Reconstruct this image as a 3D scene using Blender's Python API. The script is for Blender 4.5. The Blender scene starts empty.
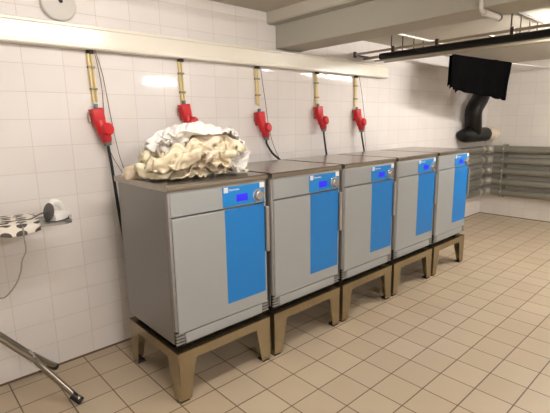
import bpy, bmesh, math, random
from mathutils import Vector, Matrix, noise
random.seed(7)
C = bpy.context.scene.collection
PI = math.pi

# ------------------------------------------------------------------ helpers
def srgb(r, g, b):
    f = lambda c: c/12.92 if c <= .04045 else ((c+.055)/1.055)**2.4
    return (f(r/255), f(g/255), f(b/255), 1)

def mat(name, col, rough=.5, metal=0.0, spec=.5, emit=None, strength=0, coat=0, bump=None, var=None):
    m = bpy.data.materials.new(name); m.use_nodes = True
    nt = m.node_tree; b = nt.nodes['Principled BSDF']
    b.inputs['Base Color'].default_value = col
    b.inputs['Roughness'].default_value = rough
    b.inputs['Metallic'].default_value = metal
    b.inputs['Specular IOR Level'].default_value = spec
    b.inputs['Coat Weight'].default_value = coat
    if emit:
        b.inputs['Emission Color'].default_value = emit
        b.inputs['Emission Strength'].default_value = strength
    tc = nt.nodes.new('ShaderNodeTexCoord')
    if bump:
        n = nt.nodes.new('ShaderNodeTexNoise'); n.inputs['Scale'].default_value = bump[0]; n.inputs['Detail'].default_value = 4
        bp = nt.nodes.new('ShaderNodeBump'); bp.inputs['Strength'].default_value = bump[1]; bp.inputs['Distance'].default_value = bump[2]
        nt.links.new(tc.outputs['Object'], n.inputs['Vector']); nt.links.new(n.outputs['Fac'], bp.inputs['Height'])
        nt.links.new(bp.outputs['Normal'], b.inputs['Normal'])
    if var:                                            # (scale, second colour, stretch)
        mp = nt.nodes.new('ShaderNodeMapping'); mp.inputs['Scale'].default_value = var[2]
        n = nt.nodes.new('ShaderNodeTexNoise'); n.inputs['Scale'].default_value = var[0]; n.inputs['Detail'].default_value = 5
        mx = nt.nodes.new('ShaderNodeMix'); mx.data_type = 'RGBA'
        mx.inputs['A'].default_value = col; mx.inputs['B'].default_value = var[1]
        nt.links.new(tc.outputs['Object'], mp.inputs['Vector']); nt.links.new(mp.outputs['Vector'], n.inputs['Vector'])
        nt.links.new(n.outputs['Fac'], mx.inputs['Factor']); nt.links.new(mx.outputs['Result'], b.inputs['Base Color'])
    return m

def tile_mat(name, tile, tile2, grout, w, h, off, rough, axes, mortar, wav=0.0, spec=.5, bumpd=.0012):
    """stacked tiles laid on the object's own plane; axes picks which two object axes carry the grid"""
    m = bpy.data.materials.new(name); m.use_nodes = True
    nt = m.node_tree; L = nt.links; b = nt.nodes['Principled BSDF']
    tc = nt.nodes.new('ShaderNodeTexCoord')
    sp = nt.nodes.new('ShaderNodeSeparateXYZ'); cb = nt.nodes.new('ShaderNodeCombineXYZ')
    L.new(tc.outputs['Object'], sp.inputs[0])
    for k, a in enumerate(axes):
        ad = nt.nodes.new('ShaderNodeMath'); ad.operation = 'SUBTRACT'; ad.inputs[1].default_value = off[k]
        L.new(sp.outputs[a], ad.inputs[0]); L.new(ad.outputs[0], cb.inputs[k])
    br = nt.nodes.new('ShaderNodeTexBrick'); br.offset = 0; br.squash = 1
    br.inputs['Scale'].default_value = 1; br.inputs['Brick Width'].default_value = w; br.inputs['Row Height'].default_value = h
    br.inputs['Mortar Size'].default_value = mortar; br.inputs['Mortar Smooth'].default_value = .3
    br.inputs['Color1'].default_value = tile; br.inputs['Color2'].default_value = tile2; br.inputs['Mortar'].default_value = grout
    L.new(cb.outputs[0], br.inputs['Vector'])
    nz = nt.nodes.new('ShaderNodeTexNoise'); nz.inputs['Scale'].default_value = 2.3; nz.inputs['Detail'].default_value = 6
    L.new(tc.outputs['Object'], nz.inputs['Vector'])
    mx = nt.nodes.new('ShaderNodeMix'); mx.data_type = 'RGBA'; mx.blend_type = 'MULTIPLY'; mx.inputs['Factor'].default_value = .16
    L.new(br.outputs['Color'], mx.inputs['A']); L.new(nz.outputs['Fac'], mx.inputs['B'])
    L.new(mx.outputs['Result'], b.inputs['Base Color'])
    b.inputs['Roughness'].default_value = rough; b.inputs['Specular IOR Level'].default_value = spec
    bp = nt.nodes.new('ShaderNodeBump'); bp.invert = True; bp.inputs['Strength'].default_value = .5; bp.inputs['Distance'].default_value = bumpd
    L.new(br.outputs['Fac'], bp.inputs['Height'])
    nw = nt.nodes.new('ShaderNodeTexNoise'); nw.inputs['Scale'].default_value = 6; nw.inputs['Detail'].default_value = 1
    L.new(tc.outputs['Object'], nw.inputs['Vector'])
    b2 = nt.nodes.new('ShaderNodeBump'); b2.inputs['Strength'].default_value = wav; b2.inputs['Distance'].default_value = .01
    L.new(nw.outputs['Fac'], b2.inputs['Height']); L.new(bp.outputs['Normal'], b2.inputs['Normal'])
    L.new(b2.outputs['Normal'], b.inputs['Normal'])
    return m

class MB:
    def __init__(s): s.bm = bmesh.new()
    def box(s, x0, x1, y0, y1, z0, z1, bev=0, seg=2):
        g = bmesh.ops.create_cube(s.bm, size=1)
        for v in g['verts']:
            v.co = Vector((x0+(v.co.x+.5)*(x1-x0), y0+(v.co.y+.5)*(y1-y0), z0+(v.co.z+.5)*(z1-z0)))
        if bev:
            es = list({e for v in g['verts'] for e in v.link_edges})
            bmesh.ops.bevel(s.bm, geom=es, offset=bev, segments=seg, profile=.5, affect='EDGES')
        return s
    def obox(s, p, q, w, h, up=(0, 0, 1)):             # a bar of section w x h from p to q
        p, q = Vector(p), Vector(q); d = (q-p); L = d.length; d.normalize()
        sd = d.cross(Vector(up)).normalized(); u = sd.cross(d)
        vs = [s.bm.verts.new(b+sd*(a*w/2)+u*(c*h/2)) for b in (p, q) for a, c in ((-1, -1), (1, -1), (1, 1), (-1, 1))]
        for f in ((3, 2, 1, 0), (4, 5, 6, 7), (0, 1, 5, 4), (1, 2, 6, 5), (2, 3, 7, 6), (3, 0, 4, 7)):
            s.bm.faces.new([vs[i] for i in f])
        return s
    def tube(s, pts, r, n=12, cap=True):
        pts = [Vector(p) for p in pts]; rs = r if isinstance(r, (list, tuple)) else [r]*len(pts)
        rings = []; prev = None
        for i, p in enumerate(pts):
            t = (pts[min(i+1, len(pts)-1)]-pts[max(i-1, 0)]).normalized()
            if prev is None:
                a = Vector((0, 0, 1)) if abs(t.z) < .9 else Vector((1, 0, 0))
                u = t.cross(a).normalized()
            else:
                u = (prev-t*prev.dot(t)).normalized()
            prev = u; w = t.cross(u)
            rings.append([s.bm.verts.new(p+(u*math.cos(2*PI*k/n)+w*math.sin(2*PI*k/n))*rs[i]) for k in range(n)])
        for a, b in zip(rings, rings[1:]):
            for k in range(n): s.bm.faces.new((a[k], a[(k+1) % n], b[(k+1) % n], b[k]))
        if cap:
            s.bm.faces.new(rings[0][::-1]); s.bm.faces.new(rings[-1])
        return s
    def lathe(s, o, axis, prof, n=32):                 # prof: (distance along axis, radius)
        o, ax = Vector(o), Vector(axis).normalized()
        a = Vector((0, 0, 1)) if abs(ax.z) < .9 else Vector((1, 0, 0))
        u = ax.cross(a).normalized(); w = ax.cross(u); rings = []
        for d, r in prof:
            rings.append([s.bm.verts.new(o+ax*d+(u*math.cos(2*PI*k/n)+w*math.sin(2*PI*k/n))*max(r, 1e-4)) for k in range(n)])
        for p, q in zip(rings, rings[1:]):
            for k in range(n): s.bm.faces.new((p[k], p[(k+1) % n], q[(k+1) % n], q[k]))
        s.bm.faces.new(rings[0][::-1]); s.bm.faces.new(rings[-1])
        return s
    def prism(s, poly, ext):                           # polygon (3-D points) pushed along ext
        ext = Vector(ext); a = [s.bm.verts.new(Vector(p)) for p in poly]; b = [s.bm.verts.new(Vector(p)+ext) for p in poly]
        s.bm.faces.new(a[::-1]); s.bm.faces.new(b); n = len(a)
        for k in range(n): s.bm.faces.new((a[k], a[(k+1) % n], b[(k+1) % n], b[k]))
        return s
    def build(s, name, m, parent=None, smooth=False, loc=None):
        bmesh.ops.recalc_face_normals(s.bm, faces=s.bm.faces)
        me = bpy.data.meshes.new(name); s.bm.to_mesh(me); s.bm.free()
        me.materials.append(m)
        o = bpy.data.objects.new(name, me); C.objects.link(o)
        if smooth:
            me.polygons.foreach_set('use_smooth', [True]*len(me.polygons))
            if smooth != 'all': me.set_sharp_from_angle(angle=math.radians(38))
        if parent: o.parent = parent
        if loc:
            o.location = loc
        return o

def shift(o, v):                                        # move a mesh's points (keeps the origin at the thing's base)
    o.data.transform(Matrix.Translation(Vector(v)))

def empty(name, loc=(0, 0, 0)):
    o = bpy.data.objects.new(name, None); C.objects.link(o); o.location = loc; o.empty_display_size = .1
    return o
def tag(o, label=None, cat=None, group=None, kind=None):
    if label: o['label'] = label
    if cat: o['category'] = cat
    if group: o['group'] = group
    if kind: o['kind'] = kind
    return o
def copy_tree(o, parent=None):
    c = o.copy(); C.objects.link(c)
    if parent: c.parent = parent
    for ch in list(o.children): copy_tree(ch, c)
    return c
def smooth_path(pts, n=8):                              # Catmull-Rom through the points
    P = [Vector(p) for p in pts]; P = [2*P[0]-P[1]]+P+[2*P[-1]-P[-2]]; out = []
    for i in range(1, len(P)-2):
        for k in range(n):
            t = k/n; a, b, c, d = P[i-1:i+3]
            out.append(.5*((2*b)+(c-a)*t+(2*a-5*b+4*c-d)*t*t+(3*b-a-3*c+d)*t**3))
    out.append(P[-2]); return out

# ------------------------------------------------------------------ measures (metres)
YB, ZT, W, PITCH, YF = -.255, 1.077, .582, .62, -.795
XE, XL, YR = 5.39, -2.6, -5.6
ZC1, ZC2 = 2.13, 2.06

# ------------------------------------------------------------------ materials
M = {}
M['wall'] = tile_mat('wall_tiles', srgb(241, 236, 234), srgb(238, 232, 229), srgb(223, 215, 208), .1925, .1375, (-.323, 1.378-.1375*20), .06, (0, 2), .0019, .022)
M['wall_end'] = tile_mat('end_wall_tiles', srgb(236, 230, 224), srgb(232, 226, 219), srgb(218, 209, 201), .1925, .1375, (0, 1.378-.1375*20), .2, (1, 2), .0019, .05)
M['floor'] = tile_mat('floor_tiles', srgb(205, 188, 163), srgb(198, 179, 153), srgb(116, 96, 76), .1925, .182, (.574, -.995), .36, (0, 1), .0036, .02, .4, .0015)
M['ceiling'] = mat('ceiling_paint', srgb(190, 184, 172), .8, bump=(60, .2, .004))
M['beam'] = mat('concrete_beam_paint', srgb(178, 175, 163), .7, bump=(40, .25, .004), var=(3, srgb(168, 164, 152), (1, 1, 1)))
M['trunk'] = mat('cream_enamel', srgb(238, 233, 220), .2)
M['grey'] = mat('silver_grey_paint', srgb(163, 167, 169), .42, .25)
M['side'] = mat('silver_grey_shaded', srgb(140, 138, 135), .34, .6)  # same silver paint as the front, toned darker for the shaded side
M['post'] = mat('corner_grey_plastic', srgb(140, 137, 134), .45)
M['blue'] = mat('blue_film', srgb(15, 117, 194), .4)
M['blue2'] = mat('blue_panel_film', srgb(16, 128, 206), .35)
M['top'] = mat('steel_worktop', srgb(178, 172, 162), .23, .88, var=(3, srgb(160, 152, 140), (.6, 8, 1)))
M['stand'] = mat('brushed_stainless', srgb(178, 166, 140), .27, .92, var=(6, srgb(150, 132, 100), (1, 1, .25)))
M['black'] = mat('black_rubber', srgb(22, 21, 21), .6)
M['gap'] = mat('gap_shade_black', srgb(14, 13, 13), .8, spec=.2)  # shade of the gap under the dryers, put into the colour
M['chrome'] = mat('satin_chrome', srgb(200, 198, 194), .25, .9)
M['handle'] = mat('handle_aluminium', srgb(178, 174, 168), .35, .7)
M['white'] = mat('white_print', srgb(240, 240, 238), .5)
M['screen'] = mat('display_backlight', srgb(40, 30, 190), .3, emit=srgb(38, 28, 235), strength=.55)
M['red'] = mat('red_plastic', srgb(196, 20, 30), .38)
M['reddk'] = mat('red_plug_plastic', srgb(176, 22, 30), .42)
M['teal'] = mat('grey_green_gland', srgb(96, 118, 112), .5)
M['conduit'] = mat('ivory_conduit', srgb(222, 200, 142), .45)
M['clip'] = mat('grey_clip', srgb(150, 140, 120), .5)
M['cable'] = mat('black_cable', srgb(20, 20, 22), .5)
M['wire'] = mat('thin_grey_wire', srgb(112, 92, 84), .5)
M['cream'] = mat('cream_linen', srgb(230, 219, 195), .9, spec=.2, bump=(220, .25, .002), var=(5, srgb(220, 205, 177), (1, 1, 1)))
M['ecru'] = mat('ecru_linen', srgb(227, 211, 190), .9, spec=.2, bump=(220, .25, .002))
M['ivory'] = mat('pale_yellow_linen', srgb(233, 224, 198), .9, spec=.2, bump=(220, .25, .002))
M['sheet'] = mat('white_sheet', srgb(232, 228, 225), .9, spec=.2, bump=(260, .2, .002))
M['pipe'] = mat('grey_pipe_paint', srgb(150, 148, 138), .33, .55)
M['foil'] = mat('bright_joint_metal', srgb(205, 203, 196), .3, .8)
M['duct'] = mat('black_duct', srgb(11, 10, 10), .42, spec=.3)
M['cloth'] = mat('black_cloth', srgb(7, 6, 7), .95, spec=.02)
M['beige'] = mat('beige_collar', srgb(220, 208, 190), .6)
M['disc'] = mat('white_disc_plastic', srgb(202, 198, 192), .5)
M['legm'] = mat('grey_leg_tube', srgb(150, 142, 130), .3, .8)
M['iron'] = mat('white_iron_plastic', srgb(236, 234, 230), .3)
M['irong'] = mat('grey_iron_plastic', srgb(84, 82, 82), .4)
M['cord'] = mat('grey_cord', srgb(150, 144, 138), .6)
M['tray'] = mat('grey_rest_metal', srgb(160, 158, 156), .4, .6)
M['rope'] = mat('white_rope', srgb(235, 232, 226), .6)
M['lad'] = mat('galvanised_rail', srgb(176, 168, 152), .45, .5)
M['rod'] = mat('dark_rod', srgb(70, 62, 56), .5, .4)
M['tube'] = mat('lamp_tube', (1, 1, 1, 1), .5, emit=(1, .95, .89, 1), strength=1)

# polka dot cover (uv in metres)
def dots():
    m = bpy.data.materials.new('polka_dot_cover'); m.use_nodes = True; nt = m.node_tree; L = nt.links
    b = nt.nodes['Principled BSDF']; b.inputs['Roughness'].default_value = .85; b.inputs['Specular IOR Level'].default_value = .2
    tc = nt.nodes.new('ShaderNodeTexCoord'); v = nt.nodes.new('ShaderNodeTexVoronoi'); v.voronoi_dimensions = '2D'
    v.inputs['Scale'].default_value = 19; v.inputs['Randomness'].default_value = .3
    mp = nt.nodes.new('ShaderNodeMapping'); mp.inputs['Scale'].default_value = (.78, 1.1, 1); L.new(tc.outputs['UV'], mp.inputs['Vector']); L.new(mp.outputs['Vector'], v.inputs['Vector'])
    lt = nt.nodes.new('ShaderNodeMath'); lt.operation = 'LESS_THAN'; lt.inputs[1].default_value = .33
    L.new(v.outputs['Distance'], lt.inputs[0])
    mx = nt.nodes.new('ShaderNodeMix'); mx.data_type = 'RGBA'
    mx.inputs['A'].default_value = srgb(232, 226, 216); mx.inputs['B'].default_value = srgb(92, 84, 80)
    L.new(lt.outputs[0], mx.inputs['Factor']); L.new(mx.outputs['Result'], b.inputs['Base Color'])
    return m
M['dots'] = dots()

# ------------------------------------------------------------------ the setting
def struct(name, mb, m):
    return tag(mb.build(name, m), kind='structure')
struct('floor', MB().box(XL-.1, XE+.1, YR-.1, .1, -.1, 0), M['floor'])
struct('wall_back', MB().box(XL, XE, 0, .1, 0, ZC1+.1), M['wall'])
struct('wall_right', MB().box(XE, XE+.1, YR, 0, 0, ZC1+.1), M['wall_end'])
struct('wall_left', MB().box(XL-.1, XL, YR, 0, 0, ZC1+.1), M['wall_end'])
struct('wall_front', MB().box(XL, XE, YR-.1, YR, 0, ZC1+.1), M['wall'])
cb = MB().box(XL, 1.31, YR, 0, ZC1, ZC1+.12); cb.box(1.31, XE, YR, 0, ZC2, ZC1+.12)
struct('ceiling', cb, M['ceiling'])
struct('trim_1', MB().box(1.312, 1.70, YR, -.0005, ZC2-.012, ZC2+.06, .004), M['beam'])
struct('trim_2', MB().box(1.395, 1.655, YR, -.0005, 1.885, ZC2, .006), M['beam'])

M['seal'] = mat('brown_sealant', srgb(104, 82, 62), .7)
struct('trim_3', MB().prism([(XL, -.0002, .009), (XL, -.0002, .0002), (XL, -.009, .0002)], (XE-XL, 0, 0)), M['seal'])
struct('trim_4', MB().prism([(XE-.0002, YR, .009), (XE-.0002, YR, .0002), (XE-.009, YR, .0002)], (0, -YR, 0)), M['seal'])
# ------------------------------------------------------------------ lamps
def lamp(name, x, y, z, label, L=1.15, s=1.0):
    r = empty(name, (x, y, z)); tag(r, label, 'lamp', 'fluorescent ceiling lamps')
    MB().box(-L/2-.04, L/2+.04, -.05, .05, 0, .05, .006).build('housing', M['disc'], r)
    t = MB().tube([(-L/2, 0, -.03), (L/2, 0, -.03)], .018, 14)
    m = M['tube'].copy(); m.node_tree.nodes['Principled BSDF'].inputs['Emission Strength'].default_value = s
    t.build('tube', m, r, True)
    for k in (-1, 1):
        MB().box(k*(L/2+.012)-.012, k*(L/2+.012)+.012, -.02, .02, -.05, 0, .003).build('tube_holder', M['disc'], r)
    return r
LS = 120
lamp('ceiling_lamp', .0, -1.40, ZC1-.052, 'fluorescent lamp on the ceiling in front of the loaded dryer', s=LS*.66)
lamp('ceiling_lamp', 3.17, -1.58, ZC2-.052, 'fluorescent lamp on the ceiling just beyond the hanging pipes', s=LS*1.05)
lamp('ceiling_lamp', 4.3, -1.75, ZC2-.052, 'short fluorescent lamp on the ceiling nearest the pipe wall', L=.6, s=LS*1.0)
lamp('ceiling_lamp', 2.56, -3.76, ZC2-.052, 'fluorescent lamp over the middle of the open floor', L=.8, s=LS*2.3)
lamp('ceiling_lamp', -.5, -4.1, ZC1-.052, 'added fluorescent fill lamp over the unseen near side of the room', s=LS*1.8)  # added as fill for the lower left walls, out of view

# ------------------------------------------------------------------ trunking
tr = MB()
prof = [(-.001, 1.742), (-.062, 1.742), (-.070, 1.748), (-.070, 1.762), (-.064, 1.766), (-.064, 1.842), (-.070, 1.846), (-.070, 1.857), (-.062, 1.862), (-.001, 1.862)]
tr.prism([(XL+.01, y, z) for y, z in prof], (2.80-XL, 0, 0))
t = tag(tr.build('cable_trunking', M['trunk']), 'long cream enamel cable trunking running along the tiled wall above the red sockets', 'trunking')
t['kind'] = 'thing'

# round disc at the top
d = empty('wall_disc', (-.128, 0, 1.957)); tag(d, 'round white disc with a dark centre hole on the wall above the trunking', 'alarm')
MB().lathe((0, -.0005, 0), (0, -1, 0), [(0, .083), (.018, .086), (.026, .080), (.030, .062), (.0305, .02), (.0305, .009)], 40).build('cover', M['disc'], d, True)
MB().lathe((.008, -.029, .012), (0, -1, 0), [(0, .011), (.003, .011)], 16).build('centre_hole', M['black'], d)

# ------------------------------------------------------------------ dryer
def text_mesh(txt, size, name, m, parent, origin):
    cu = bpy.data.curves.new(name, 'FONT'); cu.body = txt; cu.size = size; cu.extrude = .0003
    ob = bpy.data.objects.new('tmp', cu); C.objects.link(ob)
    bpy.context.view_layer.update()
    me = bpy.data.meshes.new_from_object(ob.evaluated_get(bpy.context.evaluated_depsgraph_get()))
    bpy.data.objects.remove(ob); bpy.data.curves.remove(cu)
    me.transform(Matrix.Translation(Vector(origin)) @ Matrix.Rotation(PI/2, 4, 'X'))
    me.materials.clear(); me.materials.append(m)
    o = bpy.data.objects.new(name, me); C.objects.link(o); o.parent = parent
    return o

def make_dryer():
    r = empty('tumble_dryer', (0, 0, .27))
    Z = lambda z: z-.27
    f = YF
    # cabinet: sides, back and rounded front corner posts
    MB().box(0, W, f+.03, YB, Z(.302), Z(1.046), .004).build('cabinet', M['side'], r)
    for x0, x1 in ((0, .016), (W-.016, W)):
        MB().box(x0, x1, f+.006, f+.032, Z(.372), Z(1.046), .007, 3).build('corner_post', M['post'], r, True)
    # top plate with a rolled front edge
    p = [(f-.002, 1.052), (f-.006, 1.058), (f-.006, 1.070), (f, 1.0765), (f+.012, ZT), (YB+.035, ZT), (YB+.035, 1.047), (f, 1.047)]
    MB().prism([(-.003, y, Z(z)) for y, z in p], (W+.006, 0, 0)).build('top_plate', M['top'], r)
    # control fascia
    fa = MB().prism([(.014, f+.004, Z(.930)), (.014, f+.030, Z(.930)), (.014, f+.030, Z(1.046)), (.014, f+.010, Z(1.046)), (.014, f+.004, Z(1.036))], (W-.024, 0, 0)).build('control_panel', M['grey'], r)
    bl = MB().box(.298, .566, f+.001, f+.006, Z(.934), Z(1.034), .001).build('control_film', M['blue2'], fa)
    MB().box(.381, .452, f-.0005, f+.003, Z(.955), Z(.991)).build('display', M['screen'], fa)
    kn = MB().lathe((.520, f+.002, Z(.971)), (0, -1, 0), [(0, .034), (.004, .034), (.006, .029), (.022, .027), (.026, .023), (.0265, .004)], 32).build('knob', M['chrome'], fa, True)
    MB().box(.534, .565, f-.0004, f+.003, Z(1.009), Z(1.036)).build('sticker', M['white'], fa)
    # emblem: white square with a ring and a wedge, then the word
    lg = MB()
    x0, z0, s = .304, Z(1.006), .026
    y0, y1 = f+.0002, f+.003
    lg.box(x0, x0+s, y0, y1, z0, z0+.004); lg.box(x0, x0+s, y0, y1, z0+s-.004, z0+s)
    lg.box(x0, x0+.004, y0, y1, z0, z0+s); lg.box(x0+s-.004, x0+s, y0, y1, z0, z0+s)
    cx, cz = x0+s/2, z0+s/2
    for a0, a1 in ((20, 160), (200, 340)):
        pts = [(cx+.0095*math.cos(math.radians(a)), y0, cz+.0095*math.sin(math.radians(a))) for a in range(a0, a1+1, 20)]
        pts += [(cx+.0045*math.cos(math.radians(a)), y0, cz+.0045*math.sin(math.radians(a))) for a in range(a1, a0-1, -20)]
        lg.prism(pts, (0, .002, 0))
    lg.prism([(cx-.009, y0, cz), (cx, y0, cz-.003), (cx+.009, y0, cz), (cx, y0, cz+.003)], (0, .002, 0))
    lg.build('emblem', M['white'], fa)
    text_mesh('Electrolux', .0155, 'lettering', M['white'], fa, (.337, f+.0006, Z(1.013)))
    # door with blue stripe and handle
    dr = MB().box(.014, W-.010, f, f+.030, Z(.362), Z(.922), .004).build('door', M['grey'], r)
    MB().box(.304, .561, f-.0012, f+.004, Z(.428), Z(.9215), .0005).build('blue_stripe', M['blue'], dr)
    hb = MB(); hb.box(.5615, .567, f-.0012, f+.006, Z(.655), Z(.905), .0005)
    hb.build('handle_recess', M['black'], dr)
    MB().box(.567, .588, f-.014, f+.004, Z(.655), Z(.905), .004).build('handle', M['handle'], dr)
    # kick plate with black ribbed ends
    MB().box(.052, W-.046, f+.004, f+.032, Z(.302), Z(.356), .003).build('kick_plate', M['grey'], r)
    for xa in (.004, W-.044):
        v = MB().box(xa, xa+.038, f+.012, f+.032, Z(.303), Z(.368)).build('ribbed_vent', M['black'], r)
        rb = MB()
        for k in range(4): rb.box(xa-.003, xa+.043, f+.003, f+.014, Z(.306+k*.0165), Z(.3135+k*.0165))
        rb.build('ribs', M['post'], v)
    for x in (.06, W-.06):
        for y in (f+.08, YB-.06):
            MB().lathe((x, y, Z(.267)), (0, 0, 1), [(0, .024), (.012, .024), (.016, .012), (.036, .012)], 16).build('foot', M['black'], r, True)
    # base pan coloured near-black, standing in for shade between machine and stand
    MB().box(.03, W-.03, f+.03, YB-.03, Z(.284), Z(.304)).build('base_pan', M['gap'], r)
    return r

def make_stand():
    r = empty('machine_stand', (0, 0, 0)); m = M['stand']
    x0, x1, y0, y1, zt = -.002, W+.002, YF-.004, YB-.005, .267
    t = .004; zr = .215
    fr = MB()
    fr.box(x0, x1, y0, y0+t, zr, zt); fr.box(x0, x1, y1-t, y1, zr, zt)
    fr.box(x0, x0+t, y0+t, y1-t, zr, zt); fr.box(x1-t, x1, y0+t, y1-t, zr, zt)
    fr.box(x0, x1, y0, y0+.06, zt-t, zt); fr.box(x0, x1, y1-.06, y1, zt-t, zt)
    fr.box(x0, x0+.06, y0+.06, y1-.06, zt-t, zt); fr.box(x1-.06, x1, y0+.06, y1-.06, zt-t, zt)
    fr.build('frame', m, r)
    for sx in (0, 1):
        for sy in (0, 1):
            x = (x0, x1)[sx]; y = (y0, y1)[sy]; dx = (1, -1)[sx]; dy = (1, -1)[sy]
            l = MB()
            xi = .012*dx; yi = .030*dy                  # the outer corner leans in slightly toward the foot
            # flange seen from the front / back
            l.prism([(x, y, zr), (x+.098*dx, y, zr), (x+.062*dx, y+yi*0, .012), (x+.004*dx, y, .012)], (0, t*dy, 0))
            l.prism([(x, y, zr), (x, y+.105*dy, zr), (x+.004*dx*0, y+.062*dy, .012), (x, y, .012)], (t*dx, 0, 0))
            l.build('leg', m, r)
            MB().box(min(x+.004*dx, x+.052*dx), max(x+.004*dx, x+.052*dx), min(y+.004*dy, y+.052*dy), max(y+.004*dy, y+.052*dy), 0, .014, .003).build('foot_pad', M['black'], r)
    return r

d0 = make_dryer(); s0 = make_stand()
dl = ['silver grey tumble dryer with the heap of cream laundry on its top', 'silver grey tumble dryer right beside the one carrying laundry',
      'silver grey tumble dryer in the middle of the row of five', 'silver grey tumble dryer second from the pipe wall end of the row', 'silver grey tumble dryer at the far end of the row next to the grey pipes']
sl = ['stainless steel stand with tapered legs under the dryer carrying laundry', 'stainless steel stand under the second dryer from the ironing board',
      'stainless steel stand under the middle dryer of the row', 'stainless steel stand under the dryer second from the pipe wall', 'stainless steel stand under the farthest dryer by the grey pipes']
for i in range(5):
    d = d0 if i == 0 else copy_tree(d0); s = s0 if i == 0 else copy_tree(s0)
    d.location = (i*PITCH, 0, .27); s.location = (i*PITCH, 0, 0)
    tag(d, dl[i], 'dryer', 'tumble dryers in a row'); tag(s, sl[i], 'stand', 'steel stands under the dryers')

# ------------------------------------------------------------------ sockets, conduits, plugs
def make_conduit():
    r = empty('conduit')
    MB().tube([(-.010, -.012, 1.742), (.000, -.012, 1.47)], .0085, 12).build('pipe', M['conduit'], r, True)
    MB().tube([(.0090, -.010, 1.742), (.0190, -.010, 1.47)], .0055, 10).build('pipe', M['conduit'], r, True)
    for z in (1.655, 1.54):
        MB().box(-.021+(1.742-z)*.037, .016+(1.742-z)*.037, -.027, -.001, z-.006, z+.006, .002).build('clip', M['clip'], r)
    MB().tube([(.0, -.018, 1.7415), (.0, -.018, 1.726)], .02, 14).build('gland', M['black'], r, True)
    return r
def make_socket():
    """red wall socket: box, slanted barrel and round hinged lid (local: centre of box)"""
    r = empty('wall_socket')
    bx = MB().box(-.032, .032, -.062, 0, -.052, .045, .007, 3).build('socket_box', M['red'], r, True)
    bx.data.transform(Matrix.Rotation(math.radians(-9), 4, 'Y'))
    MB().tube([(-.004, -.03, .068), (-.003, -.03, .04)], .012, 12).build('gland', M['teal'], r, True)
    MB().tube([(.002, -.045, -.025), (.020, -.060, -.095)], [.033, .034], 20).build('barrel', M['red'], r, True)
    MB().lathe((.026, -.078, -.070), (.22, -.95, .12), [(0, .033), (.012, .036), (.022, .034), (.027, .028)], 28).build('lid', M['red'], r, True)
    MB().tube([(-.034, -.02, .028), (-.046, -.022, .02), (-.046, -.022, -.025), (-.034, -.02, -.034)], .0035, 8).build('latch', M['clip'], r, True)
    return r
def make_plug(cable):
    r = empty('power_plug')
    MB().tube([(.020, -.062, -.093), (.026, -.066, -.125), (.028, -.067, -.142)], [.030, .029, .024], 18).build('plug_body', M['reddk'], r, True)
    MB().tube([(.028, -.067, -.140), (.030, -.067, -.160)], [.023, .020], 16).build('collar', M['teal'], r, True)
    MB().tube(smooth_path([(.030, -.067, -.158), (.033, -.067, -.19)]+cable, 8), .0085, 10).build('cable', M['cable'], r, True)
    return r
SX = [.006, .563, 1.193, 1.838, 2.368]
SZ = [1.39, 1.42, 1.375, 1.42, 1.40]
which = ['left of the laundry heap', 'behind the laundry heap', 'above the second dryer', 'above the middle dryer', 'nearest the pipe wall']
c0 = make_conduit(); k0 = make_socket()
for i in range(5):
    c = c0 if i == 0 else copy_tree(c0)
    c.location = (SX[i], 0, 0); tag(c, 'ivory twin conduit dropping from the trunking to the red socket '+which[i], 'conduit', 'ivory conduits on the wall')
    k = k0 if i == 0 else copy_tree(k0)
    k.location = (SX[i]+.004, -.001, SZ[i]); tag(k, 'red industrial wall socket '+which[i], 'socket', 'red wall sockets')
    zb = SZ[i]
    ends = [[(.042, -.068, -.30), (.054, -.062, -.44), (.066, -.06, -.60), (.085, -.06, -.80)], [(.05, -.08, -.28), (.06, -.1, -.36), (.06, -.12, -.60)],
            [(.075, -.08, -.26), (.14, -.13, -.36), (.16, -.14, -.60)], [(.036, -.08, -.28), (.030, -.11, -.42), (.028, -.12, -.62)],
            [(.036, -.08, -.26), (.032, -.11, -.40), (.03, -.12, -.60)]][i]
    p = make_plug(ends); p.location = (SX[i]+.004, -.001, SZ[i])
    tag(p, 'red plug with black cable hanging in the socket '+which[i], 'plug', 'red plugs with cables')
wires = [([(.026, -.03, 1.742), (.045, -.02, 1.64), (.054, -.02, 1.54), (.056, -.012, 1.44), (.054, -.012, 1.33), (.056, -.02, 1.24), (.074, -.04, 1.16), (.112, -.06, 1.07), (.13, -.10, 1.0)], 'thin wire looping beside the leftmost red socket down to the dryer back'),
         ([(.030, -.035, 1.742), (.062, -.025, 1.62), (.080, -.02, 1.48), (.094, -.03, 1.32), (.112, -.05, 1.15), (.14, -.10, 1.0)], 'thin wire hanging from the trunking just left of the laundry heap'),
         ([(1.215, -.03, 1.742), (1.243, -.02, 1.62), (1.268, -.02, 1.48), (1.284, -.03, 1.32), (1.305, -.06, 1.17), (1.35, -.12, 1.0)], 'thin wire sweeping down beside the socket above the second dryer'),
         ([(2.395, -.03, 1.742), (2.45, -.02, 1.62), (2.47, -.03, 1.48), (2.44, -.07, 1.36), (2.41, -.1, 1.2), (2.40, -.13, 1.05)], 'thin wire bowing beside the red socket nearest the pipe wall')]
for p, l in wires:
    tag(MB().tube(smooth_path(p, 8), .0021, 6).build('wire', M['wire'], smooth=True), l, 'wire', 'thin wires beside the sockets')

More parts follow.
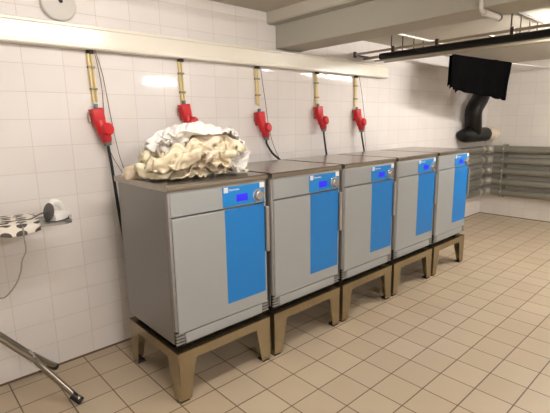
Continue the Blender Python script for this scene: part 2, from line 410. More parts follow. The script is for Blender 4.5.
# ------------------------------------------------------------------ laundry
# Settled drape of eleven cream cloths and the white sheet, in millimetres: each cloth is a grid of
# points, x then y then z, every number the change against the neighbouring points of its grid.
DRAPE = (
148,-7,7,-1,-7,-11,11,0,-7,-9,-3,-9,-10,-8,4,-10,-2,-3,-4,-5,-2,-6,-6,-8,-6,-7,-5,11,-1,1,-6,2,3,5,-16,2,6,2,-7,2,4,3,-10,9,-7,-1,-2,7,-5,2,-1,-1,2,1,1,-8,-4,2,-8,-1,0,8,1,-8,1,3,
4,0,1,-7,2,-6,3,-1,1,-3,3,0,3,7,-6,1,-7,-2,-4,-3,0,-1,5,-6,1,-1,-1,0,3,-1,1,9,-10,3,-4,-2,5,-5,8,-8,12,-9,9,-5,2,-11,-8,2,1,-1,-4,6,-4,6,-4,-3,3,-3,3,-2,8,-8,4,2,-7,-1,2,7,-15,6,
-1,0,1,11,-9,4,-2,-2,3,-4,4,-2,0,-1,-1,6,-6,6,-5,-1,2,-1,0,2,-3,0,-4,11,-9,-1,1,7,5,-5,-1,5,-9,-3,5,-2,-1,3,-4,-3,6,-9,4,5,-3,0,-1,2,-7,1,16,-16,4,8,0,-14,-11,1,6,-7,5,-1,-3,-1,7,
-2,0,3,-7,6,-3,-2,4,-1,2,-4,-3,5,-10,3,0,4,-1,-2,-11,2,0,-2,-2,13,-8,2,-6,5,0,-3,6,-3,0,1,-3,3,-4,-1,3,-6,1,-1,3,-1,2,0,-7,-3,-2,3,7,-13,2,14,-5,-8,8,-2,3,-2,1,-1,0,-3,1,-1,1,-1,
-3,13,-8,-4,-1,1,-11,4,-1,1,-4,5,5,-14,6,6,-5,1,-6,6,-1,2,-1,2,1,-1,-1,-3,15,-15,4,-2,-4,2,0,-10,-2,5,-5,0,-2,6,0,0,-2,1,5,-6,2,5,-1,-3,4,1,-5,7,-12,3,4,-4,0,-1,1,4,-3,-12,0,6,0,
-9,1,3,0,10,-9,-2,2,-1,0,5,-2,0,2,-6,-1,1,-2,3,2,-2,-10,3,0,13,0,-15,-2,10,-5,-9,14,-12,8,5,-5,-2,0,-6,2,7,-3,0,-2,-2,0,1,1,5,-1,4,-3,-9,0,3,0,-6,9,10,-13,5,-11,-1,7,1,1,7,-7,-5,4,
0,-2,3,0,-3,-4,9,9,-13,0,5,-3,9,-7,-6,-10,3,-2,1,14,0,-3,-5,9,-7,-1,7,-6,2,0,-1,1,0,14,-18,-1,0,10,-6,0,-16,15,-5,10,-13,0,0,-1,-5,2,-2,0,1,15,-11,2,0,2,-2,0,0,0,12,-4,12,-12,5,-1,
0,-9,7,-6,1,-3,7,-9,10,0,14,-14,9,-13,0,1,-1,0,1,-1,0,-4,1,7,-13,12,-11,8,-1,-5,-5,2,1,2,-7,8,-5,-3,0,3,-3,1,2,2,0,0,-2,-1,4,-2,-3,-3,0,-6,4,0,1,0,8,-7,0,0,-3,-3,0,9,-12,8,-6,1,1,
0,1,0,1,2,-3,-1,-4,-5,8,-3,4,-8,6,-1,-10,3,0,0,1,0,0,-5,2,-4,2,6,-2,1,0,0,-1,-2,3,-3,6,0,-4,7,-7,1,-1,-1,8,-4,-5,0,0,-2,2,-4,1,3,-1,1,3,-1,-1,0,3,-1,-3,2,-5,-9,10,-6,2,-1,2,-3,0,8,
2,-7,-5,0,-2,3,-2,1,-2,1,0,2,-1,3,-2,-1,1,-2,-1,1,-10,11,-1,-2,-3,3,-4,1,5,4,1,-8,0,-4,8,-9,1,-1,-2,6,2,-5,-1,4,-3,0,-2,-6,3,-9,2,8,1,3,0,-9,1,3,3,3,-5,-3,-2,5,-3,-7,10,-4,-2,3,-1,
2,-2,0,1,-7,-1,0,0,-4,7,1,-2,1,-1,-1,0,3,3,3,-7,-2,2,1,-5,0,1,3,2,-5,4,-2,8,-6,3,-2,0,2,-6,12,0,-2,1,-3,-2,-1,1,-1,-2,-4,6,0,-1,-1,1,-1,-1,1,2,10,-12,1,-8,4,-1,2,1,-6,6,4,-6,1,-1,
0,-2,2,1,-2,-6,6,-2,0,2,-1,4,1,-1,-7,8,56,-10,-5,-5,-2,3,-1,-11,-4,-4,-11,-7,-8,5,-14,-5,-12,-13,-12,-15,-13,-10,9,-6,-7,-10,1,4,-2,13,-4,4,-7,-11,10,0,-6,-3,11,-3,9,-18,12,-9,8,1,
-1,4,-2,-1,-8,10,-5,10,-13,-2,7,-10,6,-2,8,-4,-15,13,3,1,-9,12,-11,10,-13,9,-6,5,0,-3,2,7,-13,7,10,-14,8,-6,-6,3,8,2,-8,5,-7,5,1,-1,5,-8,8,-10,10,-7,5,-5,0,-1,8,0,4,-6,-10,19,-1,
-7,7,-1,-13,0,14,-2,9,-22,10,7,-5,3,-9,9,-10,10,-5,0,1,3,4,0,-5,-17,12,-5,0,20,3,9,-1,-7,-11,14,-8,13,-14,1,5,-8,12,-9,7,-7,0,9,1,-1,-11,-3,11,7,-3,-4,-2,-16,12,-14,10,-2,2,-15,16,
-6,7,-10,-1,6,-12,12,-1,-2,4,-8,9,0,1,-3,9,-3,-3,0,-2,-1,9,1,-11,8,3,1,-8,-1,-9,13,-6,-4,7,-12,8,8,-7,9,-7,4,1,10,-17,9,-3,2,-1,-6,9,-2,3,-5,-4,4,-2,-2,6,-13,13,-2,-7,13,-8,-7,13,
-9,7,4,3,-7,2,-10,6,-3,0,6,1,7,-2,2,1,-6,-3,8,1,2,-13,2,10,-8,3,7,-10,8,-7,0,5,3,-1,3,-2,-5,0,3,-2,-2,13,-2,-6,-3,15,-10,0,-2,0,12,-10,2,2,-6,7,-8,10,0,0,-5,-1,1,5,-2,0,1,10,1,-13,
-4,8,6,-9,4,0,-2,10,-13,8,-5,4,3,-2,2,-5,-4,10,-3,-1,7,-14,9,3,-6,2,-5,4,10,-6,1,-4,-2,8,2,-8,11,-7,0,2,-3,-3,12,-6,7,-18,4,12,-13,9,-1,-2,1,10,-3,3,0,1,3,0,-1,-10,2,3,-8,2,10,-7,
-2,6,-11,14,-11,9,3,-7,4,-1,-7,5,0,3,8,1,-7,4,-9,13,-3,8,-3,-4,-3,1,-4,2,2,-3,6,-9,4,-9,0,10,-2,-1,2,-1,3,-7,4,6,14,-4,3,-14,7,-10,3,2,5,2,0,-2,2,2,-8,2,0,3,-1,-11,11,2,-1,0,2,9,
-3,-1,-13,6,10,-1,8,-1,3,0,-4,-4,-2,0,0,-9,8,-6,6,2,2,0,-1,-5,6,-2,-7,5,5,-2,-3,6,0,-4,6,-3,-2,1,-2,1,-2,1,-5,10,-4,4,-1,-2,-1,1,-9,9,-5,-5,6,8,-7,8,2,-10,-4,15,-14,14,-3,-2,0,0,0,
-5,6,-2,2,-1,1,4,-5,-1,2,-8,11,0,-6,8,-1,-9,10,3,1,-7,7,-10,3,-1,3,-2,3,5,-2,0,-2,0,0,-3,4,-1,-1,3,-8,3,1,2,6,-6,6,-8,5,4,1,0,-1,2,-4,1,-2,-4,9,-7,5,1,-2,1,0,1,1,-1,0,0,1,13,-13,
15,-19,15,0,-5,-12,4,12,-1,2,-3,-2,-1,-7,11,2,-5,5,-2,0,0,1,1,-2,0,-2,6,7,-13,13,0,-15,6,4,-7,-9,10,5,2,-3,1,0,-2,-6,12,-6,5,0,-2,-4,0,2,2,0,8,3,-2,0,-11,13,-4,-3,4,-8,-9,0,7,4,4,
-3,6,1,-3,0,-8,-1,11,-1,-5,2,0,3,11,-3,4,-7,10,-12,-4,7,1,1,-4,-3,-5,6,5,2,-8,1,-6,7,1,7,-12,9,-2,2,-1,0,12,2,-4,4,-10,6,-1,-1,0,0,2,-3,0,-1,-7,4,2,-3,9,-9,6,-7,8,-8,5,0,2,0,5,10,
1,-6,-1,-5,-2,-4,5,-1,5,2,0,0,0,-1,-4,4,-8,8,-6,7,-8,8,0,3,-4,4,13,-8,8,0,-5,0,-5,7,-8,8,-2,1,0,-4,-2,-4,8,-2,0,-6,11,-12,11,-6,9,-9,8,-4,6,-3,7,10,-4,-1,-11,5,8,6,-3,-9,-5,10,6,
-11,-4,2,-5,3,7,-3,-7,6,11,2,-14,6,14,-10,-1,1,7,-5,-1,-2,-14,0,12,9,-9,-11,10,12,-8,-6,6,6,-1,4,-2,-15,-7,11,17,-22,8,4,-16,-3,7,8,1,-16,14,-13,-8,12,16,-11,-15,11,9,-7,8,-18,-5,
10,15,-1,-11,-15,6,4,10,1,1,-18,-9,11,10,3,-16,14,-9,-8,12,11,-10,-14,11,8,-18,8,10,-10,6,6,5,-9,-17,11,-11,20,3,0,-10,-17,16,9,-3,-13,18,-8,-16,14,9,-8,-14,-1,17,-5,1,7,-10,5,-12,
22,-1,-9,-9,2,10,9,2,-10,-18,15,7,-4,4,3,-9,-15,6,13,5,-9,-1,8,-17,-1,5,-12,16,0,5,2,-6,-10,4,0,4,20,-12,-14,14,13,-24,13,10,-8,-15,-1,11,11,-18,-1,4,-5,4,11,2,-22,0,19,-3,2,-15,
12,12,-11,-1,0,-7,7,16,-24,12,10,0,-10,-12,14,11,-2,2,-15,-7,9,0,-2,3,-11,1,-10,17,-15,0,-7,25,2,-8,-17,9,8,-17,14,6,4,-11,-12,9,0,-9,21,-12,-8,7,0,11,-9,12,-5,-12,13,-21,10,0,-9,
2,7,-13,5,18,-21,1,13,13,-12,-12,3,19,-18,6,8,-10,3,2,-4,-7,19,-7,-16,19,6,-23,8,14,2,-2,-11,-3,-5,3,-9,12,12,-7,-5,2,8,-1,-4,-14,19,-9,0,9,-10,9,4,-19,9,1,10,-25,-1,11,14,-24,19,
-10,10,-18,2,21,0,-21,-3,6,5,12,-19,4,9,-15,0,0,10,18,-26,27,-13,0,7,-20,9,12,-5,-1,2,5,-13,-10,15,12,-3,-13,-9,13,-1,-8,2,0,7,-6,8,-14,2,0,-6,24,-14,13,-14,-10,12,6,-20,13,9,-13,
-13,7,17,3,-8,-2,6,-8,10,12,-20,3,-9,21,8,-25,5,5,-5,-7,-3,16,-2,-9,19,-22,14,13,-3,-21,-2,12,11,-22,3,13,-14,8,4,3,-17,-12,15,15,-3,-23,22,-4,-4,9,-23,21,-9,-1,-9,5,-3,6,2,-11,7,
0,-1,7,1,-5,17,-13,17,2,-12,-20,11,0,-3,1,14,-21,10,2,-3,12,-5,-14,11,-3,-1,1,1,11,-6,3,4,-12,12,7,4,-8,-7,16,-19,3,-3,10,-13,12,8,-19,4,5,-8,7,-5,6,-2,-2,-7,12,10,-23,14,0,-13,20,
-11,-10,0,10,16,-9,-7,-5,10,7,-9,9,-14,-6,20,-1,1,-7,-7,13,-6,-12,10,8,-19,4,-12,-3,7,-2,14,-21,14,13,-3,-1,-10,-5,9,-12,7,12,-13,-5,3,9,-4,0,5,-8,-10,5,12,11,-11,-11,4,22,-26,19,
-8,7,1,-7,6,-2,-13,18,-6,-10,8,-3,-4,5,1,-2,0,2,7,-2,-16,-1,14,-13,-10,7,1,-6,-3,0,7,12,-4,-5,9,-6,5,-12,4,10,-7,-8,4,-5,7,-2,-1,-6,8,4,-10,21,-8,-12,18,1,-18,-7,3,-1,11,5,-4,-6,3,
0,-8,11,4,-6,-2,6,-14,16,-15,10,0,-10,14,-18,3,-3,15,-6,15,-11,-9,3,2,-3,-2,6,-4,9,2,-1,2,7,1,-15,6,-11,14,-12,5,-8,-6,18,7,-7,-18,3,1,9,4,-8,-5,1,2,1,8,9,1,-11,-10,-1,10,9,-13,11,
-9,6,1,-6,11,-15,4,13,-8,2,-4,4,2,0,-1,-3,11,1,-1,-19,-4,12,9,-8,-11,13,9,-16,13,-2,-13,14,-20,3,-5,0,9,8,2,-2,1,-3,-4,-4,0,2,-2,9,-10,-10,13,9,-9,-13,8,4,-1,-6,8,1,11,-7,0,-9,9,
-13,12,6,-10,3,0,-3,-9,-3,0,3,12,-9,-5,13,9,-9,-13,11,-12,18,7,-102,11,14,9,6,15,16,17,14,11,13,14,14,9,12,9,9,3,7,12,-3,-9,5,-1,9,12,13,-4,5,-3,-5,0,9,-4,1,-4,-2,1,-7,2,-2,2,-3,0,
2,6,-1,-9,13,11,-13,13,-1,-15,-9,18,14,-20,5,8,-8,9,-4,-3,-5,-3,6,-7,-4,-1,1,3,-1,2,-4,5,0,7,10,0,-2,5,-8,-1,-4,16,-9,0,6,-2,-2,-14,4,3,-4,-1,1,0,-2,-1,0,-1,9,-8,-1,0,16,-4,-13,3,
14,-11,-9,1,9,-1,-4,-3,-1,13,-5,-9,5,-2,-1,-5,2,0,3,-3,-1,10,-4,3,-8,1,-1,4,-8,4,-1,-2,2,0,6,-8,-4,-2,-1,10,-6,-3,-2,7,-3,0,-7,3,1,1,7,-12,-3,1,17,-14,6,2,-8,7,-1,-6,3,-3,3,-4,8,
-6,1,-1,2,-2,1,-4,1,3,-2,-1,1,2,5,-5,-2,14,-14,1,-5,-1,-1,2,-2,5,2,-6,-1,2,-2,2,0,-2,4,1,4,-11,1,0,-1,11,-15,5,0,-2,16,-11,-13,7,-1,0,-3,3,-6,4,0,-1,-3,4,-2,4,-1,2,-4,4,0,0,-6,-1,
12,-1,-5,0,-5,-6,7,-14,1,-2,2,2,-5,13,-15,2,7,-1,-2,-1,-2,-1,-1,3,0,0,6,-7,-2,-1,1,0,3,5,-4,10,-11,0,-3,-4,8,-8,2,1,-2,-2,4,0,0,-1,3,0,-2,0,1,-3,-3,3,5,-2,-5,5,-9,-2,7,-3,-5,-4,0,
1,5,-3,2,6,2,-6,1,1,0,1,5,-4,-7,5,-2,-3,0,2,-3,4,-8,-2,-1,0,4,1,3,-12,6,1,-1,-5,2,5,-2,1,0,1,-5,0,-1,2,1,-1,-1,-5,4,2,-5,2,-8,3,-3,1,-6,6,7,-6,-5,3,2,-2,0,1,0,-1,1,-7,0,1,0,3,-4,0,
3,2,2,-15,6,-5,1,-4,2,1,-3,-1,5,0,-3,3,2,-6,4,0,-2,2,-4,-3,4,-3,1,0,4,-1,-14,13,-8,3,-4,6,-13,12,-10,1,0,1,0,1,1,2,-3,-2,-4,5,2,-4,0,-1,4,1,1,3,-14,0,8,-8,-1,-3,15,-11,1,8,-3,-4,
-1,-1,-2,3,0,-1,3,-3,3,-1,-1,1,0,6,-4,-3,-12,7,-4,3,-6,-1,-3,2,3,-2,-1,2,-2,0,0,-2,1,7,-3,3,0,-3,-1,1,-2,1,2,1,6,-17,4,-6,12,-1,-10,5,-6,0,0,1,1,-1,1,0,-3,-2,6,-1,-3,0,0,-1,3,0,1,
-1,-11,10,-14,7,-4,-1,4,-3,8,-2,-2,-6,2,-4,3,2,1,-3,-3,1,0,6,-1,1,0,0,-2,1,-10,-3,13,-8,5,-11,2,-3,-3,0,8,4,-8,3,-1,-3,4,-1,-1,0,4,-5,6,0,-1,1,2,-13,-9,-4,5,13,-17,6,-5,-4,4,-1,-1,
1,3,4,-6,-1,0,1,-2,-1,2,10,-2,-5,4,-1,-10,0,-11,13,-5,0,8,-16,1,3,-3,-1,0,2,1,-3,4,4,-1,-9,11,5,-3,-14,3,4,-2,-2,-1,1,-6,-6,6,1,-5,23,-4,4,2,-12,-16,2,4,-2,-1,0,-1,4,-5,0,-2,11,-9,
3,-2,1,0,0,-7,4,1,-16,12,5,11,4,-9,9,1,-21,2,1,2,-2,-8,-1,3,-2,5,-8,2,3,-2,-1,4,-4,4,1,-15,15,0,-12,11,-1,9,3,-2,-5,-17,-1,1,-5,1,7,-6,-2,0,11,-11,0,1,-2,-1,3,6,-15,14,-9,-9,11,-9,
16,4,-7,4,0,-8,-10,-1,0,5,-1,2,5,-6,-2,21,-26,3,-2,-1,9,12,-12,-13,15,0,-2,3,-11,0,-1,10,6,3,-11,-12,6,-3,-1,2,-2,9,-3,2,2,-7,-3,9,-3,244,-1,3,-2,6,-2,1,-6,-8,-5,-9,-7,-7,5,-6,-9,
-10,-12,-9,-10,-7,-9,-7,-18,-9,-6,-5,14,-15,7,-4,5,-6,6,-11,0,3,3,6,-4,11,-13,1,0,8,5,-4,0,-2,-1,-5,17,-2,-6,-5,-6,-12,2,0,-4,6,-10,5,3,11,-6,-9,20,-16,5,-6,9,-3,0,1,-5,1,2,-3,11,
0,-4,-4,-9,-6,4,-11,2,3,-4,1,8,-7,-3,25,-24,7,-6,11,-7,-2,0,1,0,0,-1,12,-15,5,0,4,-9,0,-5,1,10,-16,4,-2,-4,-3,23,-22,7,-6,10,-10,1,4,2,-1,1,-2,4,-6,-1,-2,5,9,-2,7,-16,17,-17,9,-5,
14,-5,-3,-16,5,2,5,-14,6,-1,1,-2,3,2,2,0,0,-1,1,3,-8,10,-9,0,-1,20,-11,-2,-6,7,-7,-2,-1,0,-1,7,-4,-2,-3,2,2,3,-1,-1,1,-2,5,-1,-1,-3,-6,15,-3,-13,3,0,-9,1,1,-1,-1,0,1,1,0,1,-3,8,-4,
-1,0,-2,7,1,-10,-4,-1,3,9,-5,-11,1,-4,3,-2,-3,1,11,-4,0,-2,-2,-1,2,1,-5,-1,0,0,4,-9,1,-1,-6,4,11,-1,-12,5,-3,3,3,-5,-2,10,-12,1,2,2,-2,4,-1,5,-9,-1,0,2,-3,4,-1,-4,4,-5,4,-11,4,-2,
-2,-1,3,11,-11,-4,0,8,-4,-3,5,-1,0,-6,-3,-2,11,-1,-1,-4,-2,4,2,5,-5,-4,8,-7,-10,12,-6,-5,1,-2,4,-6,3,3,-1,-1,1,-2,-1,16,-10,1,-6,0,-1,3,3,13,-18,4,-13,2,7,-15,-3,0,10,-6,-1,-1,8,
-1,-1,0,0,1,13,-11,1,-4,3,-3,1,4,-1,-5,0,-6,1,3,-6,-4,13,-5,-6,10,-14,14,-12,1,2,-2,-1,4,-1,3,-6,-2,1,7,3,-5,0,-4,2,-8,6,-6,0,15,-15,0,15,-5,0,-13,2,0,0,0,1,0,-4,0,2,0,3,-7,2,1,6,
-4,2,-2,-5,-1,18,-18,0,11,-16,8,6,-5,-2,-2,-1,2,-1,-1,-1,2,3,2,-5,1,3,1,-6,0,-6,-1,-2,17,-19,4,3,-3,-8,0,1,2,-1,2,-3,0,0,0,1,0,-1,-2,-2,8,-6,0,3,-4,3,-7,11,-13,1,4,0,-5,14,-13,3,4,
3,-6,-3,-4,5,-4,5,-7,6,-1,-1,-8,-1,5,0,1,0,4,-14,0,3,-2,1,5,-6,5,0,0,-1,0,-2,2,-8,8,-7,6,-10,-4,6,0,5,-3,0,3,4,-8,3,5,-2,-2,0,-4,0,4,-1,-5,4,1,1,-4,-1,-5,2,-1,-2,3,-3,11,-7,2,1,0,
-1,-9,5,-4,1,3,-1,6,-1,-3,1,-1,-7,5,-1,3,-3,1,-3,-7,2,4,8,-9,1,-4,-1,-1,10,-12,4,3,3,5,3,-11,-1,3,0,1,-1,-6,9,-3,-1,-5,0,-2,0,1,-5,11,-5,5,-2,-1,4,-9,-3,0,2,-1,9,0,1,-6,1,4,7,1,-8,
-1,2,-1,-7,7,3,-1,-1,-10,11,-6,-3,3,3,-13,6,-7,1,23,-14,5,5,-3,-3,-4,-2,0,1,-2,-2,10,-2,-8,4,0,-1,1,-5,4,1,10,-11,-7,4,16,-3,-26,6,7,0,-7,11,4,-6,3,0,1,2,-15,4,4,-2,5,4,-6,3,-6,0,
-7,13,-10,0,-5,-2,2,0,13,-12,30,-12,-4,0,-7,0,0,3,3,-1,-3,-4,-2,-1,16,-4,0,1,-5,-4,-12,5,-8,-3,18,-2,-18,35,-17,0,-7,-3,4,2,1,-1,0,-2,-3,5,-3,-3,0,10,3,-1,-1,7,10,-15,0,13,-18,-5,
25,-29,17,-2,-3,-3,0,3,0,-3,3,2,4,-5,2,-1,-6,12,-1,0,1,-12,7,11,-9,8,-7,-4,8,1,1,6,5,9,5,9,-7,-2,2,1,1,3,-14,-3,-8,-6,-4,-3,4,-1,8,-22,18,-13,6,18,-10,-11,1,-1,14,-2,8,-2,-4,-2,5,
3,-1,-15,16,-7,3,-4,0,6,-13,3,-8,16,-14,5,17,-17,-9,17,5,2,-6,5,-6,-15,12,9,-3,0,-10,9,-2,5,-6,4,0,-7,11,-9,12,-7,-6,12,-25,5,11,6,6,-2,-1,-7,-15,9,13,-3,-1,-12,15,-7,-4,-2,14,-6,
-4,11,4,-3,-9,15,3,0,-7,-6,8,-1,5,5,-9,-14,9,14,-18,1,-7,18,-3,7,-5,6,-5,4,-1,4,-20,16,12,-3,1,-1,3,0,-2,2,-1,-16,7,-3,12,-17,-8,1,17,-4,-5,3,14,-13,-3,14,8,-23,9,8,6,-15,15,-5,10,
-4,1,2,-22,17,-3,0,-1,-12,21,-9,-2,-7,11,1,-2,2,5,-15,11,6,-1,-4,12,-4,-1,3,1,0,-7,1,-1,-7,3,3,-2,1,-6,13,-16,15,-7,-4,-4,15,-13,16,-18,13,4,-21,3,7,-4,-16,11,10,-9,0,3,6,-18,17,
-17,16,-1,-16,12,-1,-6,-4,7,-10,15,-15,22,-10,-10,12,-14,14,-12,17,-15,-2,13,-9,20,-12,7,-16,18,-5,-10,12,4,-19,-3,1,-3,19,-14,16,-9,-8,9,-7,-11,-1,24,-20,6,9,9,-16,-5,-1,-7,17,-7,
-5,16,0,-16,-1,6,17,-1,-24,19,-12,-9,19,-8,-7,9,2,-22,13,10,0,-23,7,0,-7,11,-12,1,18,-9,-5,-1,10,11,-4,-14,11,-14,4,9,-13,1,4,10,-16,2,11,-11,-2,19,-15,-2,-3,2,14,-2,-16,8,5,-1,9,
-4,-17,3,-2,12,-3,-14,7,-1,4,-12,1,17,-17,12,12,0,-1,-27,18,6,-16,-1,15,-9,-4,16,-20,-7,7,10,7,-18,-3,5,0,3,5,11,-9,-11,9,7,-4,-8,3,1,-1,-2,12,-2,-17,2,8,-9,14,-2,11,-5,-14,12,-5,
6,-14,12,-11,7,4,-5,4,-19,-5,11,5,-4,7,-1,-8,1,9,0,-15,3,-2,14,-18,-1,8,0,-2,-6,19,-13,8,-8,15,-11,-3,12,-4,-20,10,3,-6,1,8,7,-5,-6,7,2,5,-20,16,3,-3,-12,9,2,-15,20,-10,2,-16,4,-2,
4,-1,13,-16,20,-13,3,2,-5,0,3,10,-4,-18,16,-18,-2,0,12,7,-7,11,-8,8,-14,16,8,-15,-8,0,6,16,-16,4,-1,-4,7,2,11,-10,-13,8,-14,5,5,16,-3,-12,12,-5,-6,13,-7,-7,14,13,-3,-12,-8,6,19,-2,
-22,7,-7,11,-5,-3,7,-4,-2,5,5,-9,-7,9,2,-4,10,-3,7,-13,-6,5,-4,15,8,-3,-7,3,9,-23,9,-7,-6,7,-4,0,7,7,-15,8,11,0,-8,4,-10,6,2,-1,-10,-6,16,8,-8,-2,-5,9,-1,7,-16,-7,5,-2,10,-4,10,-8,
10,-10,-11,5,-3,-2,13,-1,-2,5,-7,0,-2,-2,0,-2,5,3,-3,-5,-1,2,-3,-4,-2,15,-13,1,-2,8,13,-17,2,7,2,-4,0,-8,14,3,-7,-9,-1,8,2,-22,12,14,4,-2,-3,-5,-11,-5,14,-7,4,-9,10,6,-5,-2,0,5,
-11,27,-1,-16,-7,0,7,-2,-10,25,-18,-6,0,0,-1,-1,12,11,-21,19,7,-11,-9,-1,11,-5,-2,-8,-6,-10,12,18,-3,-14,-12,1,21,-10,-1,-6,5,10,3,-7,9,-23,24,-7,-5,10,-15,1,1,4,1,9,-1,9,-18,4,10,
7,-16,-1,-10,2,15,-1,-12,6,5,3,-12,16,-8,-8,3,10,7,-7,1,-2,0,-13,-1,-12,16,-14,-2,3,22,-15,-5,-2,-3,4,17,-19,9,7,-5,-3,-6,5,-5,1,7,15,-20,4,-10,16,-103,2,6,10,-2,13,11,11,13,9,9,
10,11,10,10,11,6,12,4,12,2,13,10,10,-1,8,8,10,-11,11,8,-19,10,0,0,3,0,6,6,-3,-7,-8,0,0,7,-9,7,-11,11,0,3,2,10,-4,-9,-7,4,-11,-1,19,-9,-4,1,-2,0,1,-14,0,8,10,-1,-2,-8,10,-14,12,-1,
1,-7,0,4,7,6,-6,-5,-2,-2,3,12,-5,-2,-12,2,-4,13,7,-3,-9,4,-3,5,-11,15,-2,-5,-5,3,0,-4,1,9,10,-9,8,-1,-1,-10,7,0,8,-17,4,-1,2,-6,7,0,5,-3,9,-2,-8,4,-4,3,0,1,2,-9,3,-6,-1,2,-4,2,-2,
-3,-2,12,-4,-1,-10,10,2,0,-1,1,-2,-5,8,-5,4,-1,-1,2,-1,-3,0,-7,8,0,-10,8,-9,5,4,0,1,-9,8,-5,0,0,-1,-2,-2,6,-2,0,2,0,1,-4,-2,2,2,0,-1,-7,-2,0,7,1,-7,0,-3,2,1,2,1,-4,-2,1,4,-1,3,3,
-4,1,-7,3,-1,7,-6,3,-12,0,13,-5,2,-6,9,-12,0,6,-4,-1,-3,-1,4,0,-1,1,-2,0,4,-5,3,2,2,-6,7,-12,4,0,2,-8,4,3,0,10,-4,-8,0,1,0,5,-8,4,2,-1,0,1,-7,7,2,1,-6,9,-8,-8,0,3,-1,9,-15,1,1,1,
-2,4,-1,0,2,-5,5,0,-1,0,1,-1,7,-4,1,-4,1,-1,8,-4,5,-7,1,-2,12,-1,-11,2,5,-4,1,-4,-3,2,2,0,0,1,-1,2,2,0,-5,0,3,-4,1,-9,-2,9,-9,5,1,0,4,-5,1,4,0,4,-13,0,5,-2,-1,0,-2,0,1,1,-2,1,0,3,
-1,-6,-4,-5,5,3,0,-2,0,5,1,3,1,-12,6,1,2,-4,0,-4,4,1,-1,-3,8,-4,1,-2,-3,0,-5,6,4,-4,-10,2,4,-2,-1,3,-8,6,9,0,-12,8,-3,4,-6,0,-3,5,-3,4,-1,-1,0,-5,-6,3,-1,-1,10,-8,0,1,1,-4,7,-7,1,
0,6,-3,3,-1,2,0,-3,1,-1,-2,-3,2,0,-8,1,0,-1,2,-6,11,-8,1,-2,3,-3,5,0,1,0,-1,-1,-3,3,-1,3,-4,2,1,1,-6,0,19,0,-27,-2,1,6,-7,10,-9,0,1,-7,8,1,1,2,-3,3,4,-7,-2,3,-1,0,-1,0,0,-1,-14,12,
17,-3,-15,-3,6,-9,3,-3,-3,1,4,-1,1,-3,5,0,-2,5,-1,-6,3,1,-1,0,0,-2,-12,-4,1,-1,19,1,-13,9,-6,-1,0,5,-10,0,1,-2,2,-1,1,2,3,3,-2,-1,-2,0,3,-1,-13,0,0,4,-3,-1,9,-8,11,-9,0,3,7,-1,-11,
3,2,4,0,2,-3,0,-1,-2,4,-3,2,-3,-15,6,3,-1,-5,0,-1,2,-2,6,1,-3,1,2,5,-3,1,-4,3,-4,4,3,-2,-2,-1,1,-5,7,-13,-3,2,2,3,-3,0,2,-5,9,-1,2,1,-4,2,3,-2,4,0,2,1,-8,2,6,-1,-3,-1,0,5,-14,-6,5,
0,3,-6,0,4,-2,0,5,1,2,-1,3,2,0,-3,0,-3,0,4,-7,-2,0,4,-4,-12,19,-8,-6,2,-5,12,-4,-1,6,1,-2,-10,0,4,3,-6,-1,6,-5,2,6,-6,-3,2,8,-9,-1,-7,2,12,-12,0,9,-4,-10,8,-6,1,-2,6,1,-1,-10,8,0,
1,3,-5,-4,-1,3,0,-6,10,0,0,-9,7,11,-15,-2,2,3,-6,1,0,5,-2,0,-8,8,-1,-3,0,5,-7,3,-3,1,-2,1,2,7,-4,7,-13,9,8,-14,1,12,4,0,-13,-7,1,-4,10,-1,-3,0,-3,-9,8,1,4,-5,5,0,0,0,231,14,3,-4,5,
-5,-6,-4,2,8,-10,5,-6,8,-5,2,9,-3,-13,-6,7,-2,-9,-10,-15,-9,-8,-8,3,-7,-7,2,10,6,5,2,-4,-11,7,-18,18,-20,15,-8,-9,9,12,-9,-10,5,3,2,5,-4,-4,-3,-4,-3,-3,5,-8,6,0,-8,1,-3,6,16,-8,15,
-21,15,-11,-10,9,13,-6,-12,-4,0,5,4,3,-2,12,-18,2,-2,-6,3,-1,2,-3,6,-9,0,-1,13,6,-16,14,-8,-8,1,5,-2,-2,6,-4,0,2,5,-11,9,15,-1,-13,-14,-2,7,-6,-3,17,-4,9,-13,-2,9,-11,8,-10,6,-6,3,
7,-5,0,5,-1,-2,-5,12,-11,-6,1,-4,8,-8,3,13,-21,17,-6,-3,2,-5,3,-4,12,-15,6,2,-3,0,5,-4,3,1,-4,-9,0,2,3,4,-8,7,3,-14,14,-16,4,2,0,4,-4,9,-12,11,-6,-3,-1,-1,3,1,0,1,-6,10,-14,-1,4,
-1,2,-2,5,-4,-4,2,-9,0,14,-6,4,-8,8,-7,0,-2,-2,6,-4,2,0,2,4,-17,1,-2,0,3,-3,3,-2,7,-7,-1,3,2,-9,2,2,4,-5,-2,3,-1,11,-11,4,-2,1,2,-4,-8,5,10,-8,-4,7,-6,-5,1,14,0,-7,-7,-2,5,-1,-4,
-2,1,-2,13,-10,7,-4,0,0,0,-7,10,2,-13,2,3,-4,-1,-2,6,-3,0,-2,-1,6,-7,1,-1,0,5,1,-9,4,-1,-1,0,1,-1,-11,0,2,1,-2,0,1,1,1,-4,0,0,8,-3,0,0,-5,1,3,-6,1,1,1,2,-5,-2,3,2,-5,-2,-4,-2,12,
-4,-4,0,8,-9,-2,1,-1,13,-13,5,-3,-2,-2,2,0,2,-3,0,0,5,-9,0,-10,2,-6,0,-2,4,4,3,-7,1,0,0,13,-12,4,-4,0,-2,-2,-1,3,0,0,-1,2,-4,-1,2,-13,-1,19,1,-9,-4,-5,0,2,1,-2,7,-5,2,-1,-4,1,-1,0,
-1,2,1,1,-2,0,1,5,-8,-12,17,-14,0,1,-3,3,-2,7,8,-5,-10,-1,-2,-3,0,2,2,0,0,-1,3,1,-1,13,-3,-6,-1,-17,1,10,0,3,0,-2,-4,-4,4,9,-6,-5,0,0,-2,1,0,4,2,-3,-2,8,5,-11,3,4,1,1,-9,-9,6,1,5,
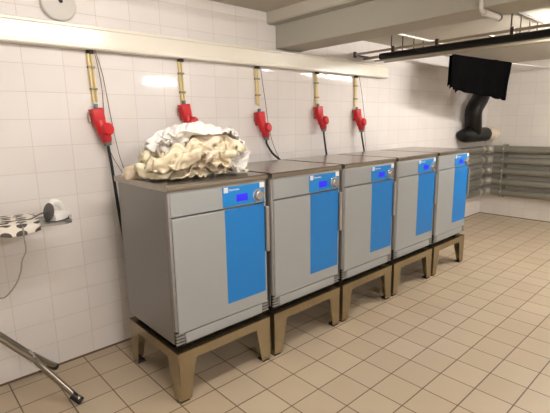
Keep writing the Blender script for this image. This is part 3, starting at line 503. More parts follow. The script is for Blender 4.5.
0,11,-11,-2,-8,9,-5,2,2,3,-7,2,3,1,-1,-3,1,-2,3,2,-4,1,12,-12,-3,4,-8,-1,-1,1,10,-14,7,-6,1,-3,1,-1,8,-1,-6,0,-1,11,-10,2,1,-1,7,-1,0,3,-2,-6,5,1,-4,-8,1,11,-9,-2,-2,2,-2,-1,-3,11,
-2,-4,9,-10,2,-3,4,-1,0,7,-2,-2,2,-5,6,-6,2,-2,-7,2,1,0,0,-1,0,-1,7,-7,8,1,-8,4,-2,5,-6,1,-1,5,-9,11,3,-1,-9,1,-2,0,-1,-6,-1,9,-6,-1,0,-1,-2,10,-4,-2,1,-1,5,-7,4,-3,5,-6,-16,-1,6,
3,5,0,-1,-1,1,-6,-3,-2,3,-1,0,1,9,-10,0,3,8,-8,-1,4,-8,11,-9,2,-21,4,8,3,-1,1,0,0,-4,-2,0,-2,0,4,-3,6,-5,1,14,-4,-8,0,-3,3,-3,3,2,2,-7,-7,0,10,-3,-2,9,-5,-1,14,0,-8,-8,-4,4,0,-3,
10,-10,3,-2,6,-5,1,5,-11,4,2,-12,0,1,0,6,3,-6,2,8,-14,0,0,4,-1,-1,-2,6,-8,2,11,-3,-2,-1,-3,1,-1,0,-2,6,-9,-9,1,-2,2,7,-3,-5,0,0,5,-10,3,2,5,-7,0,-1,-6,12,-2,6,-6,0,-3,1,0,-2,13,
-12,-10,2,5,-7,2,13,2,-8,-10,11,-9,1,-2,-1,-2,-3,9,-10,13,0,-1,-2,1,1,-5,15,4,14,11,-17,0,2,3,-1,-3,-2,1,1,5,-7,3,9,3,4,2,13,-9,-6,-5,3,-7,-8,-6,9,4,-16,3,15,-3,-4,0,6,5,-1,0,-1,
-10,6,-2,-8,8,5,-8,-8,14,4,2,-8,1,0,-4,14,-24,6,-3,16,4,-1,-9,5,-2,-12,11,7,-3,3,1,-4,-9,3,11,-2,-2,-8,2,10,1,-5,1,1,11,2,-1,-5,6,-1,-7,0,-13,12,-6,1,12,2,-9,10,-11,-6,4,8,-12,5,8,
-11,3,8,-4,2,16,-5,-1,-2,-15,-1,24,-21,9,9,-3,-8,2,-6,13,-12,16,-9,4,-11,-3,13,-4,-1,5,-8,4,12,-1,3,-17,-3,1,14,-7,16,3,-14,3,2,-1,1,-17,15,-10,14,-12,-11,19,-6,-7,14,-6,-2,0,10,
-10,1,-2,-9,18,-10,-12,-2,8,25,-18,6,-12,-1,20,-18,17,-11,-11,17,-5,-2,4,4,-4,1,1,10,2,-8,-3,10,-22,0,21,1,-13,-4,17,-17,11,9,-20,17,-17,-6,10,-3,3,-3,15,-3,-5,6,-3,-11,13,-1,5,
-17,23,-10,-10,7,10,-12,0,15,2,-18,6,-4,-5,4,-2,5,-6,18,-13,-11,21,-6,7,6,-12,-8,0,19,-17,23,0,-13,4,8,0,0,-11,8,-6,-8,12,-4,-2,-3,15,-12,-10,4,4,9,-8,8,-19,0,5,-5,17,-2,-2,1,1,0,
1,-6,1,-5,2,10,-8,-1,14,0,-8,-12,17,-11,-1,-2,13,-1,7,-3,4,-7,-4,1,10,-3,-3,2,-2,-10,1,-1,18,-10,1,12,-15,0,-4,16,-20,11,-4,-6,-2,-7,3,18,-11,12,-2,-15,-2,15,-8,-2,-1,0,-9,11,-12,
8,4,-7,13,-2,2,-6,-2,6,-19,13,-1,-6,17,-3,4,-5,-15,15,1,-6,2,-1,-10,4,0,-5,2,6,-6,9,-4,-9,0,10,10,-17,3,5,-6,-6,3,-11,3,-2,22,-7,-4,5,3,-9,-1,-4,20,0,-13,-7,12,-9,5,-2,6,-13,8,7,
-1,-16,11,-7,-2,7,0,6,-7,8,-1,-15,0,0,4,2,-3,4,5,4,-11,6,-1,1,3,3,-12,-3,1,12,-8,1,0,14,-4,-1,-12,-9,5,2,-8,-2,13,-5,-3,0,7,1,0,7,-15,14,-2,-12,-1,5,14,-13,-1,-3,2,-9,21,-5,6,-14,
-12,3,-2,6,7,0,7,1,3,-7,1,-15,18,-1,-13,0,4,9,-14,9,2,-3,-17,4,0,5,6,15,-12,-11,12,-9,-1,23,-20,-3,7,-10,1,14,-3,-1,-7,13,3,-14,7,-8,3,-10,11,-4,-1,-10,2,5,16,-1,-16,3,-6,5,19,-1,
-18,6,13,-5,-7,-11,10,-7,4,-3,3,3,-7,4,-8,3,-5,15,-8,-13,9,8,-1,-1,-5,-6,-1,13,2,7,-10,-15,-1,15,-9,9,-10,12,-6,4,-4,13,4,-1,-3,-10,-4,1,-2,4,-1,5,9,-8,-12,-4,18,-6,-14,5,8,-8,10,
-13,12,-11,4,-3,9,15,-14,-10,1,-2,11,4,-14,8,13,-4,-23,2,16,-5,-5,-6,20,-3,-11,-6,7,0,-6,8,-11,12,1,0,1,-5,-6,5,-5,8,6,-7,-4,-1,14,-1,-17,6,-6,5,0,-4,-1,7,-1,8,-9,3,1,-4,10,-2,8,
-3,-13,1,4,-10,1,2,1,1,-4,5,3,-7,1,14,-14,6,15,-4,-17,7,-1,-5,10,8,-16,-1,0,6,-5,-11,-2,2,3,-7,11,4,7,-19,-2,-1,15,-15,15,8,-23,1,20,-6,3,5,-6,-14,16,-11,0,10,5,-8,3,-10,-2,13,-3,
2,-13,13,-8,12,-19,7,2,-4,12,16,-12,-11,10,-12,4,5,-7,-10,5,-4,14,3,-20,6,-4,0,1,-5,16,-16,15,-12,4,3,1,2,11,-17,-7,25,-16,18,0,1,-9,237,13,8,-4,3,-1,-7,5,3,-2,-3,-6,-5,-8,-12,8,0,
12,2,3,6,-3,-9,-6,-8,-14,-13,-15,-10,-1,8,8,-5,-9,6,-10,-2,0,0,3,-2,7,6,-12,16,-16,-3,-1,4,3,4,-4,1,6,0,16,12,-6,-16,-3,-1,8,-5,-2,-1,0,-1,-1,8,-5,-2,8,-9,1,-4,0,-1,4,3,0,1,3,7,-8,
-7,3,-7,-3,0,-1,0,4,-3,0,2,-3,0,-2,17,-18,5,-2,-1,1,0,-6,-1,2,2,3,1,1,-11,3,1,-5,3,0,-3,4,-3,1,-3,6,-9,25,-14,6,-18,16,15,-11,-16,-2,-4,1,2,1,0,8,-11,-1,17,5,-13,-8,1,-3,8,0,-4,-4,
11,-17,-1,4,4,-4,-6,3,4,2,3,3,-5,1,-2,-7,-12,3,-5,6,1,-2,0,-5,2,-2,8,4,-9,-11,15,-8,6,-8,-3,2,2,4,1,0,4,-4,-2,-5,-13,-8,4,5,14,-1,-8,10,-16,-4,0,4,7,8,-11,7,-12,-3,-1,3,7,-4,1,-2,
3,3,0,-1,-18,0,6,-1,8,-1,2,-10,14,5,-12,-9,0,2,-1,5,-5,-1,-2,8,-5,2,1,8,-6,-1,3,0,6,-8,-6,7,-3,0,-1,-2,-3,4,12,3,-7,-7,-11,0,1,0,0,2,0,-2,0,0,9,-3,-1,0,-7,10,0,-6,-4,-1,0,-1,-1,-2,
-3,0,-3,-1,15,-12,3,12,0,-14,1,2,-2,2,0,-2,5,-1,-13,4,-2,-1,-1,4,-5,4,-1,-3,-1,1,1,9,-12,13,1,-15,2,3,-2,7,-6,-2,4,3,-5,2,-12,-3,1,-2,0,-2,11,-4,-5,18,-10,3,1,-9,3,-2,0,-1,3,-4,3,
-6,11,-11,4,0,2,4,-11,4,-5,-3,-3,8,-2,0,18,-11,0,-6,-3,8,-3,-8,0,8,-4,2,-2,-3,0,10,-10,4,-3,5,-5,-6,12,-12,-1,1,12,5,-23,7,2,-6,12,-13,0,7,0,-2,-3,3,-4,4,-1,-3,0,-3,5,-2,0,-6,-2,
-2,-2,3,-4,-3,16,-15,8,1,-9,-1,2,5,-3,0,0,-1,-1,3,-4,-2,1,1,-1,-1,-11,10,-14,20,-8,5,-13,9,-13,12,-6,0,-4,3,15,-12,1,-5,4,-4,2,-1,0,-5,4,-7,0,0,-7,-6,14,-10,12,-8,6,-12,1,-1,2,-1,
4,2,-7,1,0,5,-8,-1,7,-6,0,9,-7,0,1,-3,-3,4,-11,-4,0,1,4,6,-2,-3,-1,0,-2,10,-11,1,3,-3,0,6,-8,6,1,-8,5,-1,-1,1,-8,-3,-2,8,-9,0,4,-3,15,-12,2,-3,2,-4,1,3,3,-5,2,-2,0,3,-1,-2,-3,0,-1,
9,10,-19,-2,-5,3,2,-1,5,-6,-2,3,6,-4,0,0,2,-5,12,-2,-10,8,-10,-1,3,-2,3,1,-3,-7,15,-12,-7,2,-3,4,-3,-3,4,-1,0,2,-6,5,-4,9,-8,2,6,-7,-1,11,-2,-5,1,-1,-4,9,-14,-2,-3,-2,2,-3,4,-4,4,
-3,0,-2,0,3,8,-8,6,-6,4,-4,0,-2,5,-2,-5,-3,12,-14,11,2,-4,-7,2,4,-4,2,-3,1,3,-5,13,-2,-8,2,-3,-4,2,1,0,-5,-1,1,0,8,-11,3,-11,6,1,8,-12,-7,6,-4,-1,1,-2,10,-10,2,-2,5,1,2,-10,9,-2,
-7,0,4,-1,-6,11,8,5,-5,2,1,2,-11,-9,-1,0,-1,-3,-1,2,-2,6,-3,-6,2,10,-10,4,4,0,-3,9,-6,-7,14,0,1,-1,-11,1,2,-8,1,-6,-5,2,-4,2,16,-9,-3,-1,3,-3,2,1,-2,-5,5,-2,6,-8,-11,17,6,2,-1,-6,
-4,-4,-6,3,0,-3,4,1,-11,3,9,-1,14,-12,-4,-4,9,1,-9,-2,0,-2,134,8,-17,-16,-12,-18,-17,-9,-16,-13,-9,-11,5,-12,3,-15,-16,-6,-18,-20,-19,-15,-15,-17,-13,-7,-8,-7,3,-15,15,2,-1,2,2,-3,
6,1,-3,7,-15,12,-13,1,12,-6,3,1,-2,-3,1,4,0,-6,7,-9,16,-6,-9,4,-1,4,-5,5,-4,0,6,-8,11,-9,3,4,-11,4,0,3,3,-1,-1,0,2,1,-13,7,4,3,1,-3,-2,-2,1,-8,7,8,-6,3,-4,-1,-2,5,2,0,-2,-2,4,3,1,
1,-2,-3,5,-6,-5,7,0,1,6,-4,0,7,-1,-10,0,7,-6,7,-2,-7,6,-14,3,4,0,8,1,-1,6,-1,-5,2,0,-7,0,0,1,13,0,-2,-1,-1,9,-9,-4,-7,13,0,-9,10,-2,1,4,-2,1,0,-5,4,2,-1,-11,9,0,-4,12,-7,6,-5,-5,
14,-10,-2,3,2,-14,11,4,-3,4,-1,-2,8,-2,1,0,0,-2,1,4,-5,-2,15,-21,1,9,-1,8,-13,0,0,13,3,-2,-13,-1,4,1,4,9,-6,2,-1,2,0,-3,3,3,-5,7,-12,6,2,5,2,-10,-4,14,1,-12,-3,1,6,3,-1,-2,12,-13,
5,-2,8,-2,-3,1,-5,12,-1,-6,6,-1,-3,-6,1,-3,1,-15,2,0,1,11,-1,6,0,1,-3,-3,5,-2,4,1,2,1,1,10,3,0,-4,-2,0,-1,0,-1,-2,-2,-3,14,2,-11,4,-3,3,2,-10,3,2,1,-9,1,9,1,6,5,3,-2,-1,-2,10,-6,
-3,6,-2,-5,1,-2,-8,8,-7,-1,11,-2,0,3,-13,15,-4,4,-8,2,10,11,-10,-5,-1,4,5,3,2,-4,5,4,-2,-15,9,-4,1,9,-11,0,2,7,0,-12,8,0,-2,-2,-11,8,2,-5,-2,-2,-14,26,0,2,-6,4,-3,3,-9,1,8,-10,-4,
6,6,-8,8,-2,-10,-4,6,5,-6,5,-6,9,0,0,-8,6,-3,-3,7,-4,6,-2,6,-1,-9,-1,10,-5,-8,7,-12,8,4,1,-3,-4,1,3,0,1,3,0,-6,-3,8,3,-6,1,1,7,-1,-2,-3,1,-2,2,0,-6,11,-5,-2,1,0,-1,0,0,9,-9,-2,6,4,
-11,-3,0,8,5,5,-7,-3,-3,3,9,-7,-4,2,10,-12,-1,5,-4,4,2,1,-15,11,11,-2,-4,2,-15,8,0,2,10,-3,-4,-2,5,-1,0,-3,6,-1,-9,11,0,-3,-2,4,1,3,-13,-4,10,5,-1,12,-6,-10,0,-4,0,19,-3,4,-7,0,-1,
4,-6,-3,8,-10,2,5,7,-2,-1,3,5,-10,1,-3,11,-1,-1,1,-1,-1,6,-12,10,-4,1,-1,-10,9,2,-2,-4,2,0,6,-3,-4,9,4,3,12,-16,8,-2,-6,6,-6,0,10,-14,-5,8,-1,4,2,-1,-11,1,12,-5,1,9,-6,4,0,-2,-5,5,
-10,17,-5,-9,7,-8,9,0,2,0,-4,-10,9,-1,-1,-1,5,1,-7,4,-3,11,1,-2,0,-7,-1,-8,10,-3,6,0,-5,1,-8,11,-11,15,-2,-3,-6,-1,-6,15,-5,6,1,-1,0,-2,-6,-2,8,0,16,1,-13,-2,10,10,-4,-3,10,-8,5,
-10,-3,5,-5,-2,17,-16,18,-4,-6,5,5,-15,11,-1,-3,15,-19,-1,11,-8,-6,-4,11,3,-7,9,0,-9,7,-12,9,4,-13,21,-20,-3,16,9,-3,0,-7,6,-1,-15,19,-15,5,5,-4,-1,-3,12,9,2,0,3,-8,0,-10,3,15,-18,
10,-1,10,-15,15,-4,-2,-1,-2,7,-16,-6,-11,-1,0,8,0,-1,3,-6,18,7,-5,5,-2,1,-9,9,-3,1,0,3,-17,13,-2,7,-5,-3,-4,-3,1,-4,-2,-5,3,0,3,6,-12,8,19,-2,4,-9,-1,-11,13,-4,-9,4,12,-20,28,-5,6,
-9,5,6,9,-7,5,2,4,2,-6,1,-10,11,3,-13,4,12,-3,-2,-5,0,0,-8,2,0,3,2,-5,-1,0,15,-20,18,-2,2,-7,-17,3,9,2,-13,7,18,-19,-12,7,7,-3,-1,0,14,1,0,-4,-1,9,-7,-4,-5,18,-1,-11,0,-11,19,-8,
-9,18,-9,-9,6,13,-11,8,1,-9,-2,8,-13,-3,1,4,7,3,10,-7,18,-2,-19,3,-5,2,1,13,-13,5,8,-7,1,-2,19,-16,4,-3,-3,-10,13,-4,1,-7,-7,-2,10,8,11,1,-1,-5,-14,17,-1,-13,5,-12,4,19,-3,5,4,3,
-29,24,-5,5,-10,-5,0,11,-13,-3,-4,-5,9,-6,9,-2,3,-19,3,-3,19,2,-13,-11,-9,12,3,0,12,-17,13,0,-5,-2,7,-14,11,4,-15,10,-13,-5,11,18,0,0,-22,13,-11,11,14,0,-1,-16,-20,10,-2,13,3,-1,1,
-2,-3,9,4,-13,9,-4,-19,17,-6,10,8,3,1,2,-9,-9,3,4,-15,-7,2,-4,12,7,-1,7,-6,-1,3,-2,5,-5,-7,13,4,-3,7,-5,11,-1,0,-7,14,-1,-4,-15,2,-1,1,10,-9,-3,-1,2,5,-5,-6,12,-7,5,-4,-13,6,2,4,
-2,0,2,1,1,0,4,-8,-2,6,2,-3,-3,0,-4,3,-1,-2,-4,-4,2,-11,5,3,2,7,0,0,4,-2,1,0,-1,1,-19,3,16,-3,3,13,-16,2,5,-1,-8,-1,2,-9,-4,18,-11,9,-6,6,2,0,-1,-2,-12,14,7,-21,4,5,6,5,5,-13,11,1,
-18,-8,-2,17,7,-3,-7,2,7,-4,-6,5,-1,-6,-2,9,-2,-20,2,24,7,-7,3,2,-9,8,0,-6,9,1,-6,-14,4,19,-15,1,1,3,3,9,1,-1,-4,0,1,1,1,1,6,-4,-6,-4,18,-1,-16,7,5,-10,-6,8,-4,1,15,-25,19,-10,10,
13,-3,4,-8,-1,6,6,-6,-10,8,2,-12,18,-16,-5,16,-1,-13,8,6,-11,9,-22,11,1,-3,15,-4,15,-3,1,-5,-12,17,-1,-10,11,-13,14,1,-21,7,5,-13,8,0,-5,2,7,-7,7,-7,1,-1,-6,4,11,3,-13,13,-1,1,2,2,
-12,8,-7,-8,11,1,0,1,-16,7,9,-5,-9,12,1,-14,16,-18,3,1,-1,5,9,0,3,-1,-1,2,0,-1,-8,-2,7,0,-18,11,1,6,-9,2,9,-15,0,14,-3,-3,3,-8,5,-4,9,-17,-4,14,8,5,2,-6,-3,-3,-4,-11,12,3,-2,-10,
13,5,-9,9,0,-15,11,3,-3,-3,11,-7,-1,10,-10,-3,10,-6,10,-4,-3,0,-18,10,7,-3,3,-2,-10,5,3,7,1,0,-4,2,-16,20,12,-7,-17,16,1,-14,8,13,-23,10,4,2,4,2,-4,-16,13,5,1,-12,13,-7,-6,17,-17,
3,4,-5,12,0,-3,-18,19,-9,-12,11,7,-25,5,16,5,-10,-5,5,-12,16,-6,15,-9,2,4,-15,5,1,12,-1,14,-3,0,-6,-3,2,0,-16,16,11,-6,-9,0,4,1,2,-4,-15,21,-19,16,-1,-5,10,0,-1,0,-12,4,6,-7,10,
-15,11,3,-14,-11,18,2,0,-1,7,-1,-17,14,-9,-7,18,-20,16,2,-14,12,3,-16,6,13,-4,6,-2,-1,3,-15,12,-10,-3,9,-9,13,-14,-2,13,-13,19,-2,-14,1,-12,17,6,-18,-3,7,-3,-5,14,8,-3,1,-11,10,-6,
1,-19,9,5,-4,7,-2,-8,15,-15,2,-2,13,-9,-12,4,3,-6,13,-8,11,-12,-2,7,14,-3,-8,5,-1,4,-16,13,-11,-6,2,15,-16,7,4,2,-11,9,-8,1,-4,12,-19,14,14,5,-4,-2,-6,3,-1,1,3,-7,7,-18,-2,-2,2,8,
11,-4,-4,7,1,-11,10,-7,14,-14,9,-12,-51,-2,-12,0,-14,-4,-15,-11,-9,-14,-10,-10,-9,-10,-9,1,-1,-7,-6,-1,-3,-7,-6,4,2,-8,-16,-12,13,-9,12,-14,10,-13,9,-6,-6,12,-1,0,3,2,0,-10,-5,16,
1,-11,-4,14,4,-15,-1,-5,9,0,0,10,-13,12,-10,6,-9,7,3,-7,11,-1,-6,2,9,2,0,-20,0,13,8,-11,-4,14,-14,6,-5,4,12,-10,9,-12,11,-7,1,-6,5,-2,6,-1,6,-1,-8,-1,2,12,-2,1,-8,3,2,-14,10,-6,2,
0,7,2,-10,9,-11,10,-2,4,4,2,-13,10,-8,6,0,5,0,-5,6,-12,1,-7,9,1,-4,2,-2,10,5,-5,10,-10,8,-8,4,5,1,-1,3,-4,-1,-6,14,-5,-3,7,-6,3,-3,1,-8,1,-1,3,12,-11,2,6,-10,9,-7,8,0,3,-6,12,-5,
-6,5,1,-1,0,1,-2,6,-3,-1,-5,-6,8,-3,4,-14,8,5,-6,9,-9,9,-3,4,-7,11,-12,9,0,-1,4,-15,13,-5,-11,-2,20,-2,1,-2,-8,5,-9,3,-3,0,6,-8,11,-8,8,0,-2,2,1,2,-1,2,-8,5,-13,11,1,6,-17,10,0,0,
0,-3,1,1,-7,11,-3,0,-7,10,-9,1,6,-1,0,-9,11,-4,7,-1,1,-7,12,-11,5,-11,10,0,-5,0,1,-1,1,7,0,0,2,-5,4,0,0,0,0,1,-3,2,-2,-1,8,1,-9,6,-8,7,-8,4,6,-3,0,1,0,9,-1,3,0,-1,3,-3,0,0,1,-5,-2,
2,5,-2,6,1,-2,-6,1,-2,5,0,-2,0,0,0,2,2,4,0,5,0,-1,1,0,-4,0,2,-1,-2,0,5,-13,3,-1,-4,9,7,-5,-2,3,2,-1,2,-5,-9,17,2,-8,7,-5,7,-1,0,-3,-1,0,1,-11,10,5,-3,-3,-5,4,-13,-1,0,0,11,8,-7,8,
3,-13,18,0,-6,8,1,0,-7,4,-1,-1,2,-1,-16,12,0,-4,9,-20,14,3,-4,3,-14,9,10,-10,17,-3,-18,17,-1,-2,-8,5,3,-3,2,-2,0,2,-2,-10,-6,16,-8,-2,-9,11,7,-12,5,0,-5,12,2,11,-1,-12,11,-2,0,-1,
-3,3,-1,3,-3,0,4,-14,4,-2,-1,8,-3,-9,1,15,-1,-14,10,-10,11,-5,5,-2,2,-2,-1,-5,4,-4,3,-4,2,-1,-2,7,2,-11,7,1,4,1,0,-4,2,1,-12,0,9,-4,4,3,-5,-6,8,1,-4,2,-3,2,0,0,1,-1,-2,2,4,-2,4,-1,
1,-4,-2,-3,2,-2,-5,17,0,0,-13,3,-6,14,-3,4,-2,-1,1,-1,-1,-4,0,6,-4,7,-5,3,-4,2,0,-2,1,0,-4,1,4,-5,4,4,3,-13,15,-6,2,0,-4,5,-1,4,0,-6,7,-7,7,-12,-3,2,10,4,-3,1,9,-16,-5,20,1,-1,0,5,
-15,8,-3,4,3,-3,1,1,-3,5,-8,8,-9,5,2,-3,0,0,0,0,15,-3,0,-19,14,-3,6,-4,2,-8,10,-2,-1,-3,4,-6,9,-4,2,-7,7,0,0,0,-14,10,-1,13,10,1,-1,1,-9,11,-8,2,-2,1,-6,6,-1,4,-5,6,-9,9,-1,-1,-3,
2,-1,-7,7,-11,5,-9,12,-5,-8,14,-1,-4,3,-4,3,-1,-1,-7,8,-2,1,-6,4,-10,10,4,-6,-2,4,-2,-14,-4,0,18,10,-1,6,-7,3,3,-2,0,-3,-2,-1,3,-4,0,-1,2,-4,1,-13,2,14,0,-9,4,3,-5,-3,-8,10,3,-1,1,
-2,-6,7,1,-5,1,0,-3,-2,1,1,-1,-2,-2,4,-10,0,6,2,-4,5,3,-2,-1,12,0,0,-2,-2,2,-7,-4,11,0,-2,-2,-1,-1,0,0,0,0,-3,8,-15,0,7,2,-3,2,11,-12,-184,1,9,1,8,7,7,-1,6,5,11,9,10,8,9,7,11,8,0,
-1,11,6,8,0,10,12,-3,8,2,5,-3,8,0,-3,4,0,-8,5,-1,2,-2,2,-3,1,-2,-4,7,4,0,-4,-4,4,1,-13,14,1,6,2,-1,2,2,1,-14,15,-3,0,2,-1,-7,1,2,1,1,5,1,-5,0,7,-1,-10,-4,9,-2,2,5,2,-3,-3,9,-1,1,
-9,16,-7,-2,-5,7,-2,-4,-1,1,1,4,-4,1,1,5,5,-3,-3,1,-1,5,4,1,-7,-10,14,5,-4,2,-1,0,2,-4,1,2,-4,0,-2,2,11,-12,-1,1,3,6,0,-2,-9,2,-12,13,5,-2,-14,9,10,-1,7,-10,3,-2,2,-4,6,-7,2,-5,10,
4,-6,0,6,-12,4,-5,8,9,0,-12,10,0,4,-3,-1,0,-5,9,-1,-1,1,0,-2,-7,1,4,-5,7,6,-9,1,5,0,-2,2,11,-2,0,-13,9,3,-1,0,-1,3,-2,2,0,0,-1,3,3,-11,-1,3,2,-4,7,-3,6,-11,6,1,1,9,-2,2,-9,3,4,-3,
-1,-4,7,1,-14,1,7,-3,12,-2,-5,-1,4,-1,1,1,-6,11,0,-6,7,1,2,-1,-3,-9,0,5,0,-1,-5,4,7,-1,3,-6,-6,9,3,3,-11,9,0,-5,7,0,-6,2,11,-10,3,6,1,-2,-8,0,-2,3,2,-5,5,-2,-3,11,-1,2,0,-9,6,-6,3,
4,-1,-5,7,-1,7,2,-1,0,-3,-4,6,-7,-1,4,-5,-1,7,1,-1,-2,5,0,-1,2,-5,4,0,1,-1,4,-5,3,10,-10,-2,2,-1,5,2,-2,3,-6,5,-4,0,1,5,2,-1,-16,1,8,6,-2,-1,2,1,1,-3,-8,9,0,-7,-6,13,2,-4,1,-2,3,
-4,3,1,-7,4,-2,2,-2,-3,4,-12,-2,-1,4,9,7,4,-5,11,-2,0,-5,-2,6,-10,10,4,-8,5,-1,-3,2,-2,-3,-1,11,-9,-10,14,3,-9,1,-6,2,12,3,-5,15,7,-5,-2,-1,4,-9,1,5,-1,-5,2,2,-8,5,-11,15,4,-13,-4,
2,9,-11,6,0,-9,15,10,-2,4,8,-14,-3,7,2,-7,7,-3,-5,5,1,-3,-10,11,0,4,-5,-3,-1,5,2,-3,-4,4,-17,6,6,1,0,-3,0,1,3,1,-1,-12,11,-6,-1,5,-2,-1,-12,8,4,0,-1,-1,6,-2,-2,-3,5,7,1,-14,7,11,
-5,-1,1,8,-7,3,0,-1,-1,-2,2,-1,2,-12,10,0,-1,-2,5,-1,-1,0,4,12,-13,8,-1,1,6,-1,-3,-15,7,10,-1,-1,1,0,1,-6,2,3,-2,3,-1,1,-1,0,-4,3,-3,12,2,0,-9,4,3,-1,1,-4,0,1,-4,8,-16,-1,5,6,-3,3,
2,-2,-3,-2,0,2,3,-3,-2,11,2,-4,5,-1,-14,-1,8,8,-8,-3,7,-10,6,2,-1,-1,-1,-1,2,-2,5,-2,-4,0,-1,-4,-7,5,-9,14,-6,2,9,-6,-10,6,6,-2,-1,1,3,-5,-4,3,2,-1,-2,2,-2,1,-2,-11,4,-11,19,-3,11,
-9,6,1,4,5,-5,0,-2,4,-7,5,-3,3,-3,-5,4,2,0,2,-10,0,-13,7,-2,17,-6,6,3,3,-5,2,-10,4,8,-6,3,-1,4,-7,3,1,3,-3,-11,5,5,-3,9,-17,1,-7,-2,1,0,9,-6,0,10,-19,12,2,-2,3,0,1,-3,3,1,-3,1,1,
-2,-15,3,8,3,6,-1,-8,-7,-5,5,-5,9,2,-12,14,-1,-3,3,1,0,-1,2,2,-1,1,-3,1,3,-6,-12,0,4,10,3,-1,-2,-5,0,4,1,-9,12,1,-2,4,-4,0,-1,1,1,1,2,-1,-1,-3,-2,8,-10,-9,0,4,10,6,0,-13,-9,20,-12,
-2,17,2,-15,-4,15,-14,-3,1,3,3,-7,2,14,6,2,-11,11,4,3,-4,-11,-8,0,-3,-3,0,13,-12,-14,12,14,-10,-11,24,-10,1,-3,-9,6,5,-21,-2,7,19,-22,-3,6,13,7,-1,4,-8,-3,-13,10,16,-16,-6,16,7,-8,
2,4,-12,1,12,1,-17,5,-5,-8,1,25,-11,-12,1,12,8,-11,8,-5,-3,-8,13,11,-11,-13,19,7,-20,19,1,3,-17,-3,16,3,0,-10,-4,2,11,-4,-14,-4,11,4,-2,2,8,-6,-12,19,2,-2,-11,9,0,1,8,-16,14,-3,-1,
-12,0,16,-10,-4,13,4,-4,1,-14,2,4,-5,11,-1,-3,-16,16,4,1,-18,16,-9,-13,21,1,2,-15,8,9,-13,13,-13,-5,15,1,-8,13,-5,-10,8,-10,16,6,-9,-13,10,1,-5,-8,11,7,-12,10,2,1,2,1,3,-12,10,-4,
-11,18,-5,-2,-5,11,-1,-4,-7,10,14,-8,-11,7,7,-11,-8,20,-4,0,-9,17,-7,-3,11,0,-8,-8,9,-10,16,-18,19,-3,1,12,-15,-7,9,13,-9,-6,9,0,3,-13,11,-8,13,-1,4,-7,1,-6,10,-3,2,-5,-15,24,-9,
-4,9,-1,7,-8,-7,8,13,0,-3,-1,1,3,-3,2,-8,-6,15,6,-17,12,-12,13,-14,0,12,-19,5,13,-2,0,11,-1,-11,-5,5,10,0,-1,0,-3,3,-1,4,3,-9,5,4,-9,8,-11,8,5,-18,7,5,-9,3,4,-10,3,5,1,0,-9,12,1,
-4,7,1,-1,-3,4,-4,-15,8,8,-6,9,-14,-3,14,-2,-11,11,-2,9,4,-1,-7,-1,0,-2,1,2,4,-6,5,1,1,-3,2,-1,4,-2,1,-7,10,0,-7,-4,3,5,3,2,2,5,4,-13,-6,9,1,-2,-3,9,-10,1,12,-5,-9,11,-1,5,0,-1,-2,
-3,1,4,-6,-8,8,6,-2,0,6,4,-10,4,-14,10,5,-13,8,3,-1,0,4,0,-14,13,-4,7,-3,4,-2,-4,6,-10,-9,4,-7,1,3,-5,10,-8,11,-2,-2,-2,5,-2,-10,11,4,-6,3,-3,7,-5,5,-4,4,0,0,-2,-2,12,-5,-12,0,14,
0,-8,-2,14,-17,13,0,-11,4,2,7,-1,-2,-9,9,4,0,-1,-12,11,2,-1,0,4,3,-3,-1,0,0,-2,-2,1,8,5,-15,13,-2,-12,6,-5,14,-4,-2,-9,2,-3,2,3,1,9,-4,4,3,-2,-9,2,-8,17,2,-10,10,-2,-7,2,-3,8,-2,0,
-8,12,-4,-5,-9,0,12,-9,-4,1,9,2,2,-3,0,-11,7,0,5,9,-1,-10,1,0,3,-3,-5,16,-8,-12,6,8,-6,8,-1,-3,5,-5,2,7,-1,-1,5,-1,-6,0,-3,2,-11,2,18,-11,12,-1,-2,-3,6,-12,-10,14,9,-1,-1,-3,-7,8,
0,-4,13,1,-12,-2,16,-2,-10,-2,13,1,-14,10,1,-2,-11,-7,13,10,-15,-11,5,11,7,2,2,1,-4,-4,-4,10,16,-5,-12,3,6,-3,-14,8,5,-2,-6,7,8,-9,-13,8,10,-7,3,-3,4,7,5,-7,-9,9,-15,15,-2,9,-10,
-5,3,-9,12,-8,11,-6,2,-11,9,8,-8,-8,6,2,6,-1,-3,8,2,1,-1,-1,9,-15,6,-4,20,-3,-18,13,-3,1,-7,9,-2,-2,-8,12,3,-2,-8,9,-8,10,1,-8,-6,1,13,-5,-4,10,-5,14,-6,-13,14,-1,-8,0,6,-3,-1,8,
-5,-6,14,-2,2,2,-6,-9,9,6,2,-3,-14,-11,7,-2,6,-1,-9,16,-3,-11,11,1,-4,-2,2,1,6,-3,-7,12,1,-2,4,-4,-10,4,4,8,-1,-4,0,5,-7,-2,14,-13,-3,15,1,-1,0,1,0,-2,2,1,1,-11,9,-3,3,4,-3,-3,-5,
2,10,174,-6,-4,3,-3,-2,-7,8,8,10,5,2,-4,12,5,5,1,9,-1,11,9,6,7,4,2,5,-2,-10,-15,15,-1,-8,2,-3,5,-6,9,-8,3,3,8,-8,0,-7,5,-3,10,-5,-9,2,-1,-2,2,-1,8,11,2,-11,-1,4,-5,6,-3,-1,0,10,
-12,-1,2,-1,-2,9,-7,4,-1,-5,1,-1,1,4,-3,5,-9,9,-7,1,2,-2,0,-6,9,-5,-2,0,9,-1,-12,8,-6,-1,3,1,-6,4,8,-9,8,-12,8,-1,3,-5,1,-5,-2,-3,0,1,-2,15,-12,-3,-2,-1,11,-7,7,-8,4,-7,6,-1,-2,4,
-7,13,-1,-14,3,1,-6,2,1,-5,6,14,1,-10,-1,-9,-1,5,-6,-1,-1,7,-6,0,2,-4,-2,4,-4,2,2,1,-2,0,-13,5,2,10,-3,-3,-7,0,3,-2,1,-2,-1,-1,6,-8,5,0,-2,1,1,-12,6,1,-3,13,-9,0,-10,0,1,-1,6,-3,3,
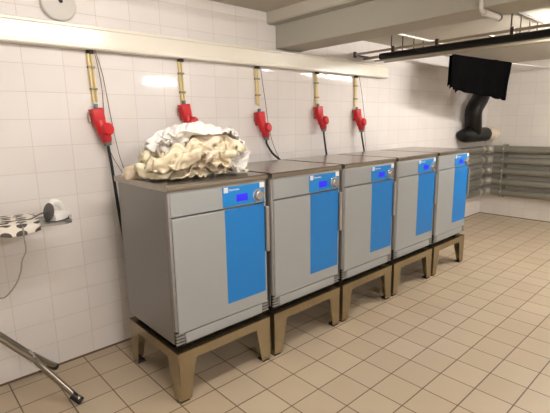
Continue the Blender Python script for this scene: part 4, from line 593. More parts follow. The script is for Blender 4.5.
-6,-1,3,1,-3,1,1,-1,9,-14,3,-2,4,-4,14,-13,-1,-5,-1,11,-7,-11,1,0,6,-4,0,-1,-3,1,0,3,-3,2,6,-8,3,6,-8,-1,3,3,-9,1,-3,4,-3,-1,5,-1,-7,7,-10,7,0,-6,1,4,12,-10,8,-9,-7,9,-8,6,-5,2,-2,
0,-2,7,-10,1,-3,-1,1,0,-3,-3,7,-10,2,10,-3,-7,-5,9,6,6,-6,-15,1,0,10,-8,-3,-2,10,-8,6,-6,-1,-2,1,-2,0,-9,3,0,-2,6,13,0,-14,4,-18,4,4,12,-8,0,-6,2,0,-3,-1,12,-2,-6,-2,0,4,-8,0,1,-4,
7,1,-8,1,4,9,-18,3,-1,12,-12,5,-4,1,0,1,4,-1,-9,0,6,-6,6,-6,-14,11,10,-11,-5,-1,2,0,-2,1,13,1,-2,-19,-1,9,-4,1,2,-4,1,4,-8,3,1,1,6,-6,-14,1,2,13,-10,-2,1,-5,-2,3,-4,6,-4,3,18,-18,
16,-5,-14,10,6,-9,-1,-6,6,14,-7,-7,-14,2,-2,0,17,-14,3,1,-1,-5,3,-8,15,9,-20,11,-9,-2,22,-13,2,-10,15,-8,-6,0,6,11,-14,0,0,3,-3,17,-15,3,1,1,-6,6,-6,3,1,-4,0,9,-6,10,-10,1,7,6,-7,
-4,-6,11,-14,-1,2,1,0,-3,12,-10,4,-5,5,-1,-1,-3,17,-3,-13,7,1,-1,-3,4,-4,12,7,1,-3,-20,-11,1,-2,2,4,-5,-1,9,-11,2,0,1,0,-2,-7,2,13,0,-4,0,-7,14,-5,-2,6,-7,1,10,-12,1,-1,0,0,0,4,-4,
8,-6,0,-1,4,-5,0,13,3,-15,6,-11,16,-1,-5,4,-10,7,-4,1,-8,-3,0,-1,-1,10,-10,3,-2,9,-9,4,1,-1,1,-2,2,12,-15,18,-7,-10,8,-2,-5,0,6,-8,-13,5,-4,-1,-2,1,9,-9,7,-4,10,-11,2,4,9,-3,-9,4,
1,-6,1,12,-9,-3,8,-12,-1,5,-9,-7,8,-7,2,-1,2,2,-3,5,-3,9,-10,12,-10,0,10,-10,7,-2,-2,-3,6,-6,5,7,-10,8,-14,3,-3,6,-3,0,-1,12,-13,3,-1,-2,9,-8,7,2,-7,8,-7,-2,7,5,-7,5,-6,7,7,-4,-11,
1,-4,1,2,1,-3,1,2,-3,2,4,-5,5,-2,-1,6,-8,17,0,-9,-4,1,1,1,0,9,-7,-7,-6,6,3,-7,-2,0,5,12,-20,1,4,3,-4,0,3,-1,5,-5,-1,3,1,10,-5,-4,4,-8,10,-11,-2,4,-2,14,-14,6,2,-7,-2,-2,1,1,0,1,0,
1,1,-3,6,9,-6,-8,-3,3,1,8,-10,-9,9,-7,6,-13,21,-13,-1,0,1,12,-18,2,1,-1,-1,0,2,4,6,-6,4,-9,1,4,-3,-1,11,58,9,6,-11,-13,-10,-9,12,-1,-9,-9,-11,-8,1,-9,-10,4,-5,-8,-5,-8,-14,-11,-10,
-12,-7,-7,2,-2,-17,3,24,-2,-1,-2,-10,3,3,-2,10,-3,-12,4,1,-7,2,3,-4,6,1,3,-1,1,-2,-4,-4,-2,9,-14,8,-1,7,0,-12,3,-7,6,-4,0,-2,11,0,-8,-2,-4,14,-10,-1,3,0,1,1,1,-6,10,-14,4,-3,14,-6,
-1,-2,-8,3,-5,-3,3,19,-17,0,6,0,-1,-10,2,2,0,4,2,-5,0,-1,3,9,-7,-15,13,1,1,6,-11,0,-2,3,12,-15,0,-1,-5,7,0,-7,3,-2,2,-2,0,7,1,-4,14,-7,2,-7,-18,17,3,-3,1,-3,7,4,-9,-2,2,-2,1,-6,4,
2,-5,3,-8,0,6,-1,-2,12,2,8,-5,3,-4,-18,12,0,3,1,4,-10,2,0,0,4,-3,-9,2,-2,-2,6,6,2,-8,-3,14,-6,10,-11,6,-6,7,-4,-9,5,2,8,-13,5,-3,-2,-1,-2,6,2,-8,-1,-2,-6,-3,9,4,2,-10,14,4,1,-6,-6,
5,2,-9,1,0,1,15,-5,-6,1,-2,2,-5,0,-1,5,2,-1,10,-12,-4,-2,3,-2,-4,4,-2,4,-12,5,8,-4,-1,1,-9,1,2,-1,1,1,-2,5,6,-4,5,-1,-11,2,7,0,-5,3,-6,6,1,-4,1,-2,-4,1,-1,-5,-3,5,-3,1,13,-2,0,-8,
4,2,1,9,1,-4,-8,1,6,3,-10,1,9,4,-3,-5,-1,-3,1,-3,3,5,1,-2,-8,2,7,3,-6,2,-2,-4,1,3,15,-3,-4,-6,-9,5,-2,2,-1,0,0,-3,-2,0,8,-4,6,10,-7,5,-7,2,0,-4,7,2,-5,0,-13,17,-6,-4,5,-15,0,1,5,
-1,-1,0,0,-2,-5,1,-2,12,4,-7,5,-2,-3,6,-5,-5,9,-2,11,-16,8,-4,-8,9,-7,-6,7,2,-3,0,2,6,-7,-8,21,-19,0,3,0,-1,5,-3,3,-1,7,3,-12,-1,-3,5,-2,-5,4,0,-9,7,9,-2,-1,-3,3,4,-20,1,15,-7,3,
-4,-5,-4,3,19,-17,5,0,2,-1,-5,-6,-2,4,1,-2,-8,8,1,-3,0,7,-2,-3,0,-6,7,-7,-1,7,3,-6,0,2,-3,2,-1,1,1,-8,4,-4,2,5,-1,-13,14,3,-3,-9,3,0,-2,-10,-1,9,6,-6,3,0,-3,5,-2,4,2,-2,-4,-11,-1,
4,0,-3,8,1,-10,7,4,1,-7,-2,-1,1,1,-5,6,-1,-6,18,-13,4,-2,-1,3,0,-5,-8,-1,-1,1,4,1,2,-3,-6,6,-1,2,-1,-2,-2,-4,3,5,5,-7,-9,0,8,2,0,-3,5,0,-12,7,-5,1,1,-4,10,2,-4,-7,9,-3,1,1,-2,-2,
-2,-3,10,11,-19,11,-11,1,4,-1,-2,4,-8,-4,6,-5,6,2,-10,15,3,-4,-12,12,1,-3,7,-1,-6,-6,-5,9,4,-8,-1,-2,-4,9,-2,-2,-7,5,-3,5,-9,4,-3,-1,6,1,6,-13,3,6,-5,5,5,-4,-10,-3,11,-3,-4,16,0,
-11,3,12,0,-8,1,-2,9,-6,-1,-7,19,-6,-7,9,-8,3,-2,-4,8,10,0,-12,-5,11,-3,-7,7,3,-4,-6,-5,0,1,-1,-4,3,6,-9,4,7,-2,-6,7,-9,4,0,-8,11,6,3,0,-8,0,-13,3,4,5,-5,-9,5,-5,10,-6,-3,5,-1,-8,
13,-1,0,-7,8,-5,-1,1,-10,11,1,-2,-5,3,2,-12,15,-6,7,2,-9,7,-7,7,-2,-11,2,1,5,1,1,-2,0,0,4,5,0,-17,-2,5,3,2,4,3,-9,1,2,-4,4,-8,1,7,2,-4,17,-26,-1,9,1,3,-10,5,2,-4,-6,2,7,-6,11,12,
-6,0,-13,0,-4,93,10,-13,-10,-3,-8,9,10,-13,-9,-5,4,-7,0,8,-6,-13,1,-9,-4,-8,-1,5,-5,2,11,-11,-5,8,-13,3,-3,-3,12,-17,7,17,-8,4,-15,16,-1,-19,16,1,-10,17,-3,-7,5,-14,10,1,-1,8,-9,
15,-10,-2,6,-4,-14,6,-8,0,22,-12,2,-1,-3,0,-12,18,6,-11,-4,6,-1,-4,-3,7,-11,11,10,0,11,1,-2,-8,0,5,-3,-9,-1,18,-1,-16,-4,14,3,-18,-2,12,1,9,-12,15,-11,-15,2,0,12,-11,10,9,-3,7,1,
-3,-7,7,-4,-6,-2,-6,-1,-3,7,13,-9,-11,18,-9,12,-12,14,0,-10,1,-6,2,-10,6,9,0,6,-9,11,-4,-4,-13,-1,2,9,-7,-8,10,1,9,-16,5,-10,9,-3,13,1,-15,11,10,-12,-4,13,10,-2,-5,-15,9,-5,-2,6,1,
-5,13,-9,-14,15,2,0,5,-5,8,1,-5,3,-3,-20,4,2,-15,2,13,2,-1,-9,5,-7,12,-6,1,3,1,4,-6,5,-5,6,-3,7,-16,-13,10,3,1,-2,0,-2,5,-11,2,-2,10,-2,-3,1,-5,6,7,5,-16,13,1,-15,3,-7,-4,13,-4,4,
-6,10,-2,-3,9,-3,7,-11,-11,16,-8,5,-13,18,-3,3,3,-9,9,-19,16,-5,-15,3,15,-5,6,-3,3,-13,4,1,9,1,-1,5,-12,-1,7,1,-2,-11,10,8,-4,0,-12,1,-2,10,-6,-2,1,-14,14,13,-6,-1,-7,5,4,1,-8,-3,
15,-6,6,2,1,0,4,-16,1,5,3,-1,-20,10,2,-2,-2,3,-14,-1,8,7,0,11,1,5,-1,-4,-11,1,7,7,5,4,-12,0,-7,-7,4,-2,19,-16,3,13,-19,-2,4,4,-7,13,14,-19,-3,7,1,5,-5,-5,-7,-1,1,9,1,1,-2,-1,-6,17,
-12,1,7,-15,5,7,-7,-8,6,-7,-4,25,-1,-8,16,0,2,-1,2,-2,-7,-13,8,5,6,0,6,-13,9,1,-10,14,1,-4,-2,-7,-10,-4,13,-4,-13,19,-13,11,2,-6,-13,-1,2,2,-3,15,0,2,-3,10,-17,12,5,-7,4,-6,7,1,-7,
-5,-8,4,6,-9,0,-6,13,5,-2,-1,2,2,-7,-15,6,12,0,-14,4,-9,22,5,-9,1,7,-3,1,-3,-8,-11,4,-7,2,9,-18,7,5,-7,-5,6,6,-3,0,-10,10,4,-1,12,-11,-4,-2,-3,10,7,-3,-1,2,-8,3,0,-2,-8,13,-17,19,
3,-6,-10,-1,7,-8,5,7,-2,4,-15,3,-2,3,16,-24,11,10,-5,0,1,-2,5,-1,-3,8,0,-21,18,3,-4,1,-9,14,-4,-2,5,1,-6,-17,8,-5,2,1,-5,11,5,-4,1,-2,-8,13,-2,-1,10,-3,-18,13,4,-8,9,-14,15,-14,4,
5,-1,-5,-6,17,-18,5,0,-2,15,2,-5,-3,9,-15,6,3,-3,3,-1,-9,5,12,-13,0,-5,1,-1,6,10,-1,-7,1,12,-6,-6,-2,0,8,5,-12,13,13,-11,-7,-2,11,0,-8,12,-12,13,-7,-15,15,-7,-6,7,10,-2,-16,13,11,
-9,-14,-5,6,9,0,-9,9,9,-18,6,3,-2,5,-12,16,-12,14,-6,-12,20,-11,-10,5,7,4,-18,7,3,-6,-4,1,4,4,-7,1,0,4,6,-18,7,12,-12,-6,20,-15,10,-10,-1,7,-5,-7,-1,0,-1,1,10,4,-10,-5,4,6,-6,-9,
-5,15,-1,-3,11,-17,4,9,-12,16,-14,6,-5,-1,1,-4,1,-2,2,-7,0,18,13,-10,-20,-6,11,-11,3,-10,5,16,-18,1,11,-9,3,4,-1,5,-12,0,-1,11,8,9,-5,-8,-9,3,7,4,-6,-7,-5,17,6,-12,-12,-1,25,1,-6,
4,-7,-12,10,-9,1,2,6,-13,-5,4,4,7,3,3,-8,7,5,-16,0,5,12,-4,8,-4,-3,3,7,9,12,7,10,9,15,2,8,11,12,2,6,7,11,1,-3,-5,3,-2,-3,-3,-1,11,5,6,3,-5,-1,-2,-2,4,-2,-3,-4,6,0,0,5,7,-16,-3,-1,
9,4,0,-5,8,5,-15,-7,6,-1,6,-2,13,-2,-5,-3,2,4,0,1,-4,4,1,-18,6,13,-10,-4,2,9,4,-6,-12,11,11,-5,-5,1,4,7,-7,4,-1,1,-11,-1,8,-4,8,-1,-13,10,-7,8,5,-8,-3,0,5,3,-4,-3,18,-4,1,-11,1,5,
7,-10,11,-1,2,-10,-5,5,3,0,-2,0,1,0,8,-8,-11,-3,7,10,3,-8,-1,14,-3,9,-13,0,-3,14,-4,-2,6,0,-6,-4,-4,5,8,-2,-8,-3,6,11,-2,-14,-8,6,3,4,0,1,-7,-1,12,-4,1,-5,-2,4,2,3,-1,0,-7,-10,10,
3,5,-2,1,3,0,-3,-9,-11,7,-6,-1,5,5,-5,-4,5,0,1,2,0,-5,-10,14,0,3,-4,-7,1,5,2,-7,6,3,-1,2,-9,-2,11,-2,-2,-7,3,3,1,1,-1,-7,3,-7,18,-11,2,5,4,-9,3,0,4,-8,1,1,8,-6,5,8,-10,6,-6,11,2,
-2,-2,-2,-3,12,-16,12,-2,-1,-2,1,-8,8,-2,-4,0,12,-13,8,2,0,-1,3,7,-7,5,0,-2,1,0,-2,6,-15,12,-5,1,6,2,-16,1,6,1,-6,0,-10,16,2,0,5,-4,10,0,0,0,1,0,-6,1,2,-9,12,-3,1,-2,0,2,4,-8,-3,
-14,13,-1,7,-18,4,10,7,0,13,0,-1,-3,0,3,5,-11,2,4,-8,4,-1,0,-3,-3,8,0,1,-1,-9,-1,3,-5,-6,-2,9,8,7,3,-2,1,-2,-5,-8,14,-2,-5,6,-2,2,-5,2,1,-3,12,-6,-7,4,-4,-6,14,-2,-2,0,6,9,-5,6,-1,
2,0,-1,-9,6,3,-2,-2,-4,8,0,-10,6,3,-13,16,-1,-1,-2,-1,1,0,-2,-6,14,-3,-2,-2,-4,6,2,0,-7,3,2,0,3,0,-8,9,-11,6,8,-6,-1,0,3,-1,-4,0,-2,7,7,2,0,-4,4,-7,10,-6,1,-3,0,5,-10,-1,11,-5,4,
-5,5,4,-1,-1,1,-3,1,-1,-3,-12,3,3,1,1,0,-4,1,4,-2,2,-6,-8,7,-1,-2,6,3,2,-3,-1,3,-1,2,0,-1,0,-2,3,12,-9,0,6,-3,3,-7,7,-2,-5,9,-3,2,-10,1,-3,1,2,7,4,-9,6,-3,3,1,-2,1,-1,12,0,-13,3,1,
2,4,-4,2,3,-13,13,0,-5,-3,-6,1,-1,1,3,8,-7,-11,10,6,4,-2,3,3,-6,8,-4,4,4,-7,5,0,4,-4,-6,1,11,-1,-2,-5,-4,-8,-1,-3,7,16,-13,2,-8,12,4,-6,15,-2,0,-2,-5,9,-3,2,-2,10,-7,2,-1,0,2,-2,0,
5,-5,0,2,-7,9,-15,12,-11,0,16,-7,2,-11,1,6,-3,-2,1,2,2,1,-2,3,-8,7,1,2,-2,6,-5,-3,-1,-5,9,-2,2,-2,5,-2,-1,8,-9,4,1,1,-3,0,-5,11,-1,-2,4,-5,5,-2,0,-11,10,2,-2,-2,-1,6,-2,0,9,5,-7,0,
2,-8,-2,5,2,1,1,-2,-4,4,5,1,0,1,-1,-4,1,-16,12,5,-2,-8,10,4,-8,14,8,-5,-4,2,-4,-1,2,4,1,-1,2,-2,-1,5,-2,4,1,5,-23,12,-1,3,4,-6,-9,6,8,-14,0,8,7,1,-1,-5,1,-5,6,0,2,-1,4,2,-17,1,3,
12,6,-9,-10,3,7,5,-9,-9,13,-2,-4,-5,4,-3,5,2,-12,5,2,2,-2,1,0,-13,20,-4,0,-5,11,2,-9,-6,-1,4,8,-14,-69,11,-11,9,-6,12,-3,11,12,2,11,8,-11,-9,13,10,15,11,1,7,-2,11,5,3,0,-4,-8,5,12,
-23,20,-15,-1,-7,16,-2,-14,10,-7,1,16,-3,-12,2,-1,-1,3,-6,10,-7,0,-4,3,4,5,4,-8,5,-11,2,12,-2,-11,-2,7,0,9,-13,4,15,-9,-7,0,-1,0,8,-11,7,-6,8,-5,4,6,-11,-7,3,-4,-3,-1,-1,3,5,6,-7,
2,9,-20,0,18,5,-19,0,5,-3,10,-12,12,-7,0,-3,0,5,-11,2,2,-2,1,9,0,-1,-5,9,-15,8,6,-16,1,0,6,-1,1,0,-2,0,1,-4,6,1,-4,2,-11,-1,8,4,4,-8,5,2,5,-11,8,-18,17,-1,-12,-2,10,-6,1,2,-7,10,
-15,16,-3,-9,8,-5,-11,13,-12,16,-17,3,1,1,1,10,-14,4,-1,6,-6,5,-8,13,-10,-3,9,-6,6,0,-1,-1,-10,10,-4,-6,18,-15,6,-3,3,-7,-1,1,11,1,-17,0,13,-10,8,-7,11,-11,-1,2,9,-7,8,1,-8,-8,-11,
2,1,-1,-4,4,-4,6,-3,-5,0,1,2,13,-13,7,-3,5,-4,5,-8,5,-6,-1,2,10,6,-11,-3,3,-8,-4,6,-4,-1,-3,-3,6,3,-7,14,-4,-3,0,1,-2,1,3,-5,-3,4,2,-3,2,1,2,-7,0,-4,23,-11,3,-12,-5,7,-6,1,7,-9,2,
7,-4,2,-1,-4,5,-2,-1,1,-6,0,4,3,0,-8,-2,10,-10,18,-14,14,-6,-13,0,5,14,0,-13,3,1,2,-11,-1,9,8,-12,-3,9,-11,-5,9,11,-7,0,2,-4,0,14,-5,-11,5,2,1,-7,12,6,0,-13,-1,-2,6,-10,9,8,-11,-1,
13,-14,-8,3,1,-2,-10,6,-7,-1,4,11,4,0,-15,6,-6,-3,8,1,-10,13,-9,-5,0,-1,6,3,0,19,-8,-8,-11,-3,5,2,6,-5,2,14,-7,-1,-2,-12,0,12,-11,-2,2,-1,0,4,0,10,-6,-6,0,1,18,-9,-4,-4,-1,-2,0,4,
3,-2,13,-15,3,-6,0,-4,-2,10,4,-9,9,-3,0,-6,17,-9,-5,-1,1,13,-11,16,-11,0,2,10,-12,1,-1,-2,-3,5,-9,-1,5,1,0,-2,0,5,-2,7,-7,18,-11,-8,-2,8,-9,-1,16,-13,1,-3,2,1,0,8,-11,-3,1,2,-1,0,
-1,9,-8,1,3,-3,5,-5,19,-4,-4,1,-6,3,-10,18,-14,3,5,-5,-1,-4,12,-7,4,10,4,-12,-6,-6,2,2,3,1,-3,2,0,13,-3,-1,-8,-1,20,-17,1,-1,1,-2,-1,5,-8,7,3,-2,7,16,0,-2,-11,-4,-1,3,1,-9,-6,1,11,
-4,-4,-1,-4,19,-4,-14,1,-2,-2,8,-1,12,1,-19,-3,1,9,9,12,1,-3,-6,-15,10,-10,0,-5,11,4,-6,-2,-3,16,-11,-8,4,-4,0,11,-14,0,17,-6,-8,-2,-2,6,1,1,-7,17,-12,14,-9,2,-2,3,4,-9,0,-1,7,2,
-19,3,-1,-1,-1,1,0,0,3,3,-1,-2,3,-7,10,-14,11,2,4,-1,-2,1,-12,5,2,5,4,-5,4,-17,1,-2,11,-7,-1,4,9,-8,2,4,-9,0,-1,14,-11,2,-1,3,-10,-11,15,-10,1,-1,-8,1,10,11,-19,14,-12,-2,0,6,-5,
-1,4,-4,-1,5,3,-10,12,-8,10,-9,7,-1,-8,8,-5,-1,12,-13,-5,5,16,-18,17,-1,-15,-3,2,10,-17,6,18,-2,-2,-5,-5,8,-7,12,-14,-12,4,1,-3,1,5,16,-16,-10,3,3,-4,13,8,-12,-4,-7,16,-3,-11,6,6,
14,-12,-10,9,-14,15,1,2,-12,8,-11,0,11,3,-9,-6,15,-8,-7,11,3,4,-7,-9,0,3,3,0,2,14,-7,-17,8,-9,126,4,5,-1,-13,5,16,7,4,10,3,-2,11,10,2,-1,8,-6,11,-2,-16,6,-8,-3,-11,-9,-1,8,-3,-2,6,
6,5,-9,-18,4,9,-10,8,-1,-1,-2,13,5,-15,11,-19,8,8,-16,-1,9,10,-1,-7,-8,-5,6,-6,7,10,4,-7,-2,-7,4,-17,16,-12,0,0,7,12,-5,0,-19,7,4,-1,-9,6,8,0,-5,-2,-11,8,0,6,-5,11,-8,-11,5,-1,-3,
13,1,-17,2,6,-1,-3,3,-6,13,4,-7,-11,9,0,-1,-3,9,-10,0,-3,-5,-2,1,7,-9,19,-12,2,3,11,-16,-1,-1,-1,1,3,2,4,3,-1,-13,6,1,-4,8,-13,-1,0,13,-14,-2,1,6,-4,14,-8,0,8,-9,-8,3,14,4,-8,-16,
13,1,-2,0,-5,6,-2,-11,15,-10,8,-7,8,-9,-1,-1,4,-1,0,4,0,11,-17,-2,1,8,4,-7,-5,8,-3,1,1,-1,11,-16,-5,3,-2,18,0,-4,-4,-8,-1,0,9,-1,-13,14,7,-14,-7,5,7,1,-11,3,4,-2,5,-3,-7,10,-8,7,2,
-17,5,20,-1,-9,2,-6,2,-5,9,-16,10,4,-11,-4,10,9,-9,-1,1,-3,-3,7,-11,-4,6,5,0,9,5,-7,-6,17,-14,7,-14,2,0,-1,-2,-1,1,-2,0,4,8,-14,8,1,0,0,-13,6,13,-13,-4,2,2,8,12,-11,-14,3,8,-4,-3,
11,-12,-1,4,-5,-1,0,2,10,-2,2,-5,-4,-7,0,-2,7,-4,-2,-3,-1,10,-4,9,-12,4,-4,0,0,6,-1,-3,0,-6,-2,5,-3,4,7,0,-5,-3,4,-7,0,-1,-3,6,-1,-5,15,9,-17,-7,2,0,-2,5,0,16,-12,-11,1,-2,-1,-1,5,
14,-5,-11,0,10,-9,8,8,-18,-2,2,-1,9,14,-16,5,-8,-1,12,6,-18,6,13,-9,-10,2,-3,-1,3,20,-3,9,-12,0,-3,3,0,-2,-2,2,-3,14,-5,-10,8,8,-12,5,1,0,-4,17,-2,-10,4,-8,-7,-2,-3,3,8,-11,2,-4,0,
5,-11,5,0,-2,18,-9,2,-12,-9,6,6,21,-3,-16,14,-3,-13,1,3,4,-3,-6,2,19,-21,-6,19,-14,2,3,0,-7,8,11,-9,-6,15,-13,2,-2,11,5,-13,15,-2,-9,1,-14,9,-5,-14,4,16,-17,-2,4,-2,-1,-1,6,-2,-2,
0,7,-2,9,-6,0,-3,-1,9,-10,11,0,-17,6,-2,-10,14,-9,5,9,-19,8,0,-1,0,-1,-2,-2,-1,-5,-1,3,21,-10,-12,9,-2,13,-2,3,-2,-11,-4,9,-13,-3,3,2,13,-15,2,1,2,-5,-1,-7,-2,10,1,0,-12,0,3,-1,6,
-1,7,6,8,-9,-11,2,1,3,-6,12,-10,15,-6,-7,-4,-3,-3,14,6,-12,-6,-2,12,4,-5,-5,2,-5,2,1,4,14,-13,6,2,1,-4,-7,16,-11,14,-13,5,10,-7,-13,3,16,-7,6,-12,-9,0,7,-7,11,-10,11,-8,2,3,-13,13,
-13,-1,-1,-2,12,-4,2,-1,0,-3,6,4,-4,12,-15,-4,7,-4,-10,17,-16,4,-1,19,-2,20,-11,-20,6,-9,2,1,-1,6,1,2,-7,17,-8,-3,-9,5,18,1,-19,4,0,-8,23,2,-15,-8,15,-7,11,-8,-5,-2,5,4,-10,1,4,-4,
3,2,14,-17,15,-15,-5,21,-1,5,4,-11,-14,14,11,-7,-18,-12,6,6,-8,-1,-2,1,17,-18,1,6,-5,-1,3,19,-2,8,-12,-21,22,14,-5,0,-7,-12,12,8,-2,5,-19,0,3,6,-3,3,-10,17,-9,-1,5,-8,3,0,4,12,10,
2,-11,-2,8,-3,6,-8,-17,14,8,1,4,-4,12,-7,3,-20,1,0,11,-13,4,6,-10,-1,2,2,10,3,11,-7,-8,13,-3,6,-14,-3,2,19,6,7,11,-1,10,3,4,8,13,6,14,-2,8,4,16,9,-11,1,13,18,12,13,-4,10,3,17,4,
-11,-2,3,-4,13,-8,1,5,5,-11,6,-1,11,-2,9,-15,0,15,-7,-9,-10,0,0,2,-2,11,-10,11,-16,7,4,6,-10,11,5,1,-7,6,-5,-2,-2,6,-15,9,2,5,9,1,-14,0,-8,12,1,-11,6,-10,-3,-5,3,1,9,-6,2,3,3,-1,3,
-12,5,-9,14,-2,0,-8,5,0,6,-3,-6,1,0,9,0,-2,12,-4,-8,-2,2,5,-4,-4,3,4,2,3,-8,6,-11,4,-15,9,-1,-1,11,0,7,-14,4,0,-2,1,1,11,1,-10,-3,-4,6,2,-5,3,1,-9,3,4,-1,0,3,2,0,-6,-6,5,5,4,-7,1,
3,-1,11,0,2,-3,0,-8,-10,1,5,-1,0,5,3,-7,5,0,-2,-2,2,10,-5,-9,1,12,0,-15,0,9,5,-4,-3,13,-5,4,-13,-6,2,0,-2,11,1,-10,6,-12,16,-7,-3,0,13,-9,-1,-2,7,8,-18,-2,-10,2,3,0,-1,5,1,-5,0,-4,
-1,-1,-1,13,-12,13,-13,6,3,-2,-9,16,-3,-7,-3,5,0,1,1,-4,-3,0,1,1,10,1,-10,3,-9,2,-1,-6,13,-11,12,-6,-2,3,4,-4,1,5,-7,-2,17,-7,10,-6,0,-13,1,-3,-1,-1,4,1,11,-11,3,9,-8,9,-16,9,3,-1,
-2,-2,3,-11,10,1,-2,7,-14,11,0,3,-10,7,5,-6,-6,0,4,-3,0,1,8,-2,13,-16,-2,3,5,-2,-10,14,-10,1,-3,3,-3,-8,3,-7,14,-3,-5,19,-11,0,-4,9,-3,-1,-8,-3,1,14,-10,4,-8,0,8,-8,3,-2,8,-9,2,-8,
-5,11,-6,3,-2,-2,10,-3,-11,8,-4,1,12,-6,2,-1,8,-14,-9,6,-3,1,4,5,-11,-1,-6,4,-4,6,0,0,-8,2,11,-15,16,-10,8,-5,-2,-4,0,-3,2,-4,12,-12,0,4,1,0,4,-7,-1,12,-10,-8,7,-2,-1,1,-7,19,-12,
8,-10,5,-3,0,-7,4,-10,7,-4,3,4,-1,2,1,-8,17,2,-13,21,-9,-2,-7,19,-14,4,-5,4,1,5,-12,1,9,-11,-11,7,4,-3,9,2,0,1,-5,4,-12,-1,-3,-1,16,0,-7,-8,6,7,-9,-4,3,-8,10,-1,7,0,-9,-10,-1,7,1,
1,2,-10,-2,-2,13,-5,15,-12,2,3,8,-5,-3,-1,9,-10,-10,7,-1,-2,-1,10,2,6,-17,1,-1,-2,3,6,-10,8,-12,3,-9,10,-2,-10,9,-1,9,-11,1,10,-15,3,1,-2,-8,-2,19,2,10,-4,-21,1,4,-2,9,-6,6,6,-3,1,
-6,10,-13,12,-1,-16,1,4,5,-5,0,-8,3,7,-6,4,-7,7,16,-15,-6,3,2,13,-11,-1,13,-20,9,-1,12,-17,1,3,-10,3,11,-3,-8,10,-1,-11,0,-5,17,-6,13,-2,-6,-6,7,-7,7,-3,-11,17,-3,1,-4,10,-3,5,-15,
-1,-8,1,5,3,-10,15,-1,6,-4,7,-18,4,11,6,-15,-4,13,-14,12,8,0,-9,2,13,-5,-15,5,0,2,-2,3,-3,17,-26,0,-2,3,0,17,-2,-1,-12,3,9,-16,0,0,-5,5,12,-5,-1,-3,0,-1,-10,4,5,-1,-7,-2,22,-11,-6,
1,1,-12,16,-7,9,5,-20,6,7,-5,1,-4,-1,8,0,-2,-1,12,-3,0,-1,-1,3,-3,-4,8,-7,-10,0,6,-8,0,-3,2,2,-6,12,-7,-3,2,-9,-1,2,4,8,4,0,1,2,1,2,-8,4,0,1,-3,-10,1,-5,0,2,-9,12,5,6,5,-8,-6,1,-4,
0,2,18,-5,0,5,3,1,-5,6,-20,8,5,-10,-3,1,9,-6,-11,0,0,-4,-38,-2,-10,-4,-7,2,-11,-14,11,-3,12,1,0,0,6,-3,-3,-6,-7,-1,-1,-6,-2,6,-7,-8,-4,13,-12,4,5,3,4,-10,1,1,-11,16,-14,-2,7,-5,1,
0,7,2,-3,-7,11,9,1,-20,4,3,5,-9,-5,-7,1,0,2,8,4,3,-15,-3,7,7,-18,3,6,-5,-3,12,4,2,-18,1,-2,12,-2,-8,4,11,-13,0,0,-1,5,-4,7,5,10,-20,4,1,11,-12,-7,10,-1,-14,2,1,5,-1,-1,-2,1,18,-4,
-13,8,-8,-8,-3,-3,7,-5,0,5,7,-10,1,11,7,-20,-4,8,-1,-4,-1,2,-4,5,-5,10,-8,2,0,-13,9,14,-8,-7,-6,2,3,-7,4,-1,1,-2,6,0,-2,1,8,2,-5,-8,-2,0,0,-1,3,-1,0,14,1,-10,1,3,-9,-7,-3,3,-3,-3,
0,0,8,1,-1,-1,1,2,6,-5,-8,-4,6,-2,13,-3,-12,-13,-3,17,7,-7,0,1,-5,5,-3,-5,-7,-2,5,15,-7,-10,-1,3,0,10,-4,-2,-1,-3,-3,9,-2,-9,8,-7,5,1,1,-1,-2,-1,-2,11,-1,3,-22,11,9,-11,-4,2,-3,13,
10,-4,-8,7,-19,0,21,-13,-1,4,4,0,3,-3,1,-7,5,14,6,-9,-3,-14,11,8,-8,-6,12,-17,8,8,4,-22,14,-13,3,-2,7,-11,-3,2,7,0,1,-5,-1,-6,8,-8,15,-12,-4,10,8,1,-9,0,-12,-1,9,9,-16,4,-4,-4,-10,
3,-3,5,1,3,1,-1,11,-13,0,3,-4,8,-14,2,-8,7,5,7,-1,-6,-3,0,6,8,-11,-1,-8,-3,12,-8,2,-2,8,0,-12,6,-3,-3,1,-2,20,-8,4,-10,2,-4,4,1,-4,-2,6,-9,4,-3,1,-6,-5,15,-8,-1,6,-1,-11,14,-10,-1,
-2,7,-1,-5,3,6,-11,10,-3,0,-2,0,-2,2,2,-5,-1,-1,-6,3,1,3,-5,7,13,-21,1,10,-9,2,1,-3,6,-5,17,-19,4,-1,-1,0,-4,-1,13,-11,11,3,-11,-5,1,3,3,-3,9,-9,1,0,18,-6,-10,-2,-6,14,-9,10,-9,8,
-2,5,9,-10,-15,-9,-2,9,3,-12,0,11,-10,3,3,2,-2,-8,6,7,-4,5,-5,-10,0,14,6,-2,13,2,-6,0,-16,-15,9,8,8,0,-15,-8,0,9,-10,23,-3,-8,-10,2,6,-1,6,-6,-2,-3,3,-4,-6,15,-8,8,15,-1,-8,2,-2,1,
12,-13,-1,-3,4,-6,11,4,4,-5,-2,-2,2,1,0,-11,11,-3,13,-11,-1,-5,4,-1,-8,-5,5,0,0,0,10,-12,-1,2,-3,12,-8,-4,9,0,-6,4,9,-4,-5,16,-6,-11,0,-4,11,-9,0,-4,1,11,-7,16,-11,4,-6,-7,-2,0,3,
3,-2,2,-1,0,5,-5,10,-9,5,-5,-4,12,-13,-15,12,-8,-1,0,15,-9,14,-4,-8,-6,-3,-3,-2,0,-2,20,3,-7,-9,14,-12,-1,9,-2,13,-18,-2,-16,12,-6,-4,-1,9,-2,4,-5,7,-2,-2,-5,-5,-2,8,-11,19,3,-13,
0,12,4,-18,9,-1,-1,-5,-6,-10,19,6,-17,-8,19,-19,13,-9,-4,-3,9,9,-5,-8,7,-3,2,15,0,-18,0,3,2,-5,23,-12,-12,-1,0,8,11,-14,0,-1,-2,-1,0,-2,-3,3,8,3,-1,-13,14,-1,-7,15,-8,-6,-1,3,6,13,
